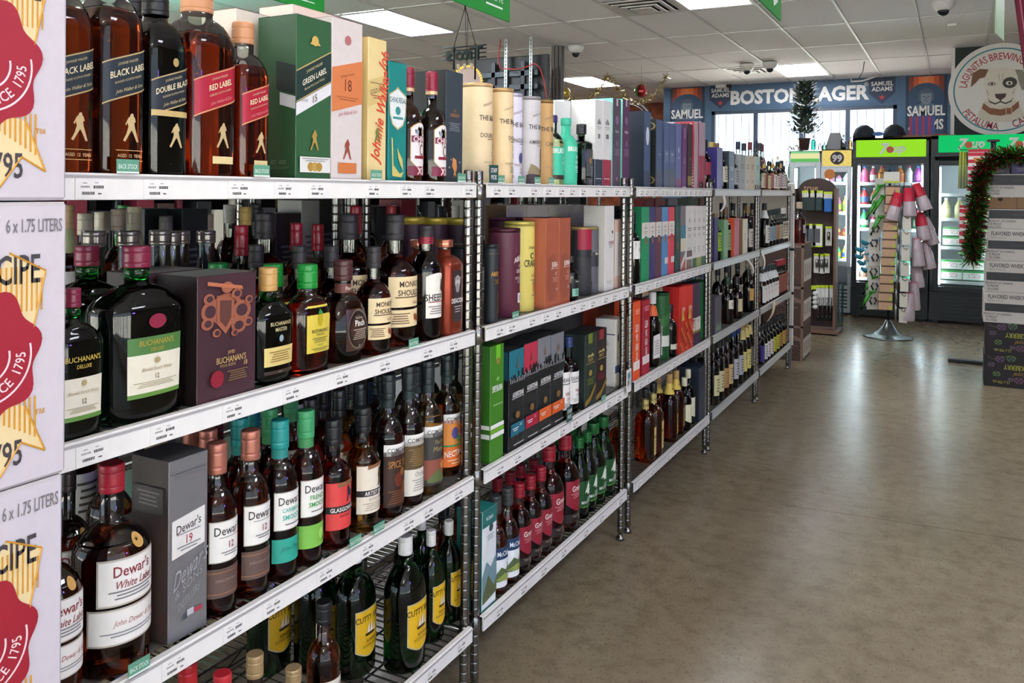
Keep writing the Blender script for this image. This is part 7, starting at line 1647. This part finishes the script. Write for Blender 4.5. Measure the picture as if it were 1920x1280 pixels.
CP = [(1685, 361, -.17, .22, 'front left'), (1702, 352, -.16, -.08, 'upper middle'), (1717, 344, -.1, -.35, 'upper right'), (1723, 398, -.08, -.2, 'second row'), (1733, 408, -.02, -.3, 'second row far right'), (1718, 446, -.12, -.1, 'third row'), (1731, 452, -.04, -.22, 'third row far right'), (1716, 486, -.06, -.1, 'fourth row'), (1713, 528, -.1, -.02, 'lower right'), (1706, 548, -.14, .05, 'lowest')]
for x, y, d, ti, w in CP: hang('red topped clear-wrapped cup on the spinner, %s' % w, x, y, d, 'cup packs on the spinner', 'cup_pack', cup if y < 400 else (lambda o: cup(o, False)), 0, ti)
def steel(o):
    MB().box((0, 0, -.1), (.12, .012, .2), clear('#f6f6f8', .2), .002).build('bag', o)
    MB().box((.02, -.008, -.13), (.075, .006, .13), M('#dcd6ca', .55), .001).build('card', o)
    m = MB(); m.tube([(-.045, -.012, -.02), (-.045, -.012, -.19)], .012, STEEL, 8); m.tube([(.0, -.014, -.07), (.03, -.014, -.09), (.04, -.014, -.07)], .004, M('#6a4a3a', .5), 6); m.build('tool', o)
for k in range(7): hang('steel bar tool on white card, spinner right column, %s from top' % ORD[k], 1697 + (-1.2) * k, 392 + 29 * k, -.17, 'steel tools on the spinner', 'steel_pack', steel, -.25)
def opener(o):
    MB().box((0, 0, -.075), (.11, .004, .15), M('#d4d0c8', .5), .001).build('card', o)
    m = MB()
    for s in (-1, 1): m.tube([(s * .012, -.012, -.03), (s * .032, -.014, -.06), (s * .012, -.014, -.1)], .009, M('#4a4a4e', .3, .7, 'metal'), 8)
    m.build('tool', o)
for k in range(6): hang('corkscrew on grey card, spinner left column, %s from top' % ORD[k], 1641 - 2.5 * (k % 2) - .5 * k, 416 + 27 * k, -.1, 'corkscrews on the spinner', 'tool_card', opener, .45)
def squeeze(o):
    MB().box((.01, .006, -.1), (.08, .004, .22), M('#d8d8d0', .5), .001).build('card', o)
    m = MB(); G = M('#3a9a2a', .3, 0, 'plastic'); m.lathe([(.004, -.03), (.034, -.02), (.04, 0), (.034, 0), (.006, -.018)], 14, G, c=(.02, -.03, -.05)); m.tube([(.01, -.03, -.06), (-.04, -.032, -.15), (-.08, -.03, -.24)], [.02, .017, .013], G, 8); m.build('handle', o)
for k, (x, y) in enumerate(((1647, 336), (1653, 355), (1640, 366), (1648, 394), (1634, 506), (1630, 534))): hang('green citrus squeezer on the spinner, %s from top' % ORD[k], x, y, -.06 - .02 * (k % 2), 'squeezers on the spinner', 'squeezer', squeeze, .3)
def scoop(o):
    m = MB(); B_ = M('#2a86a0', .35, 0, 'plastic')
    m.lathe([(.005, -.04), (.036, -.026), (.044, 0), (.038, .005)], 14, B_, c=(-.02, 0, -.03)); m.tube([(.0, 0, -.02), (.05, -.005, .02), (.08, 0, .03)], [.012, .01, .008], B_, 8); m.build('scoop_head', o)
    MB().box((.02, -.012, -.012), (.02, .004, .014), WHITE).build('sticker', o)
for k, (x, y) in enumerate(((1629, 449), (1619, 462), (1618, 475), (1622, 487), (1629, 500))): hang('blue ice scoop on the spinner, %s from top' % ORD[k], x, y, -.1 + .01 * k, 'scoops on the spinner', 'scoop', scoop, .2, .4)

# ================================================================== brown gadget rack beside the brown cases
GY_ = 8.95
gx0, gx1 = px2(1496, 500, GY_)[0], px2(1566, 500, GY_)[0]; gw = gx1 - gx0; gcx = (gx0 + gx1) / 2
ztr = px2(1530, 333, GY_)[1]
BR = M('#3f2d28', .6, 0, 'wood'); BR2 = M('#6f5140', .6, 0, 'wood')
t = thing('gadget_rack', 'tall dark brown display rack with an arched header', 'display rack', (gcx, GY_, 0))
m = MB(); P2 = [(-gw / 2, .05), (gw / 2, .05), (gw / 2, ztr - .12)] + [(gw / 2 * math.cos(a), ztr - .12 + .115 * math.sin(a)) for a in [math.pi * i / 14 for i in range(1, 14)]] + [(-gw / 2, ztr - .12)]
n_ = len(P2); m.add([(x, 0, z) for x, z in P2] + [(x, .02, z) for x, z in P2], [list(range(n_)), list(range(n_, 2 * n_))[::-1]] + [(i, n_ + i, n_ + (i + 1) % n_, (i + 1) % n_) for i in range(n_)], BR); bp_ = m.build('back_panel', t)
m = MB(); m.text('true', .06, side(0, .0008), M('#b08a6a', .5), -.06, ztr - .1, sx=1, bold=1.5); m.build('lettering', bp_)
for s in (-1, 1): MB().box((s * (gw / 2 + .011), -.06, (ztr - .1) / 2 + .02), (.022, .2, ztr - .16), BR if s < 0 else BR2, .002).build('side_panel', t)
MB().box((0, -.04, .025), (gw + .12, .36, .03), BR2, .003).build('base', t)
for z in (ztr - .2, ztr - .62, ztr - 1.0, ztr - 1.35):
    for i in range(4): MB().tube([(-gw * .36 + gw * .24 * i, 0, z), (-gw * .36 + gw * .24 * i, -.12, z + .01)], .003, CHROME, 5).build('hook', t)
def gadget(x, y, lab, f, dY=-.1):
    X, Z = px2(x, y, GY_ + dY); o = thing('gadget_pack', lab, 'bar tool', (X, GY_ + dY, Z), 0, 'packs on the gadget rack'); f(o)
def sleeve(c):
    def f(o):
        MB().box((0, 0, -.13), (.075, .03, .14), M(c, .6), .006).build('sleeve', o); MB().box((0, -.002, -.035), (.08, .02, .07), M('#d4d2c8', .5), .002).build('card', o); MB().box((0, -.003, -.008), (.082, .021, .024), M('#c4d82a', .5)).build('header', o)
    return f
for k, (x, c, n) in enumerate(((1512, '#22342f', 'dark green'), (1524, '#22342f', 'dark green'), (1535, '#26383a', 'slate'), (1553, '#2464b0', 'blue'))): gadget(x, 358 + (2 if k > 2 else 0), '%s bottle sleeve on the rack, top row, %s from left' % (n, ORD[k]), sleeve(c))
def lbox(o):
    MB().box((0, 0, -.12), (.1, .07, .23), M('#c6de22', .45), .002).build('carton', o); m = MB(); m.patch(-.045, .05, -.22, -.02, side(-.035, .0006), M('#e2e2dc', .5)); m.patch(-.025, .03, -.19, -.05, side(-.035, .001), M('#55585c', .4)); m.build('print', o)
for k, x in enumerate((1509, 1521, 1533)): gadget(x, 419, 'lime boxed gadget on the rack, second row, %s from left' % ORD[k], lbox)
def wcard(o):
    MB().box((0, 0, -.1), (.06, .01, .18), M('#d6d4cc', .5), .001).build('card', o); MB().box((0, -.008, -.006), (.062, .006, .02), M('#c4d82a', .5)).build('header', o); MB().tube([(0, -.012, -.05), (0, -.014, -.13)], .014, STEEL, 8).build('tool', o)
for k, (x, y) in enumerate(((1554, 425), (1532, 476), (1541, 477), (1550, 476), (1512, 478))): gadget(x, y, 'steel tool on white card on the rack, %s of five' % ORD[k], wcard)
def ball(o):
    for k in range(4): MB().lathe([(.002, -.024), (.02, -.016), (.026, 0), (.02, .016), (.002, .024)], 12, M('#dcdedc', .4, 0, 'plastic'), c=(0, -.01, -.08 - .045 * k), cap=(0, 0)).build('ball', o)
    MB().box((0, .0, -.02), (.06, .006, .04), M('#c4d82a', .5)).build('header', o)
for k, x in enumerate((1517, 1529)): gadget(x, 535, 'strip of white whisky balls on the rack, %s' % ('left one', 'right one')[k], ball)
def knife(o):
    MB().box((0, 0, -.1), (.045, .01, .2), M('#d9d8d4', .5), .001).build('card', o); MB().box((0, -.006, -.01), (.047, .008, .025), M('#c4d82a', .5)).build('header', o)
    MB().tube([(0, -.01, -.12), (0, -.01, -.3)], [.012, .006], STEEL, 8).build('blade', o); MB().tube([(0, -.01, -.3), (0, -.01, -.35)], .012, DARK, 8).build('handle', o)
for k, x in enumerate((1535, 1543, 1551, 1558)): gadget(x, 535, 'slim steel tool with dark tip on the rack, %s from left' % ORD[k], knife)
t = thing('acrylic_stand', 'pale clear acrylic channel standing by the gadget rack', 'panel', (px2(1573, 600, 9.3)[0], 9.3, 0))
m = MB(); ha = px2(1573, 533, 9.3)[1]
for dx in (-.035, .0, .035): m.box((dx, 0, ha / 2), (.006, .08, ha), clear('#cfe0e2', .5))
m.box((0, .04, ha / 2), (.076, .006, ha), clear('#cfe0e2', .5)); m.build('channel', t)

# ================================================================== overhead: signs, neon frame, TV, cameras, garland
GS = M('#1f8a34', .5)
def green_sign(X, xr, yb, L_, h, lab, lines, sgn=1):
    P_ = at_x(xr, yb, X); y1, z0 = float(P_[1]), float(P_[2])
    t = thing('hanging_sign', lab, 'sign', (X, y1 - L_ / 2, z0), 0, 'green category signs hung from the ceiling')
    MB().box((0, 0, h / 2), (.006, L_, h), GS, .001).build('panel', t)
    m = MB(); prints(m, lines, (L_, L_), h, lambda e: front(.003, e), None); m.build('lettering', t)
    for s in (-1, 1): MB().tube([(0, s * L_ * .4, h), (0, s * L_ * .4, ZC - z0)], .0015, DARK, 4).build('wire', t)
WH = '#dfe8df'
green_sign(-1.75, 607, 27, .6, .3, 'green hanging sign above the tall green gift box', [T('LIQUEUR', .3, 0, .68, WH, sx=.8, b=1.5), T('GODIVA', .1, .05, .2, WH, b=1), T('KAHLUA', .09, -.25, .22, WH), T('Baileys', .1, .33, .16, WH, sh=.2), ('p', .24, .42, .075, .085, WH)])
green_sign(-1.4, 955, 42, .58, .32, 'green hanging whiskey sign beside the neon frame', [T('Whiskey', .3, .14, .62, WH, sx=.8, b=1.5), T('Tennessee', .1, -.14, .38, WH, sx=.8, b=1), T('Bourbon', .1, -.14, .22, WH, sx=.8, b=1), T('Reserve', .11, .3, .22, WH, sx=.8), ('p', .2, .4, .1, .12, WH)])
green_sign(-.62, 1463, 40, .5, .3, 'green hanging sign above the middle of the aisle', [T('Vodka', .3, 0, .6, WH, sx=.8, b=1), ('g', [(.1, .4), (.3, .45), (.35, .2), (.2, .1)], WH)])
P_ = at_y(1874, 70, 5.6)
t = thing('hanging_sign', 'pale green hanging sign seen edge on near the brewery sign', 'sign', (float(P_[0]), 5.6, float(P_[2])), math.radians(80), 'green category signs hung from the ceiling')
MB().box((0, 0, .2), (.3, .006, .4), M('#a9d0a4', .5), .001).build('panel', t); MB().tube([(0, 0, .4), (0, 0, ZC - float(P_[2]))], .0015, DARK, 4).build('wire', t)
P_ = at_y(1922, 150, 5.2)
t = thing('cloth_pennant', 'dark red folded cloth hanging at the upper right', 'banner', (float(P_[0]), 5.2, float(P_[2])))
hp = ZC - float(P_[2])
m = MB(); V = []; n_ = 14
for j in range(9):
    f = j / 8
    for i in range(n_ + 1): V.append((-.13 * f + (.02 + .6 * f) * i / n_, .03 * math.sin(i * 1.7) * (.3 + f), f * hp))
m.add(V, [(j * (n_ + 1) + i, j * (n_ + 1) + i + 1, (j + 1) * (n_ + 1) + i + 1, (j + 1) * (n_ + 1) + i) for j in range(8) for i in range(n_)], M('#6f1a34', .7), True); m.build('cloth', t)
m = MB(); m.tube([(-.13 * j / 8 + .025, -.02, hp * j / 8) for j in range(9)], .004, M('#a85a6a', .5), 5); m.build('piping', t)

# neon frame, seen from behind (its word reads backwards from here)
NY = 6.35
def nx(x, y): P = at_y(x, y, NY); return float(P[0]), float(P[2])
(xa_, za_), (xb_, zb2) = nx(830, 116), nx(912, 83)
cN = ((xa_ + xb_) / 2, (za_ + zb2) / 2)
t = thing('neon_sign', 'unlit black neon frame hanging on chains, word reversed', 'neon sign', (cN[0], NY, cN[1]))
w = xb_ - xa_; h = zb2 - za_
for z in (-.33, -.05, .2, .42): MB().tube([(-w / 2, 0, h * z * 1.1), (w / 2, 0, h * z * 1.1)], .006, DARK, 6).build('crossbar', t)
for x, z0 in ((-.25, -1.1), (.24, -1.9)): MB().tube([(w * x, .01, h * .6), (w * x, .01, h * z0)], .009, DARK, 6).build('upright', t)
m = MB(); V_, F_ = glyphs("Tito's", 2)
hh = h * .95; k_ = w * .82 / (V_[:, 0].max() - V_[:, 0].min())
for y_ in (-.012, .012): m.add([(-a * k_, y_, (b_ - .5) * hh) for a, b_ in V_], F_, M('#1c2022', .4))
m.build('lettering', t)
zc_ = ZC - cN[1]
for x in (-.25, .24): MB().tube([(w * x, .01, h * .6), (0, .01, zc_ - .02)], .0035, DARK, 5).build('chain', t)
MB().tube([(.02, .01, -h * .9), (0, .01, zc_ - .02)], .0025, DARK, 5).build('cord', t)
MB().tube([(0, .01, zc_ - .03), (0, .01, zc_)], .008, DARK, 5).build('hook', t)
for k in range(3): MB().lathe([(.002, -.02), (.014, -.014), (.016, .02), (.012, .03)], 10, M('#d8c8b0', .3), c=(-.08 + .07 * k, .03, -h * .95)).build('bulb', t)
# round badge sign with a warm toothed rim
(xr_, zr_) = px2(875, 157, 6.7)
t = thing('round_neon', 'round pale sign with warm glowing toothed rim', 'neon sign', (xr_, 6.7, zr_))
R1 = abs(px2(905, 157, 6.7)[0] - xr_)
m = MB(); m.add([(R1 * .88 * math.cos(a), 0, R1 * .88 * math.sin(a)) for a in [i * math.pi / 20 for i in range(40)]] + [(R1 * .88 * math.cos(a), .02, R1 * .88 * math.sin(a)) for a in [i * math.pi / 20 for i in range(40)]], [list(range(40)), list(range(40, 80))[::-1]] + [(i, (i + 1) % 40, 40 + (i + 1) % 40, 40 + i) for i in range(40)], M('#cfb4b0', .5)); m.build('panel', t)
m = MB()
for i in range(44): a = i * 2 * math.pi / 44; m.tube([(R1 * .9 * math.cos(a), 0, R1 * .9 * math.sin(a)), (R1 * math.cos(a), 0, R1 * math.sin(a))], .008, glow('#ffb84a', 2.2), 5)
m.build('rim_light', t)
MB().tube([(0, .01, R1 * .9), (0, .01, ZC - zr_)], .003, DARK, 5).build('cord', t)
# television seen from behind on two slotted struts
TY = 8.1
(tx0, tz1), (tx1, _) = px2(893, 112, TY), px2(1030, 97, TY); tz0 = px2(960, 196, TY)[1]
t = thing('television', 'flat television seen from behind on a ceiling mount', 'television', ((tx0 + tx1) / 2, TY, (tz0 + tz1) / 2))
w, h = tx1 - tx0, tz1 - tz0
MB().box((0, 0, 0), (w, .05, h), M('#23262a', .5, 0, 'plastic'), .008).build('housing', t)
MB().box((0, -.04, -h * .1), (w * .6, .05, h * .6), M('#2c3036', .5, 0, 'plastic'), .01).build('rear_cover', t)
for z in (h * .12, -h * .16): MB().box((0, -.085, z), (w * .8, .02, .06), M('#3a4248', .4, .3, 'metal'), .003).build('mount_rail', t)
for s in (-1, 1): MB().box((s * w * .2, -.08, 0), (.05, .03, h * .75), M('#2c3036', .4, .3, 'metal'), .003).build('bracket', t)
for x in (946, 993):
    X, Z = px2(x, 195, TY - .14)
    o = MB(); z1 = ZC - (tz0 + tz1) / 2
    o.box((X - (tx0 + tx1) / 2, -.12, (z1 - h * .45) / 2), (.035, .004, z1 + h * .45), M('#aab0ae', .35, .7, 'metal')); o.box((X - (tx0 + tx1) / 2 - .017, -.105, (z1 - h * .45) / 2), (.004, .03, z1 + h * .45), M('#aab0ae', .35, .7, 'metal'))
    for i in range(16): o.box((X - (tx0 + tx1) / 2, -.1225, -h * .4 + (z1 + h * .4) * i / 16), (.012, .002, .03), M('#4a4e50', .6))
    o.build('strut', t)
t = thing('power_cord', 'red cord looping across the television mount', 'cord', (0, 0, 0))
MB().tube([(*px2(x, y, TY - .18)[:1], TY - .18, px2(x, y, TY - .18)[1]) for x, y in ((939, 74), (934, 110), (938, 128), (950, 129), (970, 130), (985, 126), (1003, 119), (1012, 126), (1020, 150), (1025, 185))], .006, M('#c83a34', .5), 6).build('cable', t)
def dome(x, y, lab, sc_=1.):
    P_ = at_z(x, y, ZC)
    o = thing('dome_camera', lab, 'security camera', (float(P_[0]), float(P_[1]), ZC - .012), 0, 'ceiling dome cameras')
    MB().lathe([(.045, -.085), (.07, -.07), (.09, -.03), (.092, 0)], 20, M('#dedcda', .4)).build('housing', o)
    MB().lathe([(.003, -.13), (.025, -.123), (.042, -.105), (.048, -.08)], 18, M('#1b2228', .08, 0, 'plastic'), cap=(1, 1)).build('dome', o)
dome(1080, 84, 'white dome camera beside the grey column'); dome(1769, -1, 'white dome camera near the brewery sign'); dome(1401, 119, 'far dome camera at the air vent'); dome(1444, 115, 'far dome camera by the lit panel')
P_ = at_z(1785, 42, ZC); t = thing('smoke_sensor', 'small white sensor on the ceiling tile', 'sensor', (float(P_[0]), float(P_[1]), ZC - .012))
MB().box((0, 0, -.012), (.08, .05, .024), WHITE, .005).build('housing', t)
P_ = at_y(1353, 161, Y1 - .05); t = thing('wall_sensor', 'white sensor box above the banner at the ceiling', 'sensor', (float(P_[0]), Y1 - .06, float(P_[2])))
MB().box((0, 0, 0), (.16, .1, .07), WHITE, .008).build('housing', t); MB().box((.11, .01, .0), (.05, .06, .05), DARK, .004).build('lens', t)
a, q = at_z(1609, 97, ZC), at_y(1612, 148, 11.4)
t = thing('loose_wire', 'thin dark wire dangling from the ceiling grid', 'wire', (0, 0, 0))
MB().tube([(float(a[0]), 11.2, ZC - .01), (float(a[0]) - .02, 11.25, 2.93), (float(q[0]), 11.3, float(q[2]))], .005, DARK, 5).build('cable', t)
P_ = at_y(1610, 152, Y1 - .1); t = thing('pipe_bracket', 'white conduit bracket under the ceiling above the banner', 'bracket', (float(P_[0]), Y1 - .1, float(P_[2])))
MB().tube([(-.1, 0, .05), (-.1, 0, 0), (.05, 0, 0), (.28, 0, .07)], .012, WHITE, 8).build('pipe', t)
# gold tinsel swags with ornaments
def tinsel(pts, cols, n, l0, w0, mb):
    for i in range(len(pts) - 1):
        a, q = Vector(pts[i]), Vector(pts[i + 1])
        for k in range(int((q - a).length * n)):
            p = a.lerp(q, rg.random()); d = Vector((rg.gauss(0, 1), rg.gauss(0, 1), rg.gauss(0, 1))).normalized() * l0 * rg.uniform(.6, 1.2); s_ = d.cross(Vector((rg.gauss(0, 1), 1, .3))).normalized() * w0
            mb.add([p - s_, p + s_, p + d + s_, p + d - s_], [(0, 1, 2, 3)], cols[rg.randrange(len(cols))])
GY3 = 10.4
def g3(x, y): P = at_y(x, y, GY3); return (float(P[0]), GY3, float(P[2]))
gpts = [g3(x, y) for x, y in ((1057, 172), (1075, 188), (1100, 190), (1125, 165), (1140, 142), (1155, 160), (1172, 184), (1192, 193), (1215, 186), (1235, 170), (1252, 140))]
gpts[4] = gpts[4][:2] + (min(gpts[4][2], ZC - .02),); gpts[-1] = gpts[-1][:2] + (min(gpts[-1][2], ZC - .02),)
mb = MB(); tinsel(gpts, [M('#d8c48a', .15, .9, 'metal'), M('#b09a5a', .15, .9, 'metal'), M('#e9e0c4', .2, .8, 'metal')], 260, .06, .004, mb)
t = thing('gold_garland', 'gold tinsel garland in swags under the ceiling', 'garland', (0, 0, 0)); o_ = mb.build('tinsel', t); o_['kind'] = 'stuff'; MB().tube(gpts, .004, M('#a8904a', .4), 5).build('cord', t)
def ornament(x, y, r, lab, c, stripes=None, Y=GY3):
    P_ = at_y(x, y, Y); o = thing('ornament_ball', lab, 'ornament', (float(P_[0]), Y - .1, float(P_[2])), 0, 'hanging bauble ornaments')
    m = MB(); n = 20; pr = [(r * math.sin(math.pi * i / 12) + .0005, -r * math.cos(math.pi * i / 12)) for i in range(13)]
    V = []; 
    for rr, z in pr:
        for k in range(n): V.append((rr * math.cos(6.2832 * k / n), rr * math.sin(6.2832 * k / n), z))
    for i in range(12):
        for k in range(n):
            col_ = c if not stripes else stripes[(k // 2) % len(stripes)]
            m.add([V[i * n + k], V[i * n + (k + 1) % n], V[(i + 1) * n + (k + 1) % n], V[(i + 1) * n + k]], [(0, 1, 2, 3)], M(col_, .2, .5, 'metal'), True)
    m.build('ball', o); MB().lathe([(r * .2, r * .97), (r * .2, r * 1.15)], 10, M('#c9a84a', .3, .8, 'metal')).build('cap', o); MB().tube([(0, 0, r * 1.1), (0, 0, ZC - float(P_[2]) - .01)], .0015, DARK, 4).build('string', o)
ornament(1207, 172, .085, 'red and green striped bauble on the gold garland', None, ('#b02a30', '#c8807a', '#2f8a3a', '#7a1a24'))
ornament(1066, 175, .065, 'gold bauble with red bow by the grey column', '#c9b04a')
ornament(317, 1, .075, 'red and white striped bauble above the bottles', None, ('#b01a30', '#e4dcdc'), 4.4)
# column decoration: red and green foil twist
mb = MB(); cp_ = pc
tinsel([(float(pc[0]) + dx, float(pc[1]) - .1, z) for dx, z in ((-.12, 2.62), (-.1, 2.45), (-.12, 2.3), (-.02, 2.2), (.06, 2.18), (-.02, 2.05), (.05, 1.95))], [M('#1f8a34', .2, .7, 'metal'), M('#b01a30', .2, .7, 'metal'), M('#2fae4a', .2, .7, 'metal')], 330, .06, .004, mb)
t = thing('foil_garland', 'red and green foil garland tied on the grey column', 'garland', (0, 0, 0)); o_ = mb.build('tinsel', t); o_['kind'] = 'stuff'
# silver arch trim by the rust wall
P_ = at_y(1175, 250, 12.3); r1 = abs(float(at_y(1227, 250, 12.3)[0]) - float(P_[0]))
t = thing('arch_frame', 'silver arched frame standing before the rust wall', 'frame', (float(P_[0]), 12.3, float(P_[2])))
MB().tube([(r1 * math.cos(a), 0, r1 * 1.15 * math.sin(a)) for a in [math.pi * i / 24 for i in range(25)]], .03, STEEL, 8).build('arch', t)
for s in (-1, 1): MB().tube([(s * r1, 0, -float(P_[2])), (s * r1, 0, 0)], .03, STEEL, 8).build('leg', t)
MB().tube([(r1 * .88 * math.cos(a), 0, r1 * 1.02 * math.sin(a)) for a in [math.pi * i / 24 for i in range(25)]], .014, STEEL, 6).build('inner_arch', t)
# far gondola glimpsed through the shelf gaps
gt_ = thing('far_gondola', 'dark far shelf with mixed boxes beyond the next aisle', 'shelf', (-3.5, 4.6, 0))
for z in (.2, .62, 1.04, 1.42): MB().box((0, 0, z - .015), (.5, 8.4, .03), M('#3a3836', .5)).build('board', gt_)
MB().box((-.24, 0, .78), (.02, 8.4, 1.5), M('#2a2826', .7)).build('back_panel', gt_)  # dark panel added to hide the bright wall beyond
for y in (-4.1, -2, 0, 2, 4.1): MB().box((-.2, y, .75), (.04, .04, 1.5), STEEL).build('post', gt_)
rf = random.Random(21)
far_n = {}
def far_name(c):
    n = {'#16181a': 'black', '#2a2c30': 'charcoal', '#6a1f2c': 'wine red', '#c9c4b4': 'cream', '#1d2a3f': 'navy', '#3a2a22': 'brown', '#5a5a58': 'grey', '#5a4a2f': 'olive brown', '#1f3a2a': 'dark green', '#26282a': 'slate'}[c]
    far_n[n] = far_n.get(n, 0) + 1
    return 'dim %s gift box, %s of its colour on the far dark shelf' % (n, ORD[far_n[n] - 1])
for k in range(56):
    y = .45 + .112 * k; c_ = rf.choice(['#16181a', '#2a2c30', '#6a1f2c', '#c9c4b4', '#1d2a3f', '#3a2a22', '#5a5a58', '#5a4a2f', '#1f3a2a', '#26282a'])
    z = 1.04
    if k % 3 == 0:
        t = thing('bottle', 'bottle on the far dark shelf, place %s' % k, 'bottle', (-3.32, y, z + .001), 0, 'stock on the far dark shelf'); t['label'] = 'dim bottle on the far dark shelf, %s bottle from the near end' % ORD[k // 3]
        bottle_parts(t, gen(rf.choice([AMB, DKB, GRN]), c_, PAP), .04, .3, 10)
    else:
        hh = rf.uniform(.24, .35); t = thing('gift_box', far_name(c_), 'box', (-3.32, y, z + .001), 0, 'stock on the far dark shelf')
        MB().box((0, 0, hh / 2), (.1, .09, hh), M(c_, .5), .002).build('carton', t)
